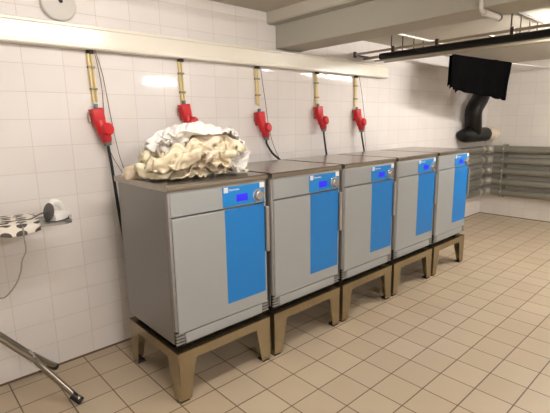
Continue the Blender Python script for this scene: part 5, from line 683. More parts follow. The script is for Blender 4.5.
-6,-7,5,-7,7,11,-14,-1,0,16,-6,-1,-3,-8,10,-8,2,12,-17,-2,14,-2,-7,14,-7,-3,-3,12,9,-10,-12,3,-4,1,1,-1,-2,12,14,-6,-4,-1,-9,13,3,-8,-5,5,-17,4,14,0,6,-7,-11,0,-3,10,-12,-8,0,-2,2,
1,8,-10,17,9,-3,-5,8,-19,-13,8,18,-14,0,-7,5,-5,13,4,7,-17,186,9,0,4,9,1,3,5,-6,-1,2,1,-15,-8,14,-4,-17,1,-7,-2,2,-8,-12,-13,-3,12,-3,10,2,2,8,-16,-10,8,-1,-4,10,-9,6,6,10,-3,-6,
-10,23,-13,6,-6,-11,1,4,4,-4,-11,19,-13,8,-3,-14,17,-14,-8,3,3,0,15,-19,-3,13,7,-16,20,-6,10,-8,-5,-1,3,-4,19,-2,-7,-22,2,-8,5,8,-3,8,-12,-10,-1,5,5,9,-18,-2,5,11,-14,-1,11,3,5,-3,
1,0,-14,21,4,-4,-13,-1,-11,1,3,9,11,-5,-13,-6,0,11,1,-14,4,2,10,-6,-11,3,7,12,-4,2,-8,-14,13,1,-1,-10,0,7,-12,1,9,15,2,-12,-10,1,2,-2,-6,2,-3,-5,-1,2,3,7,9,7,0,-10,-3,4,0,-8,2,-7,
1,4,-5,5,13,7,-3,-15,0,2,-10,-1,0,-1,-1,1,4,-2,7,3,10,-2,-18,0,10,-12,5,-10,7,-3,2,-2,3,-2,1,4,3,1,1,-13,12,8,-8,10,-12,-7,0,1,-1,5,1,-8,2,4,-15,4,-3,1,-3,-1,3,2,10,-10,-1,5,4,-3,
-11,12,11,-18,12,-8,-7,-3,0,2,5,0,-6,0,-4,-4,-1,2,-5,3,-1,15,-16,5,2,-10,11,7,-11,-8,7,6,-10,10,-11,-3,-1,11,-7,6,18,10,4,0,-8,-17,13,-2,1,-8,0,2,-3,7,-13,5,8,-9,-6,4,2,-1,9,4,-10,
-8,9,17,-5,0,4,0,0,-2,-13,0,1,4,-1,-1,1,-1,0,-7,10,5,-4,-7,1,-2,-2,12,11,-10,9,1,2,-13,9,3,3,6,2,-15,-3,-5,12,-8,1,17,2,-11,4,14,1,-4,0,-9,-10,-9,14,4,6,-12,9,-10,1,7,-1,-8,2,19,
-23,1,6,3,-4,3,5,10,5,-3,3,-1,-11,-2,9,-14,-2,13,-20,17,1,-13,-1,3,2,0,-3,2,2,-4,9,8,-3,-12,3,16,0,-7,-10,7,0,10,-10,3,-10,0,11,-3,-11,-12,-3,-2,4,5,2,-1,19,-15,-7,5,13,-15,2,-7,1,
11,6,-5,2,-8,13,6,1,2,-4,-3,-4,-13,5,-6,-4,9,11,-7,10,2,-19,-2,5,13,-15,-2,-5,1,10,3,5,10,3,2,-10,-5,12,-2,-3,3,-16,-1,8,4,-9,11,-3,12,-9,-9,-5,5,8,-3,-12,-4,1,8,9,-6,-2,4,12,7,
-16,7,4,-13,10,-7,0,0,11,-6,-1,4,7,-6,-8,-3,2,-1,-3,-5,-1,6,-2,19,5,1,3,4,-7,-22,15,-15,8,5,-4,7,-8,1,-3,3,-1,2,3,-11,3,9,-1,-9,-6,0,8,1,11,5,4,-1,2,-9,-19,-13,4,14,-9,-6,1,5,-5,0,
1,18,-6,-3,-10,5,16,-3,-6,1,-5,-5,-1,11,3,-11,7,10,-20,-7,-3,6,12,-13,0,-7,0,-3,24,-8,7,-1,-3,-7,2,18,-7,-12,6,11,-13,-2,-15,0,4,3,3,-3,-5,-4,10,2,-14,1,0,4,-6,-2,20,5,7,-5,-10,0,
19,0,-15,-7,9,3,-5,1,-17,4,10,1,0,-16,3,2,12,-11,7,-10,4,6,-1,20,3,-3,-11,-2,3,-3,10,-4,-5,-1,8,-16,3,-6,0,8,-2,-8,-12,8,-4,0,0,1,-1,11,-1,-2,-1,-8,-1,5,5,15,0,-9,3,-18,11,8,1,-12,
-2,-10,8,15,-14,-12,0,5,0,2,7,-10,-2,-1,10,9,-4,2,-9,-1,7,10,-2,-7,-18,4,5,2,0,-4,-9,10,13,-7,-7,-5,0,11,-9,8,-11,-3,0,13,15,-17,7,-7,0,5,-9,-7,1,-3,4,6,6,-13,8,-7,13,2,-5,-5,-2,7,
4,-13,7,-4,-3,-2,8,12,-17,10,-13,0,6,6,-5,-5,-1,7,5,-183,-9,7,9,3,7,-5,2,7,5,1,-1,-6,0,-13,3,-4,-11,-16,-13,-2,-3,-3,12,11,-14,11,-10,7,6,3,-5,1,-7,3,-7,3,7,-13,6,8,-7,12,1,-4,1,3,
-7,4,-6,-11,-9,13,10,-14,15,5,11,-4,4,-2,-1,-1,-2,-5,-2,10,-6,1,7,0,-8,5,-5,-5,9,-1,-10,4,-4,-1,14,2,-8,11,1,-1,2,-3,-5,-3,-6,6,-16,0,14,3,7,5,-4,-3,0,0,3,-18,7,15,-2,-19,8,9,5,11,
-2,0,-18,-1,2,3,18,-17,-2,3,-14,-3,1,6,19,-10,2,13,-9,2,12,-15,14,-4,-13,5,6,10,-3,-4,8,0,5,-2,-3,0,5,-3,-1,-9,-16,-6,-3,33,4,-4,1,-4,-4,8,-13,16,-4,-7,4,10,-10,2,-2,-3,0,8,4,3,0,
2,1,-3,5,-5,-4,-15,16,-3,2,2,5,0,-1,-13,11,-8,-5,14,-1,0,-2,1,-4,2,1,-3,4,0,2,5,-1,0,-2,0,-7,-1,2,3,1,2,4,-7,-5,10,-8,-3,19,-7,6,-1,1,-9,-3,10,2,2,-2,0,3,2,-1,-6,-8,8,-4,3,0,-11,
12,10,-8,-2,5,11,-11,16,-4,1,1,-3,2,1,1,-5,4,3,3,-4,-6,4,2,-2,0,-3,-1,1,-4,2,10,0,-2,3,2,3,5,0,-15,16,-7,7,-9,13,-5,3,-13,1,10,0,0,1,-1,-1,-9,7,6,-4,0,1,-4,11,0,-19,11,-7,19,-14,
13,-11,11,-10,9,-15,14,0,-8,6,-7,8,2,1,-7,1,-4,10,0,-14,6,11,-14,16,-23,23,-9,11,-3,-3,4,-4,-13,17,-2,-8,7,-1,4,-10,1,-4,13,-4,-2,-4,2,12,-8,9,6,-17,16,-7,2,4,-15,16,-11,11,-1,-14,
-1,6,-8,8,-5,-5,3,19,-7,11,-9,-4,0,6,4,13,-4,9,-3,-9,7,-3,-2,-2,-6,-3,10,1,-1,6,-6,-17,19,2,0,-12,21,-6,3,0,-6,-5,4,-13,19,-1,6,-1,5,-11,11,-15,13,1,-11,0,10,-10,8,-9,-3,13,0,-1,
-3,11,-3,1,1,0,-6,9,0,1,-8,14,-2,0,-17,17,-6,-15,-1,22,-4,0,-10,9,4,-8,7,0,2,-7,8,-1,-3,5,-1,14,-17,6,9,2,-14,-7,19,-22,4,3,5,3,-12,14,7,-4,3,1,-6,4,0,1,0,-10,7,-6,12,6,11,-9,-4,2,
8,0,-21,14,-15,6,14,-21,16,-20,17,10,-6,5,0,0,-1,4,-14,6,-6,5,2,7,-8,-5,9,5,-2,-5,16,-23,15,5,-17,13,-19,17,-16,3,-1,12,6,1,-12,3,7,4,-7,0,-7,-10,-2,11,1,-5,-1,22,-23,25,0,-2,2,
-19,3,-3,8,4,-3,-1,5,1,0,-5,5,-3,0,-6,8,-5,13,-11,-4,6,16,-22,21,0,-3,-8,5,11,-1,-4,2,-8,-1,-1,-2,7,-2,5,-16,-3,14,-1,-6,2,-4,16,-15,-3,3,7,7,-16,-9,-3,-3,2,12,17,-4,5,-3,-7,5,2,
-3,-3,6,-4,-3,5,2,18,-9,-10,5,-1,2,8,-13,11,-13,-2,7,5,5,-6,7,-4,3,0,-1,0,-1,-7,2,7,-5,-4,3,12,7,-8,-1,-5,-10,17,2,-7,6,-2,2,4,0,4,-3,-5,4,-1,-2,-4,4,-2,4,-3,-2,5,-9,17,-8,9,-1,-6,
-4,-2,2,4,1,-1,1,-3,9,-7,0,7,-1,-1,-1,0,-1,2,3,3,-9,-4,0,1,15,1,1,-10,0,-4,7,-5,-4,14,-2,7,1,0,-1,-3,-2,-1,0,-4,4,-4,3,-8,12,-15,-3,14,-5,5,-5,5,-19,-4,10,-8,22,1,3,-1,-4,6,-5,0,2,
-2,-3,3,-2,-1,-17,16,-2,7,-13,-162,9,14,17,17,16,17,19,15,5,18,11,8,6,0,14,-2,4,6,11,16,13,15,-3,13,11,0,9,3,-9,5,-2,-2,0,0,-4,-2,7,-11,1,4,5,15,-6,10,0,-13,-6,3,2,-12,22,-18,10,
10,-15,-14,14,-2,3,0,-3,-3,-3,-4,-3,10,6,0,-1,-4,13,9,0,-2,-18,1,-9,8,-3,10,-8,5,11,-6,0,5,-4,-1,-3,-2,-2,3,5,-2,-8,0,3,6,-1,1,-8,21,-6,-13,6,2,-3,16,-13,-5,8,-7,0,-2,-1,0,2,-2,6,
-3,-1,-2,7,2,0,-10,-3,-6,14,6,13,-20,9,-3,-6,-5,17,-10,-3,-9,2,-1,3,0,3,4,-3,2,1,3,-16,-2,2,7,3,-1,4,-7,-4,6,-1,3,6,-13,-4,10,-4,-5,-2,1,0,-1,0,1,-2,5,0,-2,4,2,-6,-5,-2,6,2,-3,-1,
12,-5,0,-8,8,-8,-2,5,5,1,-8,1,1,-6,0,4,-4,-2,0,11,-4,4,-1,-2,-3,-3,-1,1,3,-3,0,5,-11,6,1,-6,8,-6,9,-7,0,-4,-2,2,3,-5,0,-2,-2,2,8,-4,-11,-5,10,-1,4,1,-8,-2,13,-10,3,3,0,8,-6,4,-2,
-3,3,-8,-2,7,-5,1,2,1,-6,-6,7,7,-10,1,-3,2,0,5,-18,5,0,5,7,-2,-8,5,3,6,-8,8,-8,0,1,-7,4,-12,1,9,5,-9,0,0,-3,-4,7,-7,-5,3,1,-1,2,-10,11,-9,-3,11,8,-13,12,-13,1,3,-11,8,1,-5,0,-6,5,
13,-5,-9,0,-7,9,-2,-3,2,4,5,-9,2,4,-3,-8,10,-10,12,-13,-5,12,-2,-9,1,0,6,-9,-1,-2,7,-5,15,7,-16,6,-7,12,-16,4,-1,0,-6,6,-9,5,-4,13,5,-17,1,3,-4,-5,-4,0,-1,13,-9,6,0,7,5,-11,7,-5,
18,-17,3,-4,6,-3,-2,0,-4,2,4,-2,-1,8,-13,1,8,3,-10,-7,14,-10,0,0,20,-17,-9,-11,-8,22,-4,0,-3,-9,13,-8,11,-4,-4,5,1,-12,12,-11,-2,6,8,-12,1,10,-8,0,-3,19,-19,5,-8,-10,7,-1,1,3,-10,
9,-3,-2,-1,10,-5,4,-12,10,3,-13,5,-2,1,-6,6,-1,-3,4,15,-1,14,-2,-21,6,-12,2,6,0,-4,3,2,-5,1,0,13,-10,1,8,-12,2,-1,1,1,-4,0,1,8,-6,0,7,-8,-1,12,-5,-12,3,0,-1,1,2,-1,-1,-4,7,-2,3,-3,
-1,0,3,-6,1,3,-4,2,-13,-2,-1,19,-13,-1,-5,16,-15,2,6,-10,3,-2,1,2,1,1,-3,15,-3,-2,-8,4,4,-7,-1,2,-14,1,-2,-2,1,-2,13,-13,17,4,-7,3,-17,2,0,3,1,-3,1,5,7,3,6,-11,-5,0,9,-6,-16,1,-1,
-1,1,3,-4,11,0,-3,-9,1,14,1,-8,4,-7,0,2,0,11,-3,4,10,1,-7,-16,6,-9,0,-2,11,-10,-6,6,2,-6,6,9,-1,-5,-7,3,0,12,-12,-2,3,9,-6,1,5,6,3,-9,-8,-1,-10,5,-1,10,-8,6,-10,4,-8,-1,-1,3,4,10,
-4,-13,6,2,4,0,0,1,-1,-2,8,8,-19,11,-10,-4,0,7,8,-18,6,5,-1,-12,6,1,-8,1,-6,-2,10,3,-3,-1,10,1,-7,-4,1,8,-2,-4,18,-11,-4,-7,7,-3,6,-3,-3,-4,-2,-3,13,-18,2,9,3,2,3,2,-2,-6,4,-1,5,
-16,24,-4,-5,15,-10,7,-13,12,-4,-5,-9,7,-5,2,-2,3,6,1,2,3,1,-3,2,5,-8,6,-14,23,0,-6,9,-9,14,-5,-3,5,-17,-1,11,15,-1,-19,-10,11,-4,12,-1,-4,-1,4,-1,0,6,-12,12,-4,-6,8,3,-8,4,12,0,5,
2,5,17,-1,13,11,13,-8,4,12,-4,-5,-8,8,-11,4,14,-18,14,11,6,15,-20,12,8,-6,3,-3,3,-3,-18,12,-2,-2,-16,20,11,-23,12,-7,15,-15,15,-1,-11,13,-20,0,8,-4,6,10,-15,-2,1,6,5,-15,11,-6,-10,
1,15,4,-21,15,-2,6,6,1,0,1,1,1,-8,-8,0,-3,3,-10,13,1,5,0,-12,16,-13,4,5,1,-5,-7,14,2,-16,13,-2,-4,10,-11,4,6,4,-7,-7,2,3,1,0,-1,0,4,-4,7,1,0,-9,-1,2,2,3,-11,17,-5,-3,4,-11,16,-14,
6,12,0,-3,3,5,1,-4,1,-3,-9,14,-19,5,-5,18,1,-6,-1,-2,14,-8,6,-15,16,2,-6,8,-13,5,11,-4,8,4,-2,-1,0,0,0,-18,13,1,-9,2,-10,12,5,0,4,2,-1,-2,3,-15,0,10,11,-12,4,5,-1,-5,11,1,-6,7,-5,
3,6,-14,11,-18,11,-5,-1,2,2,11,0,-2,-2,0,2,-6,9,5,-17,8,14,-12,-12,7,3,2,11,1,-11,0,-1,8,2,-3,-11,3,3,2,-2,7,-3,4,4,-7,-9,13,1,-23,8,4,-14,-5,7,2,-12,20,-10,7,8,-3,-2,-10,9,2,-4,
-10,11,0,1,6,1,6,-21,-5,5,6,10,0,-2,-7,0,-12,15,-16,22,7,-20,10,-6,12,-2,-12,-6,10,-3,7,2,5,1,-12,0,-15,2,16,4,-6,14,0,-2,-8,-13,14,-15,12,14,-7,1,-1,-1,6,-5,-4,-4,8,1,2,0,-7,3,-3,
8,0,-8,20,-5,7,-13,11,-14,-6,19,-13,9,3,-5,2,1,-3,2,1,3,-3,-5,6,2,7,-1,2,-11,5,-4,7,12,-17,16,-23,13,9,-10,10,-5,-4,8,-1,2,1,-3,-8,-5,3,9,2,-6,15,4,-3,-5,-6,6,-14,6,10,-20,9,12,2,
2,-1,-2,-3,2,0,-6,2,4,6,0,-1,-1,-10,10,-1,1,8,-2,-23,3,-8,-13,5,0,12,6,-8,14,-13,2,10,2,-10,4,2,-1,1,1,2,-1,4,-14,7,2,-4,-5,8,11,-1,-14,-12,20,0,0,3,-12,13,-2,-2,-8,12,0,-4,4,-8,4,
2,-2,-9,12,-8,-3,-4,13,-11,3,8,1,-8,-10,9,-4,5,4,1,1,0,-7,-1,1,1,2,-3,0,-6,3,2,0,-9,-4,6,-8,22,-14,11,20,-3,-4,-3,2,-2,1,-3,3,-8,12,-1,-7,-2,-2,9,-2,-5,0,2,-6,-11,0,-3,17,-8,8,1,0,
7,-7,2,-9,1,0,4,-13,11,-6,0,8,4,-1,0,-11,11,-2,7,-23,2,6,-6,2,-8,5,-2,3,5,-7,-1,9,-13,0,-5,14,-3,3,1,1,-2,-6,3,3,-2,3,-1,2,-5,-7,0,-10,16,10,-2,0,-7,12,-10,-8,11,-5,6,1,1,2,-4,2,
-14,11,1,2,1,-1,-21,15,7,-1,2,-14,-8,12,1,-14,18,-3,-9,5,-14,7,-6,-1,2,3,10,-10,8,-12,2,9,-3,-9,-3,-4,7,11,-3,5,-11,2,7,6,-1,0,-1,-18,15,-3,-6,0,-1,-2,-2,-10,3,12,1,-2,-5,-1,-1,-5,
0,14,6,-8,11,10,-4,6,-3,4,-6,-2,-1,-16,15,-2,-7,-1,1,3,7,0,-5,-2,6,-14,19,2,-9,2,-2,5,9,-3,-5,4,7,-9,17,-2,-18,15,0,-5,1,4,-19,19,-1,-3,-4,0,-2,8,3,-10,0,3,12,1,-24,18,-14,-13,6,
17,-19,17,-8,3,-13,9,6,-4,-1,-2,-5,3,0,-1,-1,10,-7,8,-4,-20,14,3,4,4,10,-10,-12,9,10,-8,7,-12,10,-13,-1,-7,16,-7,7,-8,7,7,1,-10,-5,12,7,-7,-18,16,12,-249,9,7,6,0,3,-10,-9,14,9,-6,
-8,5,8,-15,-9,6,11,-2,-14,3,11,-3,4,3,10,13,3,2,-17,7,-2,7,-1,3,-4,-5,4,11,-5,-11,-1,14,-3,-9,0,16,6,-4,-14,15,-6,4,-1,-5,2,-4,6,-6,3,-8,3,3,4,-7,-2,8,14,-8,-14,11,1,-2,-11,2,20,
-6,1,-9,12,2,-2,3,-6,-4,-3,-3,-8,10,-6,15,9,-1,-13,-2,12,5,3,-16,6,4,-2,-15,2,18,-1,0,-10,7,5,-2,5,-10,4,-5,9,-11,9,-8,9,11,2,-1,-15,17,1,-3,2,-1,0,-2,-14,3,12,-4,5,-14,3,6,-13,-5,
-3,1,4,9,-13,7,-3,-7,12,-6,8,2,3,-5,6,-1,-6,7,-3,-1,-7,12,-5,1,-8,-6,18,-6,11,5,-14,3,8,0,4,-15,-2,8,5,-1,-7,6,3,-9,14,-11,8,-7,4,-5,5,3,-4,5,-7,4,8,-14,-3,3,7,2,-19,23,0,-10,0,2,
7,1,-8,6,-10,11,-1,0,-4,-1,3,2,-1,-5,8,-3,-16,18,9,-4,0,-12,15,-2,3,1,-3,-8,17,-5,-6,9,-1,-8,3,-1,2,1,-6,1,7,0,0,-7,-5,-2,2,5,6,10,-1,-3,-1,6,1,2,-23,25,-2,-5,3,-1,-2,-2,3,2,0,-2,
-2,2,-6,-12,11,-6,10,-7,-1,-6,11,3,-1,-6,1,-3,-2,1,12,10,-9,-1,6,-1,-1,-4,4,1,-8,0,7,11,-17,9,-6,10,0,-3,-4,-1,-9,8,1,-13,9,1,-9,7,20,-4,-13,13,-9,6,2,-11,11,-4,1,-5,17,-12,1,-4,1,
13,-15,0,2,-2,-3,21,-3,-17,16,-14,4,14,-3,-13,9,-3,0,8,0,1,-2,6,0,-1,-4,-5,-4,2,15,0,-2,-10,-2,-1,14,4,-1,-6,-2,-9,20,-8,1,1,-3,4,1,0,-12,9,-11,11,1,1,-8,0,1,0,5,5,-18,-4,-1,11,3,
7,-10,8,-9,14,-9,0,2,-1,-3,5,4,12,-5,-4,3,-6,5,-3,-2,0,-12,7,19,-4,0,-15,2,11,1,1,0,-7,7,-1,-1,-1,1,-7,8,6,5,-6,-4,7,-2,-12,0,-5,17,-11,1,5,-3,10,-2,-1,4,-2,-6,9,-2,1,-3,-2,2,-2,0,
9,4,-1,-7,-7,1,8,-4,5,-5,8,-7,3,3,0,-10,3,5,3,-6,-3,6,-2,2,3,-13,7,-1,-3,11,4,1,-5,-1,-12,6,-8,1,-2,11,3,-8,1,6,-7,-2,3,14,-7,0,1,3,-1,2,-7,-2,6,-1,7,4,-7,-10,12,-3,2,-18,5,2,0,8,
2,-1,2,-3,-2,2,5,-18,4,3,5,7,-2,-10,4,-1,1,5,2,0,-4,0,-12,13,-1,-9,-2,4,2,8,-1,1,-1,-1,-16,10,-1,-2,-8,1,12,5,6,-3,-1,1,11,0,-5,-14,16,-1,-6,4,-7,-5,-2,-3,7,-5,6,1,-1,8,-2,3,-7,-5,
-6,12,-4,8,-1,-2,9,5,-5,4,-4,-1,1,-8,5,-3,-3,-5,-5,13,-9,2,13,-10,3,-9,18,0,-3,-8,3,-3,5,0,0,-8,15,0,-1,-2,0,0,-9,5,0,-2,-1,-15,9,-2,6,7,-11,12,-17,9,7,0,10,-8,-2,0,1,0,2,9,-2,-9,
9,0,-1,-7,6,-1,0,0,-1,3,-9,3,7,-12,13,-19,0,9,9,-5,-2,3,-12,8,1,1,7,1,-20,13,5,-2,-16,14,1,3,-9,-7,12,1,-7,9,-9,13,-12,-5,11,-5,0,-1,-14,11,-6,-1,3,13,-7,-6,11,-1,4,-6,-1,4,-9,1,5,
-15,13,2,4,-2,3,-3,10,-7,-1,-2,15,-2,-14,-2,-2,8,6,-11,-6,12,5,-3,2,-19,14,0,-10,20,-9,-18,7,7,7,-14,27,7,1,9,-8,-6,0,9,-2,-2,7,0,-7,-9,-5,-6,-5,-9,0,-5,10,6,12,6,12,7,-4,1,18,-14,
1,-12,-2,2,5,-11,-1,2,0,0,6,-5,-2,0,2,1,-3,15,-6,6,-6,10,-1,2,6,-14,-8,16,-14,-6,5,-3,-1,1,2,1,-5,11,-9,0,-2,-2,-1,9,7,-8,8,-7,8,-7,6,-1,3,6,-4,-3,-2,7,-3,-2,-6,7,6,-8,0,-2,12,-5,
-6,-3,2,-1,8,2,-3,6,-8,7,-10,3,0,5,8,-18,-1,-6,9,8,-6,0,-4,16,-5,-13,11,2,1,-5,2,6,-9,11,-3,-12,9,-9,9,-12,-1,2,-17,0,2,-1,1,7,10,-10,8,-12,3,11,-8,7,6,-1,-13,-3,9,-4,-1,11,-9,8,
-15,4,-5,2,-17,1,4,-3,1,3,2,3,-1,-4,5,-2,7,-2,-5,15,4,-10,-9,2,10,-11,8,-6,0,-8,6,-7,-15,7,0,3,-2,-1,-1,5,1,3,-12,3,-3,14,-3,-10,3,20,-10,-9,-1,14,-14,1,2,-3,-8,11,-12,4,2,1,-7,6,
-3,1,2,4,9,-16,1,4,16,6,-14,1,9,-15,0,-5,6,-14,6,9,0,-5,-16,4,4,2,5,-13,13,-5,-1,-3,5,13,-15,-3,-4,21,11,-31,14,2,-14,2,3,-1,-5,8,3,-8,-4,-9,0,7,-6,3,4,6,-11,0,1,-5,3,1,0,-7,22,12,
-32,21,-8,-3,-7,15,-3,-14,4,4,-9,-2,3,-4,8,4,-12,0,11,-3,-9,2,5,-6,4,2,-11,19,-1,-16,11,-8,3,0,-1,2,-4,10,-1,1,-12,9,-6,-2,4,6,-14,13,-2,-7,2,-1,0,1,0,-3,20,-15,-8,12,2,-13,13,7,
-7,-8,-7,3,0,-8,17,0,-3,-6,4,-10,-3,13,-12,-1,13,-9,-4,-1,1,22,-10,-13,1,12,-6,3,9,-14,-9,-3,17,-6,-7,3,-5,-1,1,1,6,-12,4,13,-10,-7,14,-3,11,-18,14,-11,-1,0,-3,2,5,8,-5,-3,-4,18,
-14,-2,8,-9,0,7,-7,6,-4,-1,-7,13,-5,3,-3,19,-11,3,-10,-3,6,-3,-4,9,8,-2,-16,-5,17,-5,-12,11,-5,-5,3,-1,17,-15,1,-1,0,0,-3,9,16,3,-6,-17,-4,0,1,1,-5,10,2,-18,-4,4,9,-12,5,-3,12,-10,
-2,15,-2,7,-8,-9,1,-2,-3,17,8,1,-18,-8,5,2,-14,10,10,0,-16,-3,5,8,-9,4,-7,12,-8,-7,16,-11,12,7,-5,-1,-12,-1,6,12,5,-13,-12,1,-11,-1,8,9,5,-13,-8,4,-1,-2,5,-6,-1,4,-4,5,-2,4,-4,-1,
10,-11,-1,0,8,12,2,-19,-8,-4,2,7,-2,1,-6,-2,1,0,0,8,9,-7,-5,-4,1,-1,11,-8,3,-7,-3,9,-5,-3,-1,23,-10,-3,0,5,10,0,-9,-8,16,-8,-6,6,-1,10,5,0,-7,0,-13,1,0,20,0,-15,-2,-2,4,-5,-11,7,
-7,-4,6,14,6,-9,-11,21,-11,-13,7,-4,1,10,3,-8,-9,-5,15,-10,2,3,5,9,-14,1,-6,-5,1,6,-9,0,12,4,1,-2,6,-7,-10,5,-1,-5,0,5,3,11,-26,9,2,4,-3,-6,11,-4,1,-12,6,-5,1,0,-2,12,5,-17,5,13,
-13,1,-2,6,-9,6,16,-15,-2,-9,11,-7,2,-4,2,0,-2,-4,-5,4,2,-1,-5,-3,5,1,4,-5,12,-10,7,-12,15,-15,1,13,3,0,-22,17,-8,7,-9,0,-1,-3,-3,0,-2,-6,14,-8,-10,11,-7,8,-1,11,-10,7,-12,6,-5,0,
12,-11,2,-7,19,-6,2,-8,-3,15,-12,-12,14,3,-23,1,0,-1,6,-1,8,-7,11,-11,8,3,4,-10,-7,10,17,-19,-6,5,3,12,42,6,-12,-6,9,10,8,2,0,-8,7,10,8,7,1,9,9,-7,12,5,6,-9,1,15,10,12,5,12,-2,-2,
10,-5,-11,0,0,4,5,3,0,-2,3,-7,12,-15,5,9,-13,6,5,5,-5,-16,4,0,7,-11,-15,1,3,17,-7,-5,3,1,6,8,-13,2,-10,5,-4,8,-2,12,0,-9,-11,17,6,-10,-8,1,0,10,13,-16,-2,7,11,-12,-9,0,0,5,12,-15,
14,-5,-12,10,0,0,9,1,-5,-17,13,11,-8,-6,-1,-1,8,3,-6,-7,11,9,-12,0,-16,2,-1,15,-4,-2,6,-6,1,-1,8,0,2,-7,-16,17,7,-6,-8,0,11,0,0,-6,-6,9,8,-20,14,-1,-18,-3,1,18,4,-6,-2,1,-8,10,-1,
6,-8,-14,12,10,-14,-4,11,2,0,-6,-2,0,0,3,-6,-2,13,-16,-7,-3,3,17,-3,-3,7,-5,6,-9,11,-12,-5,2,12,-18,11,1,1,-1,0,-20,-2,-2,0,2,8,13,-16,7,-5,-4,8,-4,-4,5,4,9,-16,2,-4,-3,6,16,-18,
21,13,-3,-16,13,-14,3,-6,-3,2,1,19,-20,10,2,-13,3,3,-4,-4,16,5,-6,-13,-2,0,2,1,-3,4,-3,14,-12,8,-6,6,-10,-5,-1,4,12,-9,-11,11,-1,-8,2,11,-6,8,0,-3,-12,-2,4,-5,-1,3,15,-17,-2,4,17,
-13,3,6,-12,-1,-1,-7,8,-4,6,2,-8,0,-1,13,7,-2,-8,-8,-4,1,-5,-8,9,14,-1,-11,6,10,-12,-6,12,-6,2,4,-4,-7,-4,-3,13,-13,9,-7,7,-3,3,-7,-5,-17,8,3,-7,4,1,12,-17,7,21,-2,-12,-3,-1,11,
-11,12,-20,14,-11,14,-19,-2,10,11,1,0,-11,-16,1,3,4,-5,4,-3,3,0,1,8,15,-6,-12,-10,12,-1,-2,-1,1,-11,17,-1,-16,9,13,-1,3,-8,-1,1,-2,7,-9,4,4,-2,1,-1,1,16,2,1,-15,-8,22,-18,-3,10,
-12,3,4,4,-8,15,-8,-5,-5,2,-4,2,22,2,-7,-2,3,-13,0,0,1,8,10,-4,-22,5,11,-19,5,4,8,-13,10,6,5,6,-1,-16,9,-9,1,15,11,-17,-7,15,1,-23,8,-3,1,3,3,3,-16,16,5,-15,1,11,-2,1,2,-5,4,-2,-7,
13,-1,-15,9,15,-18,-5,2,6,-7,2,-3,-1,13,-4,-4,2,-7,18,-4,-6,6,-8,16,-1,-11,15,-5,-4,4,-6,-7,9,20,-19,-9,6,9,-14,9,-11,5,-1,9,-4,2,-6,6,6,-10,9,3,-2,-3,-5,13,-12,-4,14,-8,1,1,17,-5,
-5,-12,4,-1,11,-13,7,-4,6,7,-4,-3,-11,10,1,-9,9,-9,-8,-3,3,0,3,8,-5,2,-1,13,0,0,-2,-10,-6,4,-7,8,-6,2,5,-11,14,-2,-7,9,4,-3,-3,-9,13,0,-11,7,-2,0,7,-10,16,4,-4,0,3,-6,-6,0,-1,-10,
0,7,1,4,4,-12,0,12,-6,-8,-7,5,11,-10,6,-5,-4,12,-14,8,8,2,1,-1,-8,-2,-2,8,-10,10,-9,1,0,11,6,-9,8,4,-9,-2,-6,8,-2,-5,4,-2,15,-21,3,10,5,-7,15,-7,-7,-7,14,-14,11,-6,-7,3,3,-6,-6,12,
1,0,-3,-5,4,4,-8,2,-2,11,-7,-9,3,18,-5,3,0,-10,-11,16,-6,3,3,-13,4,4,-5,-11,17,2,-8,0,-6,2,7,-15,2,13,4,-11,-12,12,9,5,-3,-1,-11,-7,2,-1,5,11,3,7,-2,-1,-4,-1,14,-1,-9,5,-9,10,-14,
-9,13,11,-13,-6,6,2,8,-5,5,-14,-4,0,2,3,2,1,10,-6,-13,0,2,4,2,-8,11,4,4,-10,-16,13,8,-13,-8,6,10,5,-2,3,-13,-5,-1,2,-284,0,13,-2,9,0,7,9,13,-4,7,10,-11,11,3,14,11,-7,2,4,19,5,1,14,
12,14,4,-10,16,-10,-18,14,2,7,-6,-7,-8,13,7,-18,9,0,1,-10,11,9,-9,0,-14,7,11,-13,-2,-3,-3,-3,13,-2,-6,-3,1,2,4,3,-10,2,0,5,7,-6,-2,-2,-12,9,3,2,-1,-9,-3,8,-3,-12,6,-1,4,8,-3,-10,
-2,0,8,-12,14,-5,-12,16,9,-10,9,-6,-10,-6,16,5,-4,2,-5,5,1,-1,-5,1,-6,12,4,-2,-4,-1,-9,19,-1,-6,10,-4,-7,-7,4,11,-3,-2,0,-9,7,3,-3,-4,-4,15,3,4,-2,-12,17,7,-9,3,-2,4,2,7,-5,1,-16,
11,-2,4,3,-5,3,0,4,-3,2,-1,-13,-5,1,12,13,-5,-14,-4,12,-5,10,-5,-3,4,-4,1,14,-2,-15,5,0,9,-3,3,-4,-2,5,-2,0,-12,4,4,8,3,-1,-3,-4,0,-1,-5,6,-1,7,-16,-6,5,9,-6,16,-8,4,-9,2,6,1,1,4,
-5,-3,0,6,5,2,-2,-1,-3,-6,7,-9,5,2,8,-2,0,-2,0,-14,16,-18,14,0,-3,0,0,5,3,-12,-10,6,4,4,2,-3,-1,-9,-5,8,-5,0,10,4,-8,5,1,1,-18,9,1,1,0,-1,0,5,3,0,-1,7,3,4,3,-3,-1,-3,-2,-2,-4,-1,1,
-5,17,-1,-5,2,8,-10,-1,-2,4,-1,1,2,4,2,-5,-1,7,6,-1,4,0,1,-3,-8,1,-5,-4,17,-3,0,4,0,-1,-4,0,5,-8,8,-6,1,1,-5,5,10,-2,-13,12,4,-1,8,-5,4,-6,2,-1,-2,0,-1,0,6,-9,11,-1,-17,11,-10,8,2,
-1,4,-5,-7,5,18,-24,-5,12,16,3,-2,-14,5,-1,-10,1,-3,2,-6,16,3,-7,13,-4,-3,-14,3,10,4,-1,7,-1,1,11,-15,-1,-2,6,-15,19,-2,0,6,1,-9,-8,3,3,-13,7,-2,-7,4,3,0,-1,11,14,1,-6,-4,1,19,3,
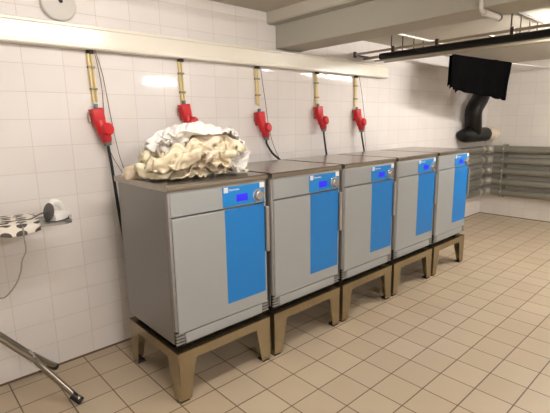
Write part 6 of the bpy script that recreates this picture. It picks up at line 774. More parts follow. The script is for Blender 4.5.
-4,-21,16,7,-2,-5,-2,-3,13,-3,-8,-12,13,4,0,1,0,-5,-11,-1,1,4,14,4,-5,-2,-7,-7,3,16,-1,-1,-17,5,4,1,0,5,-6,2,-4,-2,5,3,-11,12,1,-13,-6,7,9,-13,-7,16,6,-4,-5,6,0,-15,13,-1,-1,-13,2,
-1,18,-3,3,-15,1,6,10,-12,-3,14,-2,-15,15,-4,-3,-19,13,11,-12,0,5,5,-1,-1,-1,-3,-11,5,-1,12,-2,0,-15,3,5,9,-4,0,4,6,12,-9,9,-6,-9,1,13,-11,3,-2,5,-1,-6,17,0,-3,-11,-5,7,0,-5,-6,1,
-7,18,1,-2,6,-7,19,-5,6,-9,-10,-1,15,-6,3,-5,-1,8,-6,7,2,-1,1,-3,3,-3,-8,-8,9,-5,0,9,5,12,-10,9,2,-1,-5,0,-1,2,1,0,1,-1,-4,-4,-2,13,-19,6,10,0,1,2,-6,-1,1,2,-2,4,9,-11,6,5,-5,0,-3,
2,3,-4,1,0,2,0,1,-10,14,-9,-13,20,-1,-1,-1,-8,4,1,-7,11,-2,0,2,2,-2,-11,4,-2,0,9,-5,-3,6,-3,-9,10,9,-9,5,-9,7,-7,7,0,-6,-11,6,12,-8,8,0,-9,9,-4,-8,3,5,-1,5,-3,-5,7,-3,-4,-17,18,4,
2,-5,2,2,1,1,-7,-15,5,7,-4,2,2,0,0,-4,-3,-3,0,4,4,5,-16,13,0,-1,-3,1,5,1,-10,0,-4,4,6,-12,13,-4,4,-8,8,-7,5,-1,-2,-1,-2,-1,2,0,13,-9,-2,6,-2,-1,2,-7,9,-21,5,-5,4,13,6,5,-3,5,-4,5,
0,-4,0,-1,1,-3,1,-17,11,9,-14,15,0,4,-10,11,-6,8,-17,-14,0,9,-111,5,-2,13,6,-6,-4,-2,0,6,-7,-3,9,-3,12,0,8,-2,11,-1,3,4,12,0,9,1,-13,-10,5,-14,3,-5,-4,10,-2,-1,-4,1,13,-3,-13,17,
-12,13,-14,10,-10,18,-1,2,-7,8,-3,-7,1,-3,-7,-1,-3,2,2,-1,3,3,-8,-3,-1,3,15,-21,16,-10,7,-5,14,-12,12,5,3,0,-17,-6,1,12,-6,7,-10,-2,-3,-1,3,4,6,3,-16,10,-4,18,-18,0,2,6,-4,5,-2,1,
6,-4,11,-7,-4,6,-13,2,17,-17,11,-6,-9,5,17,-18,10,-6,3,-6,5,7,-7,0,1,9,-3,-9,1,-5,0,21,-2,-12,-15,13,-10,6,-2,5,-3,-3,-8,24,3,-1,-18,-1,6,-2,11,2,-11,-2,-1,4,-3,9,-11,-6,27,4,3,
-12,-2,3,-2,9,10,-20,11,-14,4,-1,7,4,2,-10,6,-4,8,-5,-2,-1,-1,-1,0,-2,0,9,8,-8,-4,-3,-5,1,13,0,-7,-3,-2,-1,8,-4,0,13,-15,6,-6,-3,0,2,0,1,2,-2,-6,2,-8,1,11,-11,3,-6,0,17,-21,9,-6,9,
-6,2,0,-4,14,-14,6,-1,2,-9,-3,2,9,-3,-7,1,-10,4,8,4,-17,5,-9,5,19,-13,5,-8,10,7,-12,-4,2,-7,-1,-1,1,2,-2,-1,10,2,1,-2,-10,15,-5,1,11,-23,-2,-1,4,15,-5,2,-2,-13,7,6,-16,16,-15,1,0,
13,-9,-2,0,14,1,-14,-8,-3,8,11,-2,7,-6,-19,-2,2,8,8,-3,3,-7,-4,5,-4,-3,4,-1,-6,8,-10,-1,2,-3,5,-1,-13,2,-1,5,-4,16,9,-16,-10,2,0,2,2,-3,3,6,-11,1,-3,5,-8,3,5,-3,0,7,-5,-13,10,-4,
-7,5,14,-4,5,0,7,-9,-15,2,3,8,-7,-11,-1,21,4,2,-9,-11,12,-9,-6,4,4,-11,3,-6,13,-14,0,-2,2,5,-1,6,11,-13,1,-7,-2,14,11,3,-2,-26,6,-1,-2,7,-7,-5,13,16,-22,-6,0,4,2,-2,-3,-1,2,3,-4,
12,-10,8,-4,-7,14,-1,-10,19,-12,8,-19,-1,16,0,-19,-9,17,-4,-8,-8,7,-8,11,0,1,-14,7,-2,2,-4,12,5,-12,3,4,-5,15,-19,11,-2,-14,3,10,-19,7,5,-1,16,-20,13,-11,15,-15,-1,-3,1,4,-2,4,3,8,
-10,-4,-2,1,12,-12,1,8,-6,-7,6,-17,-2,10,-8,7,-10,11,-8,13,-1,-9,0,-1,11,-8,3,-2,6,-9,0,-3,1,6,-4,2,6,0,3,11,-10,-15,7,-5,5,-4,-3,1,15,-5,1,1,-1,-2,-2,0,-3,15,-15,-3,-2,5,-1,-1,6,
7,-13,12,12,-17,-8,14,5,-6,-7,5,1,3,-9,5,-2,12,-10,0,0,0,-1,-6,-1,-3,3,4,-1,7,1,-17,8,3,3,-7,3,5,-1,-7,1,6,1,-5,2,-5,3,0,-5,4,16,-2,-10,-7,-1,0,4,1,12,-12,-14,10,10,-13,-1,-3,16,
-7,-12,7,0,6,-8,-3,3,3,-4,1,9,7,-4,-3,12,-12,-9,2,-5,12,-2,-4,-6,-2,-3,2,-2,-2,7,-7,13,-8,10,5,-11,-8,17,-16,-2,11,8,0,4,4,-16,-13,1,-13,14,0,-13,7,-5,7,-9,2,-2,2,-3,11,-4,-3,12,
-4,-9,20,-14,-7,1,15,-1,-4,1,7,6,-4,-13,13,-5,8,-10,-6,14,7,-1,-7,-8,-4,-6,4,1,9,-1,-7,12,1,-1,-7,-6,3,1,-5,1,5,-6,-9,12,-13,7,-7,-3,5,7,10,-11,-13,11,-3,4,-4,-1,-2,5,-7,-1,1,-1,
-2,6,7,-10,15,2,-5,-10,11,3,-10,-6,-6,-1,5,18,-7,-13,4,-3,2,3,1,-9,19,11,-16,-2,0,-1,-6,46,12,4,0,7,15,12,11,4,-9,-11,-9,-5,12,2,-13,16,17,8,18,10,15,6,4,3,-3,-5,11,2,-8,11,7,-16,
-5,0,0,8,7,5,-2,-11,-10,14,7,-10,-1,8,-15,10,-9,-3,6,-1,-2,17,-12,5,-3,0,4,4,-18,-1,2,-5,5,2,-4,22,-15,-15,23,4,-5,-16,14,-13,3,2,-3,-8,10,-6,-2,-11,14,-5,7,-3,-1,-10,-3,-3,-2,13,
20,-15,17,-11,0,5,0,-3,-8,2,-11,-2,-2,14,-5,-9,2,4,-2,2,-3,10,1,-11,-11,-5,6,-1,4,15,-4,8,-13,1,3,6,-20,0,15,-12,4,1,-2,6,2,1,-6,3,1,8,4,-1,-3,-9,-7,1,0,5,12,1,-9,-5,-6,4,17,-15,
-3,3,-2,-6,11,-7,10,0,4,-2,1,-1,8,-2,-3,9,-10,2,-4,5,-1,7,-1,0,-19,-5,9,13,-22,8,1,-2,0,4,-11,3,0,-6,-2,5,2,10,1,-3,0,-7,9,-2,0,1,3,-17,19,-6,-3,-12,4,-2,-2,4,-8,9,2,-7,2,9,-10,-4,
7,11,0,-5,10,-5,-4,0,2,1,-5,15,-16,18,-4,-1,-6,-4,-3,9,-5,0,3,-6,0,-3,5,-1,-2,7,12,-2,3,2,-7,-10,-11,3,16,-16,24,0,-4,1,0,-6,-6,-10,12,1,1,1,-8,0,1,6,0,-3,4,10,6,1,-1,1,-12,-19,-5,
22,-3,3,3,-5,10,-6,0,-6,2,1,-7,11,-10,-7,2,-2,4,2,-1,11,-1,7,2,-6,2,-1,-10,-1,0,-7,-5,13,-11,15,-10,3,-2,-2,11,16,-9,2,-6,0,-9,0,6,-1,5,1,0,0,2,2,2,-16,-4,1,1,-13,22,-8,10,-4,2,2,
-7,13,7,-9,4,-2,4,-23,0,3,-8,-5,6,-4,-2,-1,1,15,-9,-12,1,7,-2,24,4,0,-7,-1,5,-7,16,-6,3,-3,0,0,-3,-5,9,-16,-3,16,9,-5,-8,-13,3,2,-6,12,5,-1,11,7,-7,-4,-3,-4,-13,20,0,6,-19,19,0,2,
-9,11,-20,-9,12,11,0,-14,-5,0,8,-2,-2,1,2,9,9,2,-13,-14,9,0,3,0,18,-18,-5,2,-5,9,17,-3,-21,11,4,3,-17,-4,2,2,7,-6,1,0,7,5,6,5,-16,7,-2,0,3,18,-20,-6,14,3,-1,3,-2,-10,-3,7,7,-10,8,
1,-5,4,-6,1,-8,1,12,1,-3,2,7,-8,-7,4,16,-15,-3,-1,7,-3,0,-6,0,0,6,8,-3,5,-7,-1,3,-3,-4,-5,0,-5,17,-5,-2,8,-6,-5,-12,10,1,-10,-2,-3,17,1,-4,-9,-1,3,3,-3,11,-2,2,-12,5,-5,1,9,0,3,
-16,4,16,-3,-2,-8,-12,-2,0,14,-14,6,13,-6,-1,2,-3,-5,0,6,1,10,-2,-4,-12,-9,14,-2,-1,-3,4,-8,17,-1,-11,-4,2,-1,-5,-5,-1,27,2,-6,-12,5,-1,-6,-1,4,3,0,-7,4,-5,-1,9,-6,-9,7,4,5,-2,-5,
-9,4,14,-6,-5,-17,10,22,-4,-9,2,-6,-3,-1,-2,6,-2,-1,7,-1,-10,6,-5,9,-17,15,3,3,-13,-11,13,13,1,2,-11,-21,21,6,-6,9,-6,-13,7,-8,10,3,-7,2,0,-2,8,0,11,-17,3,-1,3,-7,-13,7,18,5,-5,3,
-19,3,1,-1,2,-8,3,-4,11,11,-12,-3,13,-9,1,-5,8,9,-4,0,5,-4,-3,3,-17,-3,20,2,-12,-1,0,-15,3,16,-16,16,-11,1,8,-14,-5,9,-6,4,1,3,13,4,-4,1,-13,-5,19,1,-24,6,0,-3,-4,11,0,7,-10,-4,7,
-3,6,5,-7,-7,5,-1,-9,6,5,9,7,-3,0,-10,-10,-4,15,-6,2,8,-1,0,-9,-14,25,0,-14,-199,3,-7,-1,2,-1,-7,3,8,11,13,-13,-14,6,13,-4,-11,0,-6,-8,-10,-4,-2,0,8,15,12,-12,-7,-1,12,7,-4,-2,-3,
-9,15,-13,11,2,-8,-1,8,-2,-2,-9,-2,17,-8,-16,0,2,21,-3,-7,3,1,-3,-3,-4,-6,-8,0,4,-2,18,-9,-11,7,10,7,5,5,10,-11,-6,9,8,0,1,-2,-10,-16,13,17,-4,-9,8,-12,8,9,-13,7,0,0,-2,4,-2,-13,
-2,-4,-14,2,21,-13,2,-2,3,11,-12,12,3,2,-2,-6,-5,-12,2,-2,-4,22,9,-6,7,-11,-3,-11,21,-3,0,-1,4,-9,13,3,-8,12,-13,4,-29,0,-9,17,12,5,8,-11,12,-5,-7,-1,6,1,-3,-11,-6,7,12,-3,-10,23,
-18,17,-9,-4,6,0,-12,-3,-15,16,20,1,16,-8,3,-10,-9,-6,-20,15,-6,7,-7,-11,6,1,-9,17,3,0,-3,-4,-3,0,-3,-13,14,-10,6,10,-9,-2,14,5,-1,-32,1,17,3,6,10,-6,12,-6,2,-5,13,-2,-7,14,-8,-6,
7,2,0,17,-14,-1,-7,2,13,-9,1,-6,2,4,3,0,-1,-6,-13,7,-12,-10,4,9,8,10,-9,9,2,-12,5,9,7,2,0,0,-11,-14,27,-1,17,-21,1,2,-21,13,2,4,2,-14,11,4,-4,-1,2,1,1,-8,-11,-7,-4,25,-9,-18,8,-11,
0,0,1,0,-7,11,7,-6,-22,17,17,18,-6,-19,9,-4,1,-2,-8,14,-6,-4,-1,8,8,-4,1,2,-5,-3,5,-1,4,5,-4,-5,-2,4,1,-7,3,5,23,-6,-12,-23,15,4,18,1,-8,-8,-4,14,-4,-7,11,1,-1,1,-3,3,-1,1,1,-8,0,
1,8,-7,-3,10,1,-3,3,3,-3,-6,1,14,-5,-2,-28,17,0,12,-5,-2,0,6,-8,9,-1,-4,3,-6,5,-1,1,-1,6,-2,-7,-1,4,3,2,10,-2,-6,2,3,8,-7,-20,11,12,20,-22,-22,-2,0,8,4,-7,-3,24,-7,2,9,-3,-1,-10,
11,-2,-5,5,6,-8,-3,6,3,0,7,4,-1,-5,4,-2,7,1,-18,13,12,-2,-15,2,-7,-3,14,0,-4,-19,-7,5,1,5,8,7,-5,8,5,-12,9,3,-3,0,3,2,2,-12,10,2,-1,15,0,-15,13,0,-16,20,-5,-13,12,-2,-5,7,-7,-4,9,
-12,6,9,-3,-3,7,-1,0,0,-9,7,3,-1,-1,-2,15,-6,-10,0,4,-5,4,1,-12,2,5,3,4,7,-12,13,-3,3,-3,10,-5,2,-11,-7,3,10,2,-1,-2,3,-2,-3,2,-10,0,10,6,1,7,-5,-4,1,3,4,-3,-9,-4,-1,13,2,6,-9,4,
-2,4,-2,-2,-8,13,-4,-4,5,-2,4,0,0,0,0,-5,4,-3,-2,-8,16,-1,0,0,-8,-4,18,7,-5,-1,-7,-1,4,3,-3,-3,1,-4,0,7,2,-8,8,-1,-7,-2,8,4,0,0,-1,1,-8,1,3,10,-1,-4,3,-2,8,-9,-10,3,15,-3,-6,-9,9,
0,3,-8,-5,13,3,-8,6,6,-3,-1,4,1,-6,5,0,1,0,0,-3,1,-7,10,-2,3,2,-8,-7,13,1,-7,10,8,0,-9,-24,18,3,1,-6,-8,10,7,-4,-7,8,3,-3,3,-1,-5,5,0,0,-1,5,-3,-2,12,-1,1,-11,9,3,-5,-9,13,-26,-7,
7,-3,7,-6,4,20,4,-4,-6,2,2,8,-9,7,2,-3,4,-1,-1,1,0,-2,4,3,1,13,-9,-3,6,0,4,1,8,-6,6,-14,-11,19,-3,-10,1,-11,20,5,-2,-2,1,-1,4,-3,1,-1,0,1,-1,1,1,0,0,-1,0,4,9,-3,1,3,-12,3,6,3,-1,0,
3,-9,9,-2,-3,-1,-12,11,5,-5,2,2,1,0,-2,3,-3,1,1,0,0,1,1,-1,1,13,-1,2,-9,-8,16,0,-14,-3,4,12,1,-1,-8,11,-6,4,0,-9,5,3,-1,1,-1,0,2,-1,1,0,0,1,0,0,1,1,-1,13,0,-2,3,-2,-10,3,9,-7,0,5,
1,-2,-6,2,5,0,-5,8,-7,6,-6,0,6,-1,-2,1,2,0,0,0,0,0,0,0,1,14,0,-4,3,1,1,-4,0,-1,-1,-7,13,-2,0,-14,12,-6,11,-11,8,1,1,-9,-1,8,1,-2,0,2,1,0,0,-1,1,0,0,13,0,0,1,0,-1,-4,1,0,3,1,-14,20,
2,-13,-9,7,-3,11,-6,-1,7,0,-10,-2,5,7,-1,-1,1,0,0,1,-1,-1,2,14,-6,5,-3,3,-2,2,-6,5,-1,0,3,-11,13,-5,2,0,0,0,1,-3,-1,6,1,-10,-4,1,8,3,0,-1,3,-2,-1,-3,1,12,3,-6,4,-5,7,-4,2,0,-7,5,0,
-9,-9,22,-2,0,0,-8,3,6,-5,2,3,1,-8,-6,0,3,5,5,2,-1,-9,6,2,14,-5,5,-3,1,-7,9,-2,-1,3,-9,7,0,3,1,0,-2,-1,2,-7,0,7,-5,1,3,1,-7,-8,0,0,3,8,29,-6,-37,-8,11,3,-5,5,-4,2,-9,9,3,-4,4,-8,8,
-7,6,-2,-1,2,1,1,-8,-1,7,0,0,0,1,-5,-7,0,0,1,1,25,13,-12,7,6,0,-1,3,-1,0,-7,-1,8,-3,4,-7,6,-7,4,3,-5,2,2,1,-7,-1,6,1,1,0,0,-8,-8,-1,0,-16,13,26,2,14,-5,6,-6,3,1,1,0,0,-5,5,-6,7,-3,
2,-6,2,5,-4,-3,5,0,-6,-3,7,3,-1,-2,2,-5,-10,-5,4,-2,2,9,13,-1,2,2,-2,-1,0,1,0,0,-5,5,-8,8,-1,1,-8,4,4,-3,1,3,-1,-5,-7,6,4,2,-3,1,0,-19,-12,-1,4,8,14,0,-5,6,-3,-2,5,-1,-3,3,0,-2,2,
-7,7,0,-1,-4,3,-1,-4,5,2,0,-1,-7,-2,2,10,-3,-6,6,-8,-23,-8,10,15,0,-2,-1,2,-1,-4,5,-1,1,0,-3,2,-2,0,3,0,-7,3,3,-7,-4,7,2,-2,2,3,1,-3,3,2,-1,-1,1,-2,-13,11,3,-2,1,1,0,-4,2,0,-7,9,0,
-2,-2,-4,5,4,-3,-5,6,0,-6,-1,5,-2,-4,4,0,-1,3,2,1,0,0,1,-3,14,-4,5,-9,5,1,1,-3,2,0,-8,9,-1,2,-4,1,2,1,-1,0,1,-1,-7,1,7,-6,-4,5,3,-6,5,1,3,0,-5,3,10,4,-9,10,-10,0,8,0,1,0,-4,3,2,-1,
-3,-3,5,-1,-8,1,8,1,-4,-1,3,2,-7,-3,4,6,-9,-3,4,8,1,-3,14,-8,9,-9,1,8,-9,0,8,-3,2,-9,9,-2,2,-5,1,5,-3,1,1,1,0,-8,2,7,-1,-7,0,4,4,-3,-3,-3,7,1,4,10,-7,1,4,-6,9,-5,0,4,0,-2,-1,3,-1,
-4,-4,6,1,-3,3,-2,4,-1,-8,4,6,-2,-8,3,5,1,-1,-2,1,2,12,-8,9,0,1,-1,-6,7,-6,5,-4,3,-4,6,1,-1,-6,-7,11,-1,0,2,-1,2,-4,-8,7,6,-3,-8,6,4,0,-2,-4,4,6,8,-2,2,-2,2,0,-5,4,-3,4,0,-3,2,-1,
2,0,-2,1,-2,-1,2,-8,6,3,-1,-10,7,6,-4,-6,5,6,-1,-3,-3,3,5,6,-5,4,0,-4,5,-8,2,5,1,-1,-1,2,1,-5,2,0,1,-2,2,-2,-5,8,-1,1,-8,6,3,-2,0,0,3,0,-4,10,0,-1,6,-6,4,1,-8,8,0,-1,-2,4,-6,5,-5,
5,-2,-7,3,5,-2,2,-6,1,7,-1,1,-9,2,7,-3,-10,8,3,0,12,-18,-3,11,10,0,0,0,0,0,1,0,0,1,-6,3,-4,6,-1,-6,-6,12,0,-3,-3,5,3,-4,0,1,-8,0,9,-6,5,3,5,1,-7,-5,5,5,10,1,-8,8,-2,0,-1,1,0,-5,5,
-6,3,3,-10,-2,12,-1,-2,-2,5,1,-1,-3,5,-2,-2,0,-3,4,6,7,-4,-7,-1,-5,4,14,0,-2,2,1,-2,-1,-4,3,-1,-6,8,-1,3,-10,3,7,-3,-1,-7,5,7,-3,0,2,0,-1,0,-2,5,8,-4,-5,-8,8,2,1,4,1,1,2,-1,-5,2,0,
-5,5,-9,2,10,-8,2,4,1,-8,5,1,-1,4,-2,1,2,-1,0,-3,8,-11,14,3,-6,-4,0,-6,11,0,2,0,2,-1,-2,0,2,-1,3,1,-9,5,-6,4,-2,6,0,-1,-4,-2,4,5,-3,2,-5,4,13,0,-3,3,-1,-1,-18,7,0,-1,5,6,0,2,-1,-4,
5,1,-9,5,5,0,-4,-4,6,-2,0,2,3,-4,-7,2,6,0,0,-5,14,-4,4,1,-1,-16,6,-6,-1,2,-3,0,10,3,-1,-1,5,0,2,-11,4,6,-1,-1,-3,2,2,1,0,4,-6,0,2,1,1,-2,-6,17,-14,-9,19,9,1,-14,-4,0,3,3,0,3,1,1,
-15,15,5,-5,-8,5,7,-2,-5,6,-9,2,-14,12,11,-2,-9,5,4,1,0,-11,17,-7,-8,13,8,-3,-5,0,-5,-2,-4,4,11,-1,-1,-6,9,7,-6,-5,1,3,2,-11,11,-8,-1,-9,0,4,10,1,3,-12,-13,4,11,14,-15,-5,2,18,-10,
-3,8,-5,4,-3,-9,1,5,1,-1,7,2,0,-3,4,1,-7,-11,1,16,-4,-3,-1,-5,-4,5,11,14,-9,2,-1,1,0,-9,2,15,-11,-10,1,0,4,-3,8,11,-11,-1,2,10,-5,-3,-2,5,2,-3,-1,-2,7,-2,-11,5,2,-10,10,5,11,-9,5,
1,-16,5,5,4,6,-16,0,0,7,5,2,-16,14,-6,-5,3,6,2,-3,-12,12,3,0,-1,0,2,-5,-7,0,1,-1,6,1,-1,-3,12,0,-2,-15,2,9,3,-4,-9,-7,13,6,6,-5,-4,2,-2,2,2,-1,4,-9,8,0,-1,1,-1,1,-4,0,3,-13,-3,6,
-10,-9,4,5,0,12,-2,-13,10,-15,1,3,4,1,16,-18,15,2,0,1,-2,-2,-6,11,1,2,-3,-1,2,1,0,-3,-1,5,-8,-11,1,7,-3,5,8,-4,-7,5,1,23,-8,-16,2,1,0,14,-16,4,2,1,5,3,0,-4,3,2,5,-7,4,2,-1,-9,-2,7,
16,-14,-2,1,-7,1,-7,-4,-1,-1,9,9,16,3,-25,-8,6,12,-12,-2,1,0,3,7,11,-7,1,1,3,5,-13,11,1,2,-5,-9,-9,25,2,-5,3,-2,-5,-5,-6,-2,-3,3,-1,-9,15,-9,-3,6,10,-2,-10,0,-2,1,6,9,-9,-3,-2,6,
10,-16,13,8,-5,-10,3,-8,12,9,-9,9,-10,7,-7,6,-14,-21,13,3,-3,14,-6,-5,14,-4,5,-5,-5,-7,0,2,4,-1,0,-7,4,5,-8,7,3,1,-132,0,10,12,4,9,12,11,7,0,6,0,3,-2,6,-4,11,-4,2,8,1,10,13,13,10,
4,2,7,2,10,-1,14,6,-17,5,-5,-1,8,-4,-2,4,5,-7,-1,-10,6,-9,7,-5,1,3,-5,7,3,8,-3,-5,-3,-3,1,-1,12,-3,4,-10,-5,3,-3,5,14,-21,12,5,-4,3,-1,0,-3,-9,1,16,-13,0,-7,7,-6,-11,22,-11,19,-14,
2,11,0,-9,-5,-2,-3,3,-2,18,-3,3,-11,-3,12,7,3,7,-1,-6,-2,-2,-1,16,-4,-22,4,10,-5,5,21,-11,-1,-1,-12,11,-2,2,-14,9,2,4,-7,0,4,0,7,-6,3,-11,3,17,-2,6,0,7,-10,-1,1,-18,1,15,-19,-6,13,
-5,4,26,-1,-1,-18,6,0,-6,15,0,-13,0,4,9,-12,0,-16,12,12,4,-6,3,-8,0,2,-5,14,-5,0,9,0,-15,2,-8,5,12,-5,0,-17,13,19,-24,8,2,1,-14,12,-3,-1,-13,11,-2,-7,1,1,12,2,-13,6,3,2,-1,-7,10,
-6,14,-22,20,11,-11,-18,2,4,-7,10,-5,4,13,-12,-15,1,16,-5,-3,-5,12,0,-4,17,-16,-8,-9,13,4,-3,7,2,2,1,-3,9,-10,8,-3,8,6,-10,-12,-1,5,-5,7,-6,-19,10,20,-16,2,7,1,-1,-3,-9,8,5,0,-7,6,
-22,6,11,9,-4,-2,1,7,-12,-1,14,-23,16,19,-10,-23,-2,-3,19,-12,10,-3,-4,7,11,-16,-5,5,5,-1,-2,-3,3,11,-9,-5,5,-1,-3,13,-1,-13,4,-12,1,2,-2,21,-20,7,19,-3,-9,-3,-13,3,6,23,-24,-7,12,
-1,-3,-1,3,-4,1,-1,0,3,4,-10,9,6,-13,6,-3,7,-13,6,1,-2,-9,5,6,-6,7,7,-1,-2,-12,1,-5,2,23,-11,-5,8,-1,-3,0,1,-4,3,-4,-1,12,-1,-5,-1,-4,-4,-4,-6,1,-2,9,-6,13,-11,11,0,-3,9,6,6,-6,-2,
-22,6,-9,3,3,8,7,0,-12,10,3,-1,-7,0,3,9,-14,-2,13,-13,7,15,4,-10,-2,6,-8,6,-4,-2,-1,-1,13,-1,4,-18,4,-8,3,11,-10,-2,-1,-2,7,-2,10,-4,12,-13,-3,9,3,-16,4,-15,6,-6,3,15,-10,5,2,3,-8,
-4,2,4,-9,1,11,-4,6,0,-9,2,7,-1,-1,7,4,-8,-3,2,0,13,-18,-6,12,3,-16,3,-15,5,2,-7,8,-1,-8,-6,3,8,-6,6,5,-10,9,9,6,1,8,-7,-16,-2,4,0,0,8,-6,2,-1,3,10,-16,-15,-1,14,-11,5,2,1,5,-3,-5,
0,-9,3,-8,16,3,-7,1,-3,8,-1,4,7,-1,10,-16,-3,1,-3,-1,11,-5,-1,0,5,5,-6,-9,-9,-10,1,0,0,-3,0,0,10,10,-15,7,2,-12,2,7,-10,5,2,-5,0,3,6,16,-16,1,5,1,-12,4,1,-1,1,3,-1,8,-11,2,3,-17,
-1,2,4,8,-14,-6,8,2,-3,14,-11,3,12,-14,-2,6,4,-7,-2,4,16,-7,-7,-1,10,-7,0,0,1,2,-1,-5,16,-9,6,9,-9,4,0,-9,1,-6,8,-2,4,-5,13,-7,2,8,-12,-3,1,7,0,-7,-1,6,5,-7,0,9,-8,1,2,-1,2,1,-11,
-8,1,8,10,-3,-3,-17,-8,18,3,0,-3,5,-8,3,-4,-3,11,-5,-2,1,-1,5,3,-6,-1,7,-5,0,2,-1,1,-5,12,-1,-1,-6,-6,0,1,-1,6,8,2,-3,-1,-6,1,-1,-2,-3,2,7,-4,9,-4,2,0,-8,3,4,-6,0,3,0,6,-5,0,2,4,
-1,-3,-11,6,-3,-1,1,-4,4,22,-4,3,-3,-5,-2,6,0,-16,1,8,-1,5,-9,-2,8,-7,1,7,-8,-1,1,0,4,-2,3,1,1,-1,-5,-1,0,3,1,-1,-1,1,5,-2,13,-9,-10,1,7,12,-11,-7,1,-1,5,1,-7,3,-1,-1,9,-2,-7,0,1,
-3,10,-2,0,-1,-5,0,5,-5,0,-4,8,0,1,0,-6,16,-3,-12,-1,5,15,0,-9,-2,0,4,0,-11,-1,1,-1,5,0,-1,-1,1,2,0,1,1,-2,-3,-2,1,0,2,-1,1,-1,0,4,-2,7,-1,1,-5,-3,6,11,-7,-5,-1,10,1,-10,-6,1,0,5,
-3,0,1,1,2,0,0,-1,0,3,0,0,-8,7,0,-2,0,-1,-4,13,5,-19,5,1,1,-7,13,1,-7,0,12,3,-6,-11,-4,1,3,2,0,-2,2,0,4,-3,3,-4,3,-4,12,-11,-2,5,0,0,4,-12,9,3,2,-4,-2,2,-5,8,2,-6,1,10,4,-2,-8,-8,
-2,-1,3,1,0,-3,9,3,-2,4,-8,5,-1,7,-8,-3,0,-1,-1,-6,-6,18,-1,4,2,4,-3,-8,6,-1,-3,-1,11,5,-1,-3,-9,-5,0,3,2,1,0,1,2,-3,9,-13,2,2,8,0,-12,1,-1,12,-5,0,1,-5,0,0,8,-2,-8,6,-1,-2,0,9,6,
0,-1,-2,-9,5,2,19,-4,7,-8,4,-2,9,-15,0,2,4,10,-10,3,-1,6,-8,-4,6,-3,1,-3,10,1,-9,1,-1,0,0,8,5,2,-2,1,-3,-9,-9,16,12,-9,-7,3,4,-2,-2,-1,0,1,9,-9,3,0,7,-3,-7,4,-2,1,-2,7,2,-7,1,-4,0,
0,8,5,-1,0,-9,9,-4,-20,1,10,-12,-1,-3,13,-5,1,-5,2,1,7,-7,2,-2,6,-2,-8,2,1,-1,-1,7,2,-6,0,-1,0,1,6,7,-1,-2,-5,0,-2,-7,9,2,-4,1,-2,5,0,-4,1,1,0,7,-7,3,-3,8,-6,-2,-1,-5,2,-1,7,5,-5,
-1,-1,-3,-3,0,10,-2,-6,2,13,1,0,10,-10,2,7,-10,1,6,-6,1,2,-4,8,-7,2,-5,9,-6,-1,4,-7,-1,0,3,7,1,0,-6,4,3,1,3,-2,-4,-11,3,-1,4,0,-1,-3,7,-7,1,0,-1,-2,3,-1,1,-1,0,4,-4,2,1,3,-8,-2,0,
0,0,1,7,-1,-2,-2,-3,9,-1,9,3,-3,3,3,-2,0,4,-2,0,3,-6,2,-5,-2,6,-7,6,-6,10,-6,-1,3,2,-6,-1,1,-2,-1,-1,1,0,2,3,2,-1,-6,0,3,-4,11,-9,0,-1,9,-3,-2,4,-3,4,-9,0,0,-1,0,-3,3,3,-5,7,-2,-1,
-4,2,-3,0,-4,2,-2,6,0,9,-4,7,-6,0,-3,11,0,-5,-5,3,1,1,-5,3,0,-5,6,-4,1,4,0,-7,0,0,4,-5,3,-2,4,-3,3,-8,-1,-1,1,11,7,3,3,-3,1,0,-2,7,0,-5,2,-7,7,-3,7,-10,3,-2,4,-2,-7,2,5,-6,6,-1,-1,
-2,-2,1,-1,7,-9,-1,2,-3,11,5,-1,6,-1,-10,4,-2,4,-1,-1,-3,0,0,4,4,-10,5,-2,1,4,-6,-1,7,-10,7,-4,4,-5,1,-3,1,0,-1,0,1,-1,3,2,-4,4,-3,-2,3,-5,8,-2,7,-11,2,-1,-2,1,1,1,1,2,-7,-1,0,10,
-12,5,-5,6,-7,4,-6,11,-3,-5,3,-3,0,-4,5,-5,11,-7,0,6,-9,4,3,-3,-2,-3,10,-8,2,0,-6,4,6,-1,-7,-6,12,-8,4,-4,8,-9,6,0,5,-5,-2,3,12,-6,-8,5,3,1,-3,-6,9,-1,-1,-2,-6,4,2,-1,-6,2,-2,-2,
11,0,-4,4,-7,8,-8,2,-7,9,-5,-2,0,8,-6,2,4,0,1,-9,-2,8,2,4,-3,-7,2,8,-6,-3,-2,14,-6,-5,8,-4,-9,4,5,1,-8,-2,9,-10,4,0,3,0,-4,-3,7,-8,6,5,1,-2,-6,-2,0,-4,-2,10,-7,7,-2,-6,1,3,8,-7,-3,
6,5,-11,5,-3,8,-13,-1,11,1,-17,0,1,5,4,-7,8,13,-1,2,1,-5,-4,-7,5,4,-11,7,-2,6,-3,0,-8,2,10,-1,-10,5,3,-1,-4,4,2,-7,1,3,7,-12,-3,-2,1,6,-6,14,-13,2,6,5,0,-9,-3,1,-6,1,3,-4,9,-2,4,
-8,-10,2,9,-5,6,-12,5,4,1,5,-1,-3,7,2,-4,-10,0,0,4,-4,15,-2,0,3,-4,4,-14,1,2,-3,2,6,2,0,-13,-5,5,2,-1,1,-7,4,1,-1,12,-3,-10,1,2,12,0,-8,-7,1,1,-12,5,5,3,3,6,3,-4,-13,1,0,0,9,-3,-8,
14,-4,-9,1,1,-6,5,9,-11,0,-1,3,-4,2,-1,-3,9,10,-13,-4,0,7,0,-9,0,-5,1,10,11,0,-8,-5,-5,0,2,3,-11,15,-2,-3,-4,10,-10,-1,8,-11,-2,1,8,-1,-4,2,-11,10,11,-13,-5,6,-12,7,0,4,-6,0,7,2,2,
4,-17,-4,2,-1,-1,0,15,-11,3,-11,11,-7,5,8,-13,-2,5,0,4,-4,3,-8,5,7,-8,-6,7,0,-1,-6,7,-3,-8,8,11,-9,10,-17,2,1,1,1,-6,12,-13,11,-10,5,-4,-6,10,3,-4,-3,-4,5,7,-11,-1,3,1,8,-3,0,-7,8,
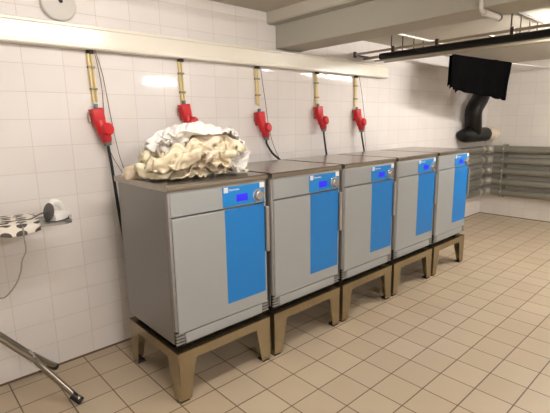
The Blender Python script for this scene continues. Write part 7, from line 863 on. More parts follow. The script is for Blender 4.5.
-11,0,-2,-1,3,-7,-2,11,-4,5,6,-13,8,-10,12,-11,11,-12,-1,7,7,-9,6,0,6,-1,-19,3,-3,5,2,2,-5,-9,10,-9,9,-11,9,-7,1,14,-9,-6,1,-2,1,8,-1,-3,-2,2,0,13,-9,2,-12,9,-1,3,0,2,8,-7,-10,-5,
8,-11,2,2,-4,-1,1,12,-17,6,-5,7,1,4,-4,-3,3,5,-7,11,-12,5,1,-8,12,-3,11,-11,1,0,-3,-5,9,13,0,5,-20,-12,9,-1,-4,8,-3,-1,3,-12,7,-9,19,-7,-13,7,5,-6,5,-3,14,-2,-11,9,-10,2,-3,12,-6,
1,-7,5,-6,12,-2,2,13,1,-16,4,1,0,6,-6,-5,7,-7,4,3,13,0,-28,-4,18,1,1,-3,1,7,-5,11,-1,2,-6,4,-3,-1,-1,2,0,3,-6,-10,-10,5,3,4,-8,-2,0,15,-4,4,1,-1,3,7,-2,-20,-23,9,3,5,0,0,5,0,-2,-4,
4,3,-2,9,-1,-1,0,10,-17,10,-14,14,-1,0,12,2,2,1,-4,0,-4,-15,4,10,21,-6,-15,-11,6,-3,-1,-1,-2,0,1,4,-5,-1,4,1,-5,7,-10,7,15,-4,2,-9,2,0,-3,-2,6,8,-3,1,-9,-13,-6,6,10,36,0,-8,-5,-1,
-1,-2,-6,-7,3,2,-3,-1,-1,1,5,-6,7,0,3,-9,11,-7,-5,-1,-5,0,3,-12,-3,5,3,1,10,-4,-11,8,14,-9,3,-2,4,3,3,-2,-10,-2,10,0,1,-3,0,3,-7,-3,6,12,13,0,-4,-9,1,-5,-2,9,10,-16,13,0,-20,8,14,
-30,8,-1,-6,6,-2,4,4,9,4,-3,-1,0,0,2,-2,3,3,-12,0,4,169,11,3,-2,-12,-4,7,-3,-3,2,-9,-4,4,-23,-13,18,12,-17,-12,2,11,4,4,2,5,3,5,-8,5,-2,-8,-8,12,7,7,-4,-5,-10,7,7,15,0,-16,7,-8,
-14,3,13,-15,-1,3,-2,26,-1,2,2,-1,0,0,2,-7,1,-23,-11,16,0,19,1,-19,-2,1,13,14,-13,-15,-3,7,11,-1,0,7,4,-11,-17,13,12,-9,0,-17,32,-11,1,-7,1,4,-4,-7,-5,1,-6,-14,33,-3,15,9,-16,-2,
-8,4,12,-7,-12,2,-4,5,-15,10,-1,7,7,-1,9,5,-17,-15,-2,27,-18,3,5,-13,7,11,-4,6,9,-21,-24,2,6,4,5,-2,8,-14,13,10,-1,-21,-1,11,1,-10,12,-4,-10,10,-1,25,-6,-13,-22,8,33,-4,-6,4,-2,-2,
-6,16,-1,9,-21,-8,-12,-8,-1,9,6,3,-18,14,6,4,1,-11,2,-5,-2,-8,3,0,22,-21,18,3,-9,-6,-8,5,-6,-1,2,3,15,-6,18,2,23,-21,-17,9,4,-23,-11,16,-6,-24,-1,9,-11,14,1,5,-11,19,-6,-13,-12,23,
-2,1,10,-12,-2,8,-7,3,2,7,0,1,-4,-4,-8,28,-4,-14,13,11,-22,1,9,5,-8,-14,7,-4,21,-6,2,-9,14,-8,-17,-1,0,2,18,9,-16,-19,28,-4,-10,-6,8,-8,12,8,-4,-16,11,-2,-6,14,12,1,-6,-2,4,7,4,8,
-15,14,-3,3,-16,0,5,-2,-4,-7,-2,9,20,-17,-2,14,1,-3,-20,18,0,-5,4,0,4,1,4,-11,-4,3,1,7,7,-13,14,-1,-34,20,7,7,-8,-3,-13,-5,-7,3,2,8,2,23,-21,2,7,-7,6,-1,0,-3,2,5,-3,0,-20,-1,25,9,
0,-6,-7,4,-9,1,2,-15,36,-2,4,-12,3,-14,18,8,-14,-8,-9,4,9,-5,3,12,-3,-1,1,-1,-10,8,-1,3,0,-4,-4,10,-3,-2,2,2,-13,6,28,-26,-9,7,4,3,-1,4,-16,15,8,-14,2,3,-1,-5,-4,1,14,-6,-2,6,-2,
-12,13,-5,5,-7,-1,4,3,1,-1,1,13,-27,17,22,-22,-15,5,6,3,12,-13,-8,15,6,-11,-2,-2,-3,4,3,1,2,-5,-7,7,1,-12,10,-2,-1,-10,-8,2,6,6,9,-15,5,-24,0,12,-1,1,0,1,14,13,-11,1,5,0,-2,1,0,
-10,-9,-5,8,5,2,2,-4,6,-8,3,2,-11,-5,0,-7,-1,0,0,-2,11,-27,-11,30,19,-3,15,-13,0,13,-13,-20,10,-2,10,9,2,-2,-4,-16,5,10,-3,5,-10,11,-4,-2,6,-7,-5,10,13,1,-1,-4,-14,9,-20,-5,-2,30,
-8,2,9,-21,-2,15,1,6,-4,1,5,5,-7,1,-15,8,-1,2,1,-13,15,7,-6,7,1,-4,0,-6,-2,-2,13,3,2,-24,-7,3,11,3,0,13,0,2,-1,-5,-3,1,3,-1,7,1,-8,-7,0,2,-1,-1,-11,15,8,12,0,-3,-17,0,8,15,-12,-3,
1,7,9,0,0,-6,-1,3,-1,-1,-2,5,-2,-9,-1,8,-12,4,9,-14,1,4,0,-1,5,-19,22,5,7,-3,-3,7,-1,-13,1,-3,6,2,0,-2,11,-1,-7,0,5,1,-3,-4,1,10,-11,-12,17,-13,4,9,-8,-1,3,0,-2,-6,-8,-1,6,4,3,-8,
-6,4,7,13,-6,-7,-5,-1,2,1,5,-3,0,4,2,-2,1,-10,11,-8,-11,15,-12,5,2,-5,2,3,-8,6,-1,4,-14,-1,5,-1,5,-5,-1,-10,24,19,-2,-15,-1,4,0,3,-9,-8,6,-6,-1,11,-11,12,-7,-8,10,-4,9,-7,2,-3,0,2,
-3,-8,8,-4,-3,6,10,-2,-2,-3,-11,2,15,13,-19,0,6,2,6,-5,-11,14,-13,-10,12,-8,13,-8,-8,0,6,7,-5,1,0,0,-2,-2,3,1,8,2,-8,1,9,7,-2,-8,-5,3,5,-14,-3,3,6,8,-3,-4,1,-13,-8,2,6,14,-2,-10,
-3,6,-1,4,0,-2,-3,-3,6,6,-13,-5,15,6,-12,14,3,-7,-6,0,9,-1,-4,-12,-1,4,12,-12,10,2,-12,-3,-6,4,10,1,-9,1,1,5,0,-1,-3,-4,1,-4,2,9,-2,-4,9,1,2,4,-7,3,-1,7,-7,5,-14,-8,0,15,-5,6,1,-1,
-11,-7,2,11,-2,-2,1,3,-1,0,-3,-5,1,7,-2,-4,2,11,-1,1,-5,1,9,-7,-1,2,7,-2,1,-15,-10,-2,13,1,6,-3,6,-5,-12,-2,9,-3,1,2,5,-2,-4,-2,-10,10,14,-12,-6,9,9,-3,0,-1,-3,8,-4,-3,-8,7,-3,3,
-8,-6,-2,9,3,9,-6,3,3,-6,-10,-1,8,0,-3,7,-2,7,-8,-11,9,15,-15,-3,7,4,8,-6,0,-5,4,4,-4,-12,10,7,0,-12,-10,2,7,0,9,-8,4,5,5,-8,-6,4,9,-6,0,0,11,-8,-8,8,11,-13,-7,0,8,13,-13,-5,1,-6,
9,-9,-2,10,11,0,-8,-13,1,8,1,8,-10,1,-1,6,10,-11,-11,13,2,-8,10,10,-12,-3,8,10,-8,-7,-4,6,12,-17,-8,10,6,8,-10,-10,6,12,0,-6,-12,3,-1,3,11,-10,2,7,-4,9,-17,-14,11,-3,-5,12,5,-7,0,
3,8,1,-15,-6,8,12,-12,-13,2,14,9,-5,-12,3,12,0,-4,-14,10,2,2,7,-7,-11,-4,1,17,-16,-8,2,4,-2,7,-12,-1,2,-3,8,6,-14,-7,11,9,-7,-12,0,9,10,4,-10,-1,9,0,-4,-15,-1,-2,3,9,-2,-5,0,3,-1,
-5,4,-10,0,6,1,1,-2,-1,2,4,6,-11,-11,10,9,-7,-10,0,4,-5,14,-1,1,8,1,-1,-6,-1,4,-10,3,10,-18,3,10,-11,1,-2,1,0,7,-9,4,0,-9,7,3,5,-11,-7,10,6,-12,-3,3,-3,-4,6,5,0,8,7,0,-2,-13,9,4,
-8,3,-6,0,4,0,-1,-4,1,9,-10,-1,10,-8,-1,2,-7,7,-7,0,8,0,-9,0,10,-11,-1,1,3,-3,2,6,2,7,-2,-6,-1,-2,3,4,2,8,-6,-7,0,3,0,-5,0,3,-5,6,5,-8,-2,-4,4,10,-8,-5,7,-3,-6,0,5,-3,-3,3,2,-2,3,
1,2,2,2,2,2,2,8,-10,-8,1,14,0,-12,11,-14,-4,12,4,-7,-7,1,4,-1,4,-4,11,-11,-6,0,8,-7,-4,4,6,-7,4,-1,5,1,-2,5,-9,12,11,-11,-14,0,6,10,-6,0,-7,1,5,0,-7,-3,5,1,-7,0,7,1,-6,-2,5,3,-7,
-3,2,8,-8,-1,1,9,8,-4,-3,-10,10,16,1,-15,-9,1,7,9,-11,-9,10,5,-4,-10,1,11,-9,5,-1,8,-6,-9,-1,9,-2,-7,0,3,7,-4,-3,-4,9,9,14,-11,-13,1,14,9,-12,-11,0,7,0,-7,-1,7,1,-8,-5,5,2,-1,1,-1,
13,-10,-8,4,10,-5,-9,3,4,0,-1,-1,0,5,7,7,-9,-7,1,7,6,-9,-14,4,6,-6,-5,8,0,0,-8,-3,6,-1,0,9,-5,10,-12,-7,5,11,-6,-9,8,7,-3,-7,-3,5,-15,14,11,-12,-5,5,7,6,-8,-13,10,0,-9,2,5,-1,4,-8,
7,-11,1,2,-7,14,11,-14,-11,6,10,-9,-8,6,12,-3,-9,-2,-7,-3,10,11,-13,-1,-8,16,7,-3,-10,1,-4,-5,5,2,-8,2,2,10,-12,1,-2,-3,10,8,-8,-12,9,9,-11,3,-2,10,-5,-9,-9,-1,0,9,12,-18,6,-10,15,
-6,4,0,0,-13,10,5,-6,-5,-5,1,10,-8,2,-6,0,12,9,-7,-16,2,16,-12,-6,7,13,-7,-1,-4,1,-5,2,15,1,-12,-1,9,-9,6,0,-2,-12,2,19,-4,-13,-5,1,4,8,-11,2,1,10,7,0,-9,-12,1,4,-7,7,12,5,-11,-2,
6,-9,-2,8,6,-12,12,6,-5,-1,0,0,10,-5,4,-1,-16,-7,1,8,-3,-3,2,3,8,3,-2,-4,-4,-2,-1,-6,8,4,-1,-12,-2,6,2,-12,10,-1,-2,5,4,0,2,8,-12,-10,-1,12,10,-13,-10,5,3,-5,0,-3,2,12,3,0,-1,-7,
-1,-1,-5,-13,17,0,-15,5,-5,5,-5,1,1,4,5,1,8,-12,-4,0,0,-7,1,13,-6,-4,16,-5,-14,3,7,-5,4,7,0,2,-7,3,-8,-2,-12,5,8,-11,4,3,-6,1,0,0,2,8,-8,0,2,0,-2,8,3,-14,2,-3,3,0,6,-3,0,-5,-2,8,9,
-3,2,-13,5,2,-2,10,-2,-12,0,-10,12,2,-13,0,3,0,2,-1,1,2,0,-9,5,13,-5,-7,-3,13,5,-12,-2,5,-3,-9,12,11,-3,-2,-10,0,12,-9,-5,5,-17,0,-1,2,2,3,-7,4,1,0,1,6,7,-7,-12,8,15,-9,-7,-3,4,12,
-8,-3,4,-6,-1,9,4,-2,-3,-10,-1,-3,3,4,16,-4,-16,-4,5,-3,4,-3,2,1,-3,-1,9,6,-5,-12,7,15,-10,5,-10,-7,3,-1,3,13,-13,3,7,2,-1,-14,7,-4,-5,2,0,5,2,-4,-3,4,6,-8,0,1,2,-2,-3,12,6,-8,-11,
8,16,-19,-6,8,-7,0,2,0,10,-4,4,6,9,-17,1,14,1,-7,-6,10,5,-4,-3,-7,-1,12,-5,0,0,-5,-3,3,9,0,-2,-5,5,7,-5,-11,0,6,-3,-2,5,-5,0,3,15,15,-28,-2,18,-2,-1,-11,6,8,-7,-6,1,-3,2,1,-1,12,
-11,-6,5,15,7,-18,-10,5,7,-8,1,-1,7,7,-18,9,0,5,-12,8,4,-4,-18,3,-9,0,3,7,4,0,-11,-1,9,-2,9,-11,16,-15,-5,-1,8,13,-13,-9,11,9,-9,-2,9,-7,-4,-8,3,0,9,-15,18,-9,-3,5,13,-8,-7,-11,10,
2,-3,-8,8,12,1,1,-13,19,-12,-2,-9,9,9,-5,-15,14,4,-10,0,-1,-1,-4,2,6,-3,-9,-5,2,12,-8,-2,-1,-3,-2,5,-1,14,6,-16,-6,-11,20,9,-4,7,-2,-3,-12,-2,1,12,-8,4,-1,-6,4,1,0,4,-7,6,-1,2,-3,
-8,13,-9,10,-4,-3,-7,-6,-1,0,1,12,-1,-19,16,-8,4,-3,0,2,2,0,-2,2,4,8,-12,7,10,-12,-11,13,-2,-5,-11,1,1,5,-2,1,5,6,-5,0,-13,3,4,-19,34,-4,-13,8,0,-4,-2,-4,-1,5,-4,1,0,2,9,-12,9,10,
-6,0,-12,-1,6,-7,-3,4,2,10,-8,0,-9,-4,1,-7,18,-12,-23,23,-2,-8,2,4,3,2,-2,-3,1,-3,2,2,-3,3,-2,4,10,-15,10,4,-10,17,-6,-19,14,-12,8,10,1,5,-7,-1,-8,20,-18,-14,9,4,-8,3,-4,-2,3,1,-2,
-1,0,-1,6,-4,-1,7,-7,1,-5,
)
GRIDS = [(28, 28)]*11+[(62, 36)]
LINENS = [('cream', 'cream cloth peeping out low under the right front of the heap'),
    ('ecru', 'ecru cloth at the very bottom left of the heap'),
    ('cream', 'small cream cloth corner sticking out at the left edge of the heap'),
    ('ivory', 'pale yellow cloth lowest at the right end of the heap'),
    ('cream', 'cream cloth spread flat along the bottom front of the heap'),
    ('ecru', 'ecru cloth bunched at the bottom right of the heap above the blue panel'),
    ('sheet', 'white cloth hanging in a fold at the right end of the heap'),
    ('cream', 'cream cloth with deep curls under the right half of the white sheet'),
    ('ecru', 'ecru cloth running across the middle of the heap'),
    ('ivory', 'pale yellow cloth bulging at the lower left of the heap'),
    ('cream', 'large rumpled cream cloth in the middle just below the white sheet')]
def lay(i, P):
    na, nb = GRIDS[i]
    P = [(.287+x*1.13, -.540+y*1.04, ZT+.004+max(z, 0)*1.05) for x, y, z in P]
    F = [(x*nb+y, (x+1)*nb+y, (x+1)*nb+y+1, x*nb+y+1) for x in range(na-1) for y in range(nb-1)]
    nm = 'bed_sheet' if i == 11 else 'crumpled_linen'
    me = bpy.data.meshes.new(nm); me.from_pydata(P, [], F); me.polygons.foreach_set('use_smooth', [True]*len(F))
    me.materials.append(M['sheet'] if i == 11 else M[LINENS[i][0]])
    o = bpy.data.objects.new(nm, me); C.objects.link(o)
    m1 = o.modifiers.new('smooth', 'SUBSURF'); m1.levels = m1.render_levels = 1
    m2 = o.modifiers.new('thickness', 'SOLIDIFY'); m2.thickness = .0035; m2.offset = 0
    if i == 11: tag(o, 'white sheet thrown over the top of the cream laundry heap', 'sheet')
    else: tag(o, LINENS[i][1], 'linen', 'linens heaped on the dryer')
at = 0
for i, (na, nb) in enumerate(GRIDS):
    cols = []
    for k in range(3):
        g = [[0]*nb for _ in range(na)]
        for a in range(na):
            for c in range(nb):
                p = g[a-1][c]+g[a][c-1]-g[a-1][c-1] if a and c else g[a][c-1] if c else g[a-1][c] if a else 0
                g[a][c] = p+DRAPE[at]; at += 1
        cols.append([v/1000 for row in g for v in row])
    lay(i, list(zip(*cols)))
# one more small cloth at the left foot of the heap
def crumple(name, m, c, ax, rotz, seed, amp):
    bm = bmesh.new(); bmesh.ops.create_icosphere(bm, subdivisions=5, radius=1)
    Rm = Matrix.Rotation(rotz, 3, 'Z')
    for v in bm.verts:
        n = v.co.normalized()
        q = 1+.25*noise.noise(n*1.7+Vector((seed, 0, 0)))
        p = Vector((n.x*ax[0]*q, n.y*ax[1]*q, n.z*ax[2]*q))
        w = noise.noise_vector(p*9+Vector((seed, 0, seed)))
        p += n*amp*(abs(math.sin(PI*(p.x+.5*p.y+.02*w.x)/.03+2*w.y))-.5+.6*(1-2.4*abs(noise.noise(p*20))))
        p = Rm @ p+Vector(c); p.z = max(p.z, ZT+.002)
        v.co = p
    me = bpy.data.meshes.new(name); bm.to_mesh(me); bm.free(); me.materials.append(m)
    me.polygons.foreach_set('use_smooth', [True]*len(me.polygons))
    o = bpy.data.objects.new(name, me); C.objects.link(o); return o
tag(crumple('crumpled_linen', M['ecru'], (.012, -.45, ZT+.026), (.050, .050, .030), .5, 4, .012), 'small pinkish bundled cloth alone at the left foot of the heap', 'linen', 'linens heaped on the dryer')

# ------------------------------------------------------------------ ironing board
B = empty('ironing_board', (-.95, -.175, 0)); tag(B, 'ironing board with white cover with dark polka dots beside the tiled wall', 'ironing board')
ZB = .914
def board_outline(n=40, g=0):
    pts = []
    hw = .136+g; xe = -.395+.95+g; xn = -.62-g
    pts += [(xn, .02), (xn+.05, .04), (xn+.3, .082), (xn+.6, hw)]
    pts += [(xe-.05, hw), (xe-.015, hw-.012), (xe, hw-.05)]
    return pts+[(x, -y) for x, y in reversed(pts)]
MB().prism([(x, y, ZB-.028) for x, y in board_outline()], (0, 0, .018)).build('board', M['tray'], B)
def cover():
    bm = bmesh.new(); uv = bm.loops.layers.uv.new('uv')
    xs = [-.615+i*.012 for i in range(98)]
    offs = [-.152-.006-.001, ] 
    rows = []
    # cross profile: hem hanging at the room side, over the top, hem at the wall side
    cr = [(-1, -.040), (-1, -.032), (-1, -.026), (-1, -.014), (-.995, -.005), (-.97, 0), (-.7, .002), (-.35, .003), (0, .003), (.35, .003), (.7, .002), (.97, 0), (.995, -.005), (1, -.018), (1, -.04)]
    def hw(x):
        xe = -.395+.95; t = x+.62
        h = .142 if t > .6 else .035+.107*min(1, max(0, t/.6))
        e = xe-x
        if e < .05: h -= .03*(1-max(0, e)/.05)**2
        return h
    for x in xs:
        h = hw(x); row = []; vv = 0; pr = None
        for k, (a, dz) in enumerate(cr):
            wob = 0
            if dz < -.025:
                dz = dz+(.014*noise.noise(Vector((x*9, k*.2, 0)))+.012*math.sin(x*26)*(dz/-.07))
                wob = .006*math.sin(x*38)*(dz/-.07)
            y = a*h+(wob if a < 0 else -wob)
            p = (x, y, ZB+dz)
            if pr: vv += math.hypot(y-pr[0], dz-pr[1])
            pr = (y, dz)
            row.append((bm.verts.new(p), x, vv))
        rows.append(row)
    for p, q in zip(rows, rows[1:]):
        for k in range(len(cr)-1):
            f = bm.faces.new((p[k][0], q[k][0], q[k+1][0], p[k+1][0]))
            for lp, src in zip(f.loops, (p[k], q[k], q[k+1], p[k+1])): lp[uv].uv = (src[1], src[2])
    bmesh.ops.recalc_face_normals(bm, faces=bm.faces)
    me = bpy.data.meshes.new('cover'); bm.to_mesh(me); bm.free(); me.materials.append(M['dots'])
    me.polygons.foreach_set('use_smooth', [True]*len(me.polygons))
    o = bpy.data.objects.new('cover', me); C.objects.link(o); o.parent = B
    s = o.modifiers.new('thickness', 'SOLIDIFY'); s.thickness = .003; s.offset = 1
    return o
cover()
# iron rest at the blunt end
ir = MB()
xa, xb = -.44+.95, -.262+.95
ir.prism([(xa, -.10, .886), (xb-.03, -.10, .886), (xb, -.075, .886), (xb, .075, .886), (xb-.03, .10, .886), (xa, .10, .886)], (0, 0, .006))
ir.obox((xb-.002, -.078, .897), (xb-.002, .078, .897), .006, .022); ir.obox((xb-.03, -.099, .896), (xb-.001, -.076, .896), .006, .020)
ir.obox((xa+.05, -.099, .893), (xb-.03, -.099, .893), .005, .012); ir.obox((xa+.05, .099, .893), (xb-.03, .099, .893), .005, .012)
ir.build('iron_rest', M['tray'], B)
for ch in B.children:                                   # the board stands slightly askew to the wall
    ch.data.transform(Matrix.Translation((.45, -.06, 0)) @ Matrix.Rotation(math.radians(-8), 4, 'Z') @ Matrix.Translation((-.45, 0, 0)))
# legs (one frame forks into two feet; the other frame goes the opposite way)
def L(p): return (p[0]+.95, p[1]+.175, p[2])
for y, yf in ((-.235, -.44), (-.165, -.032)):
    MB().tube([L(p) for p in smooth_path([(-1.06, y, .89), (-.78, y, .57), (-.50, y, .213), (-.475, (y*.85+yf*.15), .182), (-.360, yf-.004, .024)], 6)], .0145, 12).build('leg', M['legm'], B, True)
    MB().tube([L((-.385, yf*.9+y*.1, .048)), L((-.352, yf*1.03-y*.03, .010))], .0185, 14).build('foot_cap', M['black'], B, True)
MB().tube([L((-.497, -.245, .210)), L((-.497, -.155, .210))], .017, 12).build('cross_bar', M['chrome'], B, True)
for y in (-.30, -.09):
    MB().tube([L((-.72, y, .89)), L((-1.02, y, .53)), L((-1.44, y, .02))], .0125, 12).build('leg', M['legm'], B, True)
    MB().tube([L((-1.425, y, .036)), L((-1.452, y, .008))], .0165, 12).build('foot_cap', M['black'], B, True)

# steam iron on the rest, nose toward the dryers
I = empty('steam_iron', (-.305, -.255, .893)); tag(I, 'white steam iron with a grey heel lying on the rest of the ironing board', 'iron')
def sole(sc, z, x0=-.072, x1=.088, w=.05):
    pts = []
    for t in [i/12 for i in range(13)]:
        x = x0+(x1-x0)*t; y = w*math.sqrt(max(0, 1-t**2.2))*(.82+.18*min(1, t*5)); pts.append((x*sc, y*sc, z))
    return pts+[(x, -y, z) for x, y, z in reversed(pts[:-1])]
MB().prism(sole(1, .001), (0, 0, .006)).build('soleplate', M['chrome'], I)
def loft(secs):
    mb = MB(); rings = [[mb.bm.verts.new(p) for p in s] for s in secs]; n = len(rings[0])
    for a, b in zip(rings, rings[1:]):
        for k in range(n): mb.bm.faces.new((a[k], a[(k+1) % n], b[(k+1) % n], b[k]))
    mb.bm.faces.new(rings[0][::-1]); mb.bm.faces.new(rings[-1]); return mb
loft([sole(.99, .007), sole(.98, .022), [(x*.85-.008, y*.85, z) for x, y, z in sole(1, .038)], [(x*.6-.022, y*.6, z) for x, y, z in sole(1, .050)]]).build('body', M['iron'], I, True)
MB().tube(smooth_path([(-.052, 0, .030), (-.058, 0, .075), (-.038, 0, .104), (-.008, 0, .098), (.020, 0, .072), (.040, 0, .034)], 6), [.017]*12+[.019]*10+[.016]*9, 14).build('handle', M['iron'], I, True)
h = MB().lathe((0, 0, 0), (-1, 0, 0), [(0, .046), (.006, .047), (.010, .040), (.0105, .01)], 28)
ho = h.build('heel_plate', M['irong'], I, True)
ho.data.transform(Matrix.Translation((-.070, 0, .056)) @ Matrix.Rotation(math.radians(14), 4, 'Y') @ Matrix.Diagonal((1, .72, 1.08, 1)))
MB().tube(smooth_path([(-.076, -.01, .066), (-.11, .03, .050), (-.16, .05, .033), (-.20, .10, .031), (-.26, .11, .031)], 8), .004, 8).build('cord', M['irong'], I, True)
cd = MB().tube(smooth_path([(-.48, -.22, .922), (-.49, -.32, .922), (-.490, -.378, .910), (-.492, -.386, .862), (-.490, -.38, .80), (-.508, -.37, .755), (-.52, -.365, .70), (-.55, -.36, .64), (-.60, -.36, .60), (-.65, -.36, .64)], 8), .0035, 8).build('cord', M['cord'], I, True)
I.rotation_euler = (0, 0, math.radians(34)); I.scale = (.86, .86, .86)
Ri = Matrix.Scale(1/.86, 4) @ Matrix.Rotation(math.radians(-34), 4, 'Z') @ Matrix.Translation((.305, .255, -.893)); cd.data.transform(Ri)

# ------------------------------------------------------------------ end wall: heating pipes
H = empty('heating_pipes', (XE, 0, 0)); tag(H, 'bank of five grey heating pipes wrapping round the far corner of the room', 'pipes')
PZ = [.930, .784, .637, .490, .347]
for z in PZ:
    pth = [(-.075, YR+2.2, z), (-.075, -.20, z), (-.078, -.13, z), (-.10, -.095, z), (-.14, -.078, z), (-.20, -.075, z), (-1.6, -.075, z)]
    pp = MB().tube(pth, .051, 18).build('pipe', M['pipe'], H, True)
    MB().tube([(-.075, -.165, z), (-.079, -.125, z), (-.10, -.095, z), (-.125, -.08, z), (-.165, -.076, z)], .0555, 18).build('elbow_joint', M['foil'], pp, True)
    MB().tube([(-.27, -.075, z), (-.34, -.075, z)], .0555, 18).build('sleeve', M['foil'], pp, True)
for y in (-.30, -1.9):
    br = MB().box(-.020, 0, y-.018, y+.018, .27, 1.0, .002).build('bracket', M['pipe'], H)
    st_ = MB().box(-.137, -.130, y-.009, y+.009, .285, 1.0, .002).build('strap', M['pipe'], H)
    for z in PZ:
        MB().tube([(-.1365, y, z+.012), (-.147, y, z+.012)], .011, 10).build('bolt', M['foil'], st_, True)
        MB().tube([(-.128, y, z+.03), (-.122, y, z+.052), (-.075, y, z+.066), (-.015, y, z+.066)], .009, 8).build('hook', M['foil'], br, True)

# ------------------------------------------------------------------ black duct and collar
D = empty('exhaust_duct', (4.8, -.1, 1.14)); tag(D, 'black flexible exhaust duct bending down to the wall behind the black cloth', 'duct')
vp = smooth_path([(4.95, -.16, 2.055), (4.90, -.16, 1.82), (4.76, -.15, 1.60), (4.62, -.14, 1.45), (4.66, -.125, 1.30), (4.73, -.105, 1.17)], 10)
rs = [.098+.0045*(i % 2) for i in range(len(vp))]
a = MB().tube(vp, rs, 24).build('flexible_hose', M['duct'], D, True)
shift(a, (-4.8, .1, -1.14))
hp = [(4.44, -.1, 1.14), (4.46, -.1, 1.14), (4.50, -.1, 1.14)]+[(4.50+.0255*k, -.1, 1.138) for k in range(1, 25)]
rs = [.05, .078, .088]+[.088+.004*(k % 2) for k in range(24)]
a = MB().tube(hp, rs, 24).build('outlet_hose', M['duct'], D, True); shift(a, (-4.8, .1, -1.14))
a = MB().lathe((5.10, -.1, 1.137), (1, 0, 0), [(0, .072), (.02, .082), (.22, .082), (.225, .090), (.2895, .090)], 28).build('wall_collar', M['beige'], D, True); shift(a, (-4.8, .1, -1.14))

# ------------------------------------------------------------------ hanging pipes, ladder, rope, cloth
Lr = empty('cable_ladder', (2.45, -1, 1.9)); tag(Lr, 'galvanised cable ladder running from the trunking end across under the ceiling', 'cable ladder')
sh = (-2.45, 1, -1.9)
for x in (2.33, 2.60):
    a = MB().box(x-.008, x+.006, YR+.4, -.02, 1.912, 1.930).build('rail', M['lad'], Lr); shift(a, sh)
for k in range(14):
    y = -.03-k*.38
    a = MB().box(2.338, 2.592, y-.010, y+.010, 1.911, 1.920).build('rung', M['rod'] if k == 0 else M['lad'], Lr); shift(a, sh)
for y in (-.03, -.417, -.80, -1.33, -2.25):
    a = MB().box(2.318, 2.342, y-.012, y+.012, 1.895, 1.945, .003).build('clamp', M['rod'], Lr); shift(a, sh)
P1 = MB().tube([(2.40, YR+.4, 1.884), (2.40, -.25, 1.884)], .027, 18)
tag(P1.build('insulated_pipe', M['duct'], smooth=True), 'thick black insulated pipe slung under the cable ladder', 'pipe')
for k, (x, z, r, lab) in enumerate(((2.50, 1.900, .011, 'grey pipe nearest the black insulated pipe under the ceiling'), (2.68, 1.898, .009, 'middle grey pipe of the three running under the ceiling'), (2.84, 1.902, .011, 'grey pipe farthest from the black insulated pipe under the ceiling'))):
    tag(MB().tube([(x, YR+.4, z), (x, -.12, z), (x, -.001, z)], r, 12).build('ceiling_pipe', M['lad'], smooth=True), lab, 'pipe', 'grey pipes under the ceiling')
for y, x1, lab in ((-.40, 3.05, 'white ceiling rail with hanger rods nearest the tiled wall'), (-1.32, 2.95, 'ceiling rail with hanger rods out over the open floor')):
    R_ = empty('hanger_rail', (2.5, y, ZC2)); tag(R_, lab, 'hanger rail', 'hanger rails on the ceiling')
    MB().box(-.19, x1-2.5, -.007, .007, -.014, -.0005, .002).build('rail', M['white'] if y > -1 else M['rod'], R_)
    for x, zl in ((2.33, 1.94), (2.50, 1.908), (2.68, 1.904), (2.84, 1.910)):
        MB().tube([(x-2.5, 0, -.02), (x-2.5, 0, zl-ZC2)], .005, 6).build('hanger_rod', M['rod'], R_, True)
# the clothes line and the black cloth over it
RA, RB = Vector((2.845, -.405, 1.958)), Vector((XE-.001, -.712, 1.956))
def rope_at(t):
    p = RA.lerp(RB, t); p.z -= .012*4*t*(1-t); return p
tag(MB().tube([rope_at(i/20) for i in range(21)], .0055, 8).build('clothes_line', M['rope'], smooth=True), 'white clothes line strung between the hanging pipes and the far wall', 'clothes line')
def hung():
    bm = bmesh.new(); N, K = 60, 26; rows = []
    dxy = (RB-RA); dxy.z = 0; dxy.normalize(); nr = Vector((dxy.y, -dxy.x, 0))     # toward the room
    if nr.y > 0: nr = -nr
    t0 = (3.27-RA.x)/(RB.x-RA.x); t1 = (4.42-RA.x)/(RB.x-RA.x)
    for i in range(N+1):
        u = i/N; c = rope_at(t0+(t1-t0)*u); row = []
        hf = .335+.085*u+.018*noise.noise(Vector((u*7, 0, 3)))-.03*max(0, .3-u)/.3*math.sin(u*40)
        hb_ = hf*.92
        for k in range(-K, K+1):
            s = k/K
            ln = abs(s)*(hf if s > 0 else hb_)
            ang = min(ln/.010, PI/2)
            off = .010*math.sin(ang); dz = .010*math.cos(ang) if ln < .0157 else -(ln-.0157)
            fold = (.016*math.sin(u*17+1)+.010*math.sin(u*31))*min(1, ln/.25)
            p = c+nr*((off+.003*(ln > 0))*(1 if s > 0 else -1)+fold)+Vector((0, 0, dz))
            p += dxy*(-.05*ln*(1-u)*2+(-.10*ln*u))
            row.append(bm.verts.new(p))
        rows.append(row)
    for p, q in zip(rows, rows[1:]):
        for k in range(2*K): bm.faces.new((p[k], q[k], q[k+1], p[k+1]))
    bmesh.ops.recalc_face_normals(bm, faces=bm.faces)
    me = bpy.data.meshes.new('hanging_cloth'); bm.to_mesh(me); bm.free(); me.materials.append(M['cloth'])
    me.polygons.foreach_set('use_smooth', [True]*len(me.polygons))
    o = bpy.data.objects.new('hanging_cloth', me); C.objects.link(o)
    s = o.modifiers.new('thickness', 'SOLIDIFY'); s.thickness = .004; s.offset = 0
    return o
tag(hung(), 'black cloth folded over the white clothes line', 'cloth')

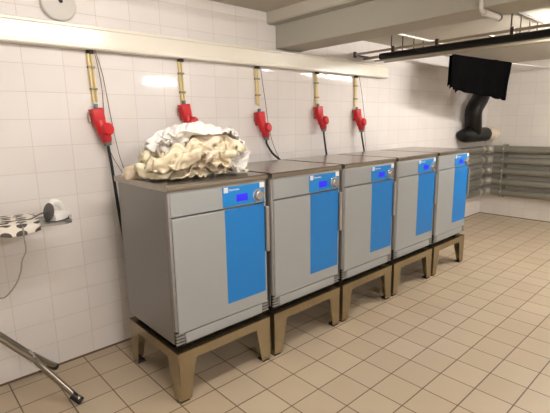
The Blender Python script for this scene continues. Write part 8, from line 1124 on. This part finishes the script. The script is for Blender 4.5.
# white pipe round the beam
Wp = empty('waste_pipe', (1.36, -1.36, 1.95)); tag(Wp, 'white plastic pipe with an elbow passing under the concrete beam', 'pipe')
wy = -1.515
a = MB().tube(smooth_path([(1.383, wy, 2.045), (1.383, wy, 1.92), (1.384, wy, 1.89), (1.395, wy, 1.872), (1.43, wy, 1.868)], 6), .0115, 14).build('pipe', M['disc'], Wp, True); shift(a, (-1.36, 1.36, -1.95))
a = MB().tube([(1.42, wy, 1.868), (1.60, wy, 1.868)], .0165, 14).build('branch', M['disc'], Wp, True); shift(a, (-1.36, 1.36, -1.95))
for zc in (1.93, 2.0):
    a = MB().box(1.370, 1.3955, wy-.016, wy+.016, zc-.006, zc+.006, .002).build('pipe_clip', M['clip'], Wp); shift(a, (-1.36, 1.36, -1.95))
a = MB().tube([(1.60, wy, 1.868), (1.615, wy, 1.868)], .0175, 14).build('end_cap', M['rod'], Wp, True); shift(a, (-1.36, 1.36, -1.95))

# ------------------------------------------------------------------ camera, world, colour
cam = bpy.data.cameras.new('camera'); co = bpy.data.objects.new('camera', cam); C.objects.link(co)
yaw, pit, rol, fpx = .8328, -.1965, -.016, 426.41
f = Vector((math.cos(pit)*math.cos(yaw), math.cos(pit)*math.sin(yaw), math.sin(pit)))
rt = Vector((math.sin(yaw), -math.cos(yaw), 0)); up = rt.cross(f)
r2 = rt*math.cos(rol)+up*math.sin(rol); u2 = -rt*math.sin(rol)+up*math.cos(rol)
mw = Matrix((r2, u2, -f)).transposed().to_4x4(); mw.translation = Vector((-.8985, -2.4874, 1.3473))
co.matrix_world = mw
cam.sensor_width = 36; cam.lens = 36*fpx/550; cam.clip_start = .05
sc = bpy.context.scene; sc.camera = co
w = bpy.data.worlds.new('world'); sc.world = w; w.use_nodes = True
w.node_tree.nodes['Background'].inputs['Color'].default_value = (1, .88, .74, 1)
w.node_tree.nodes['Background'].inputs['Strength'].default_value = .05
sc.view_settings.view_transform = 'Standard'; sc.view_settings.look = 'None'; sc.view_settings.gamma = 1
sc.view_settings.exposure = 0.16
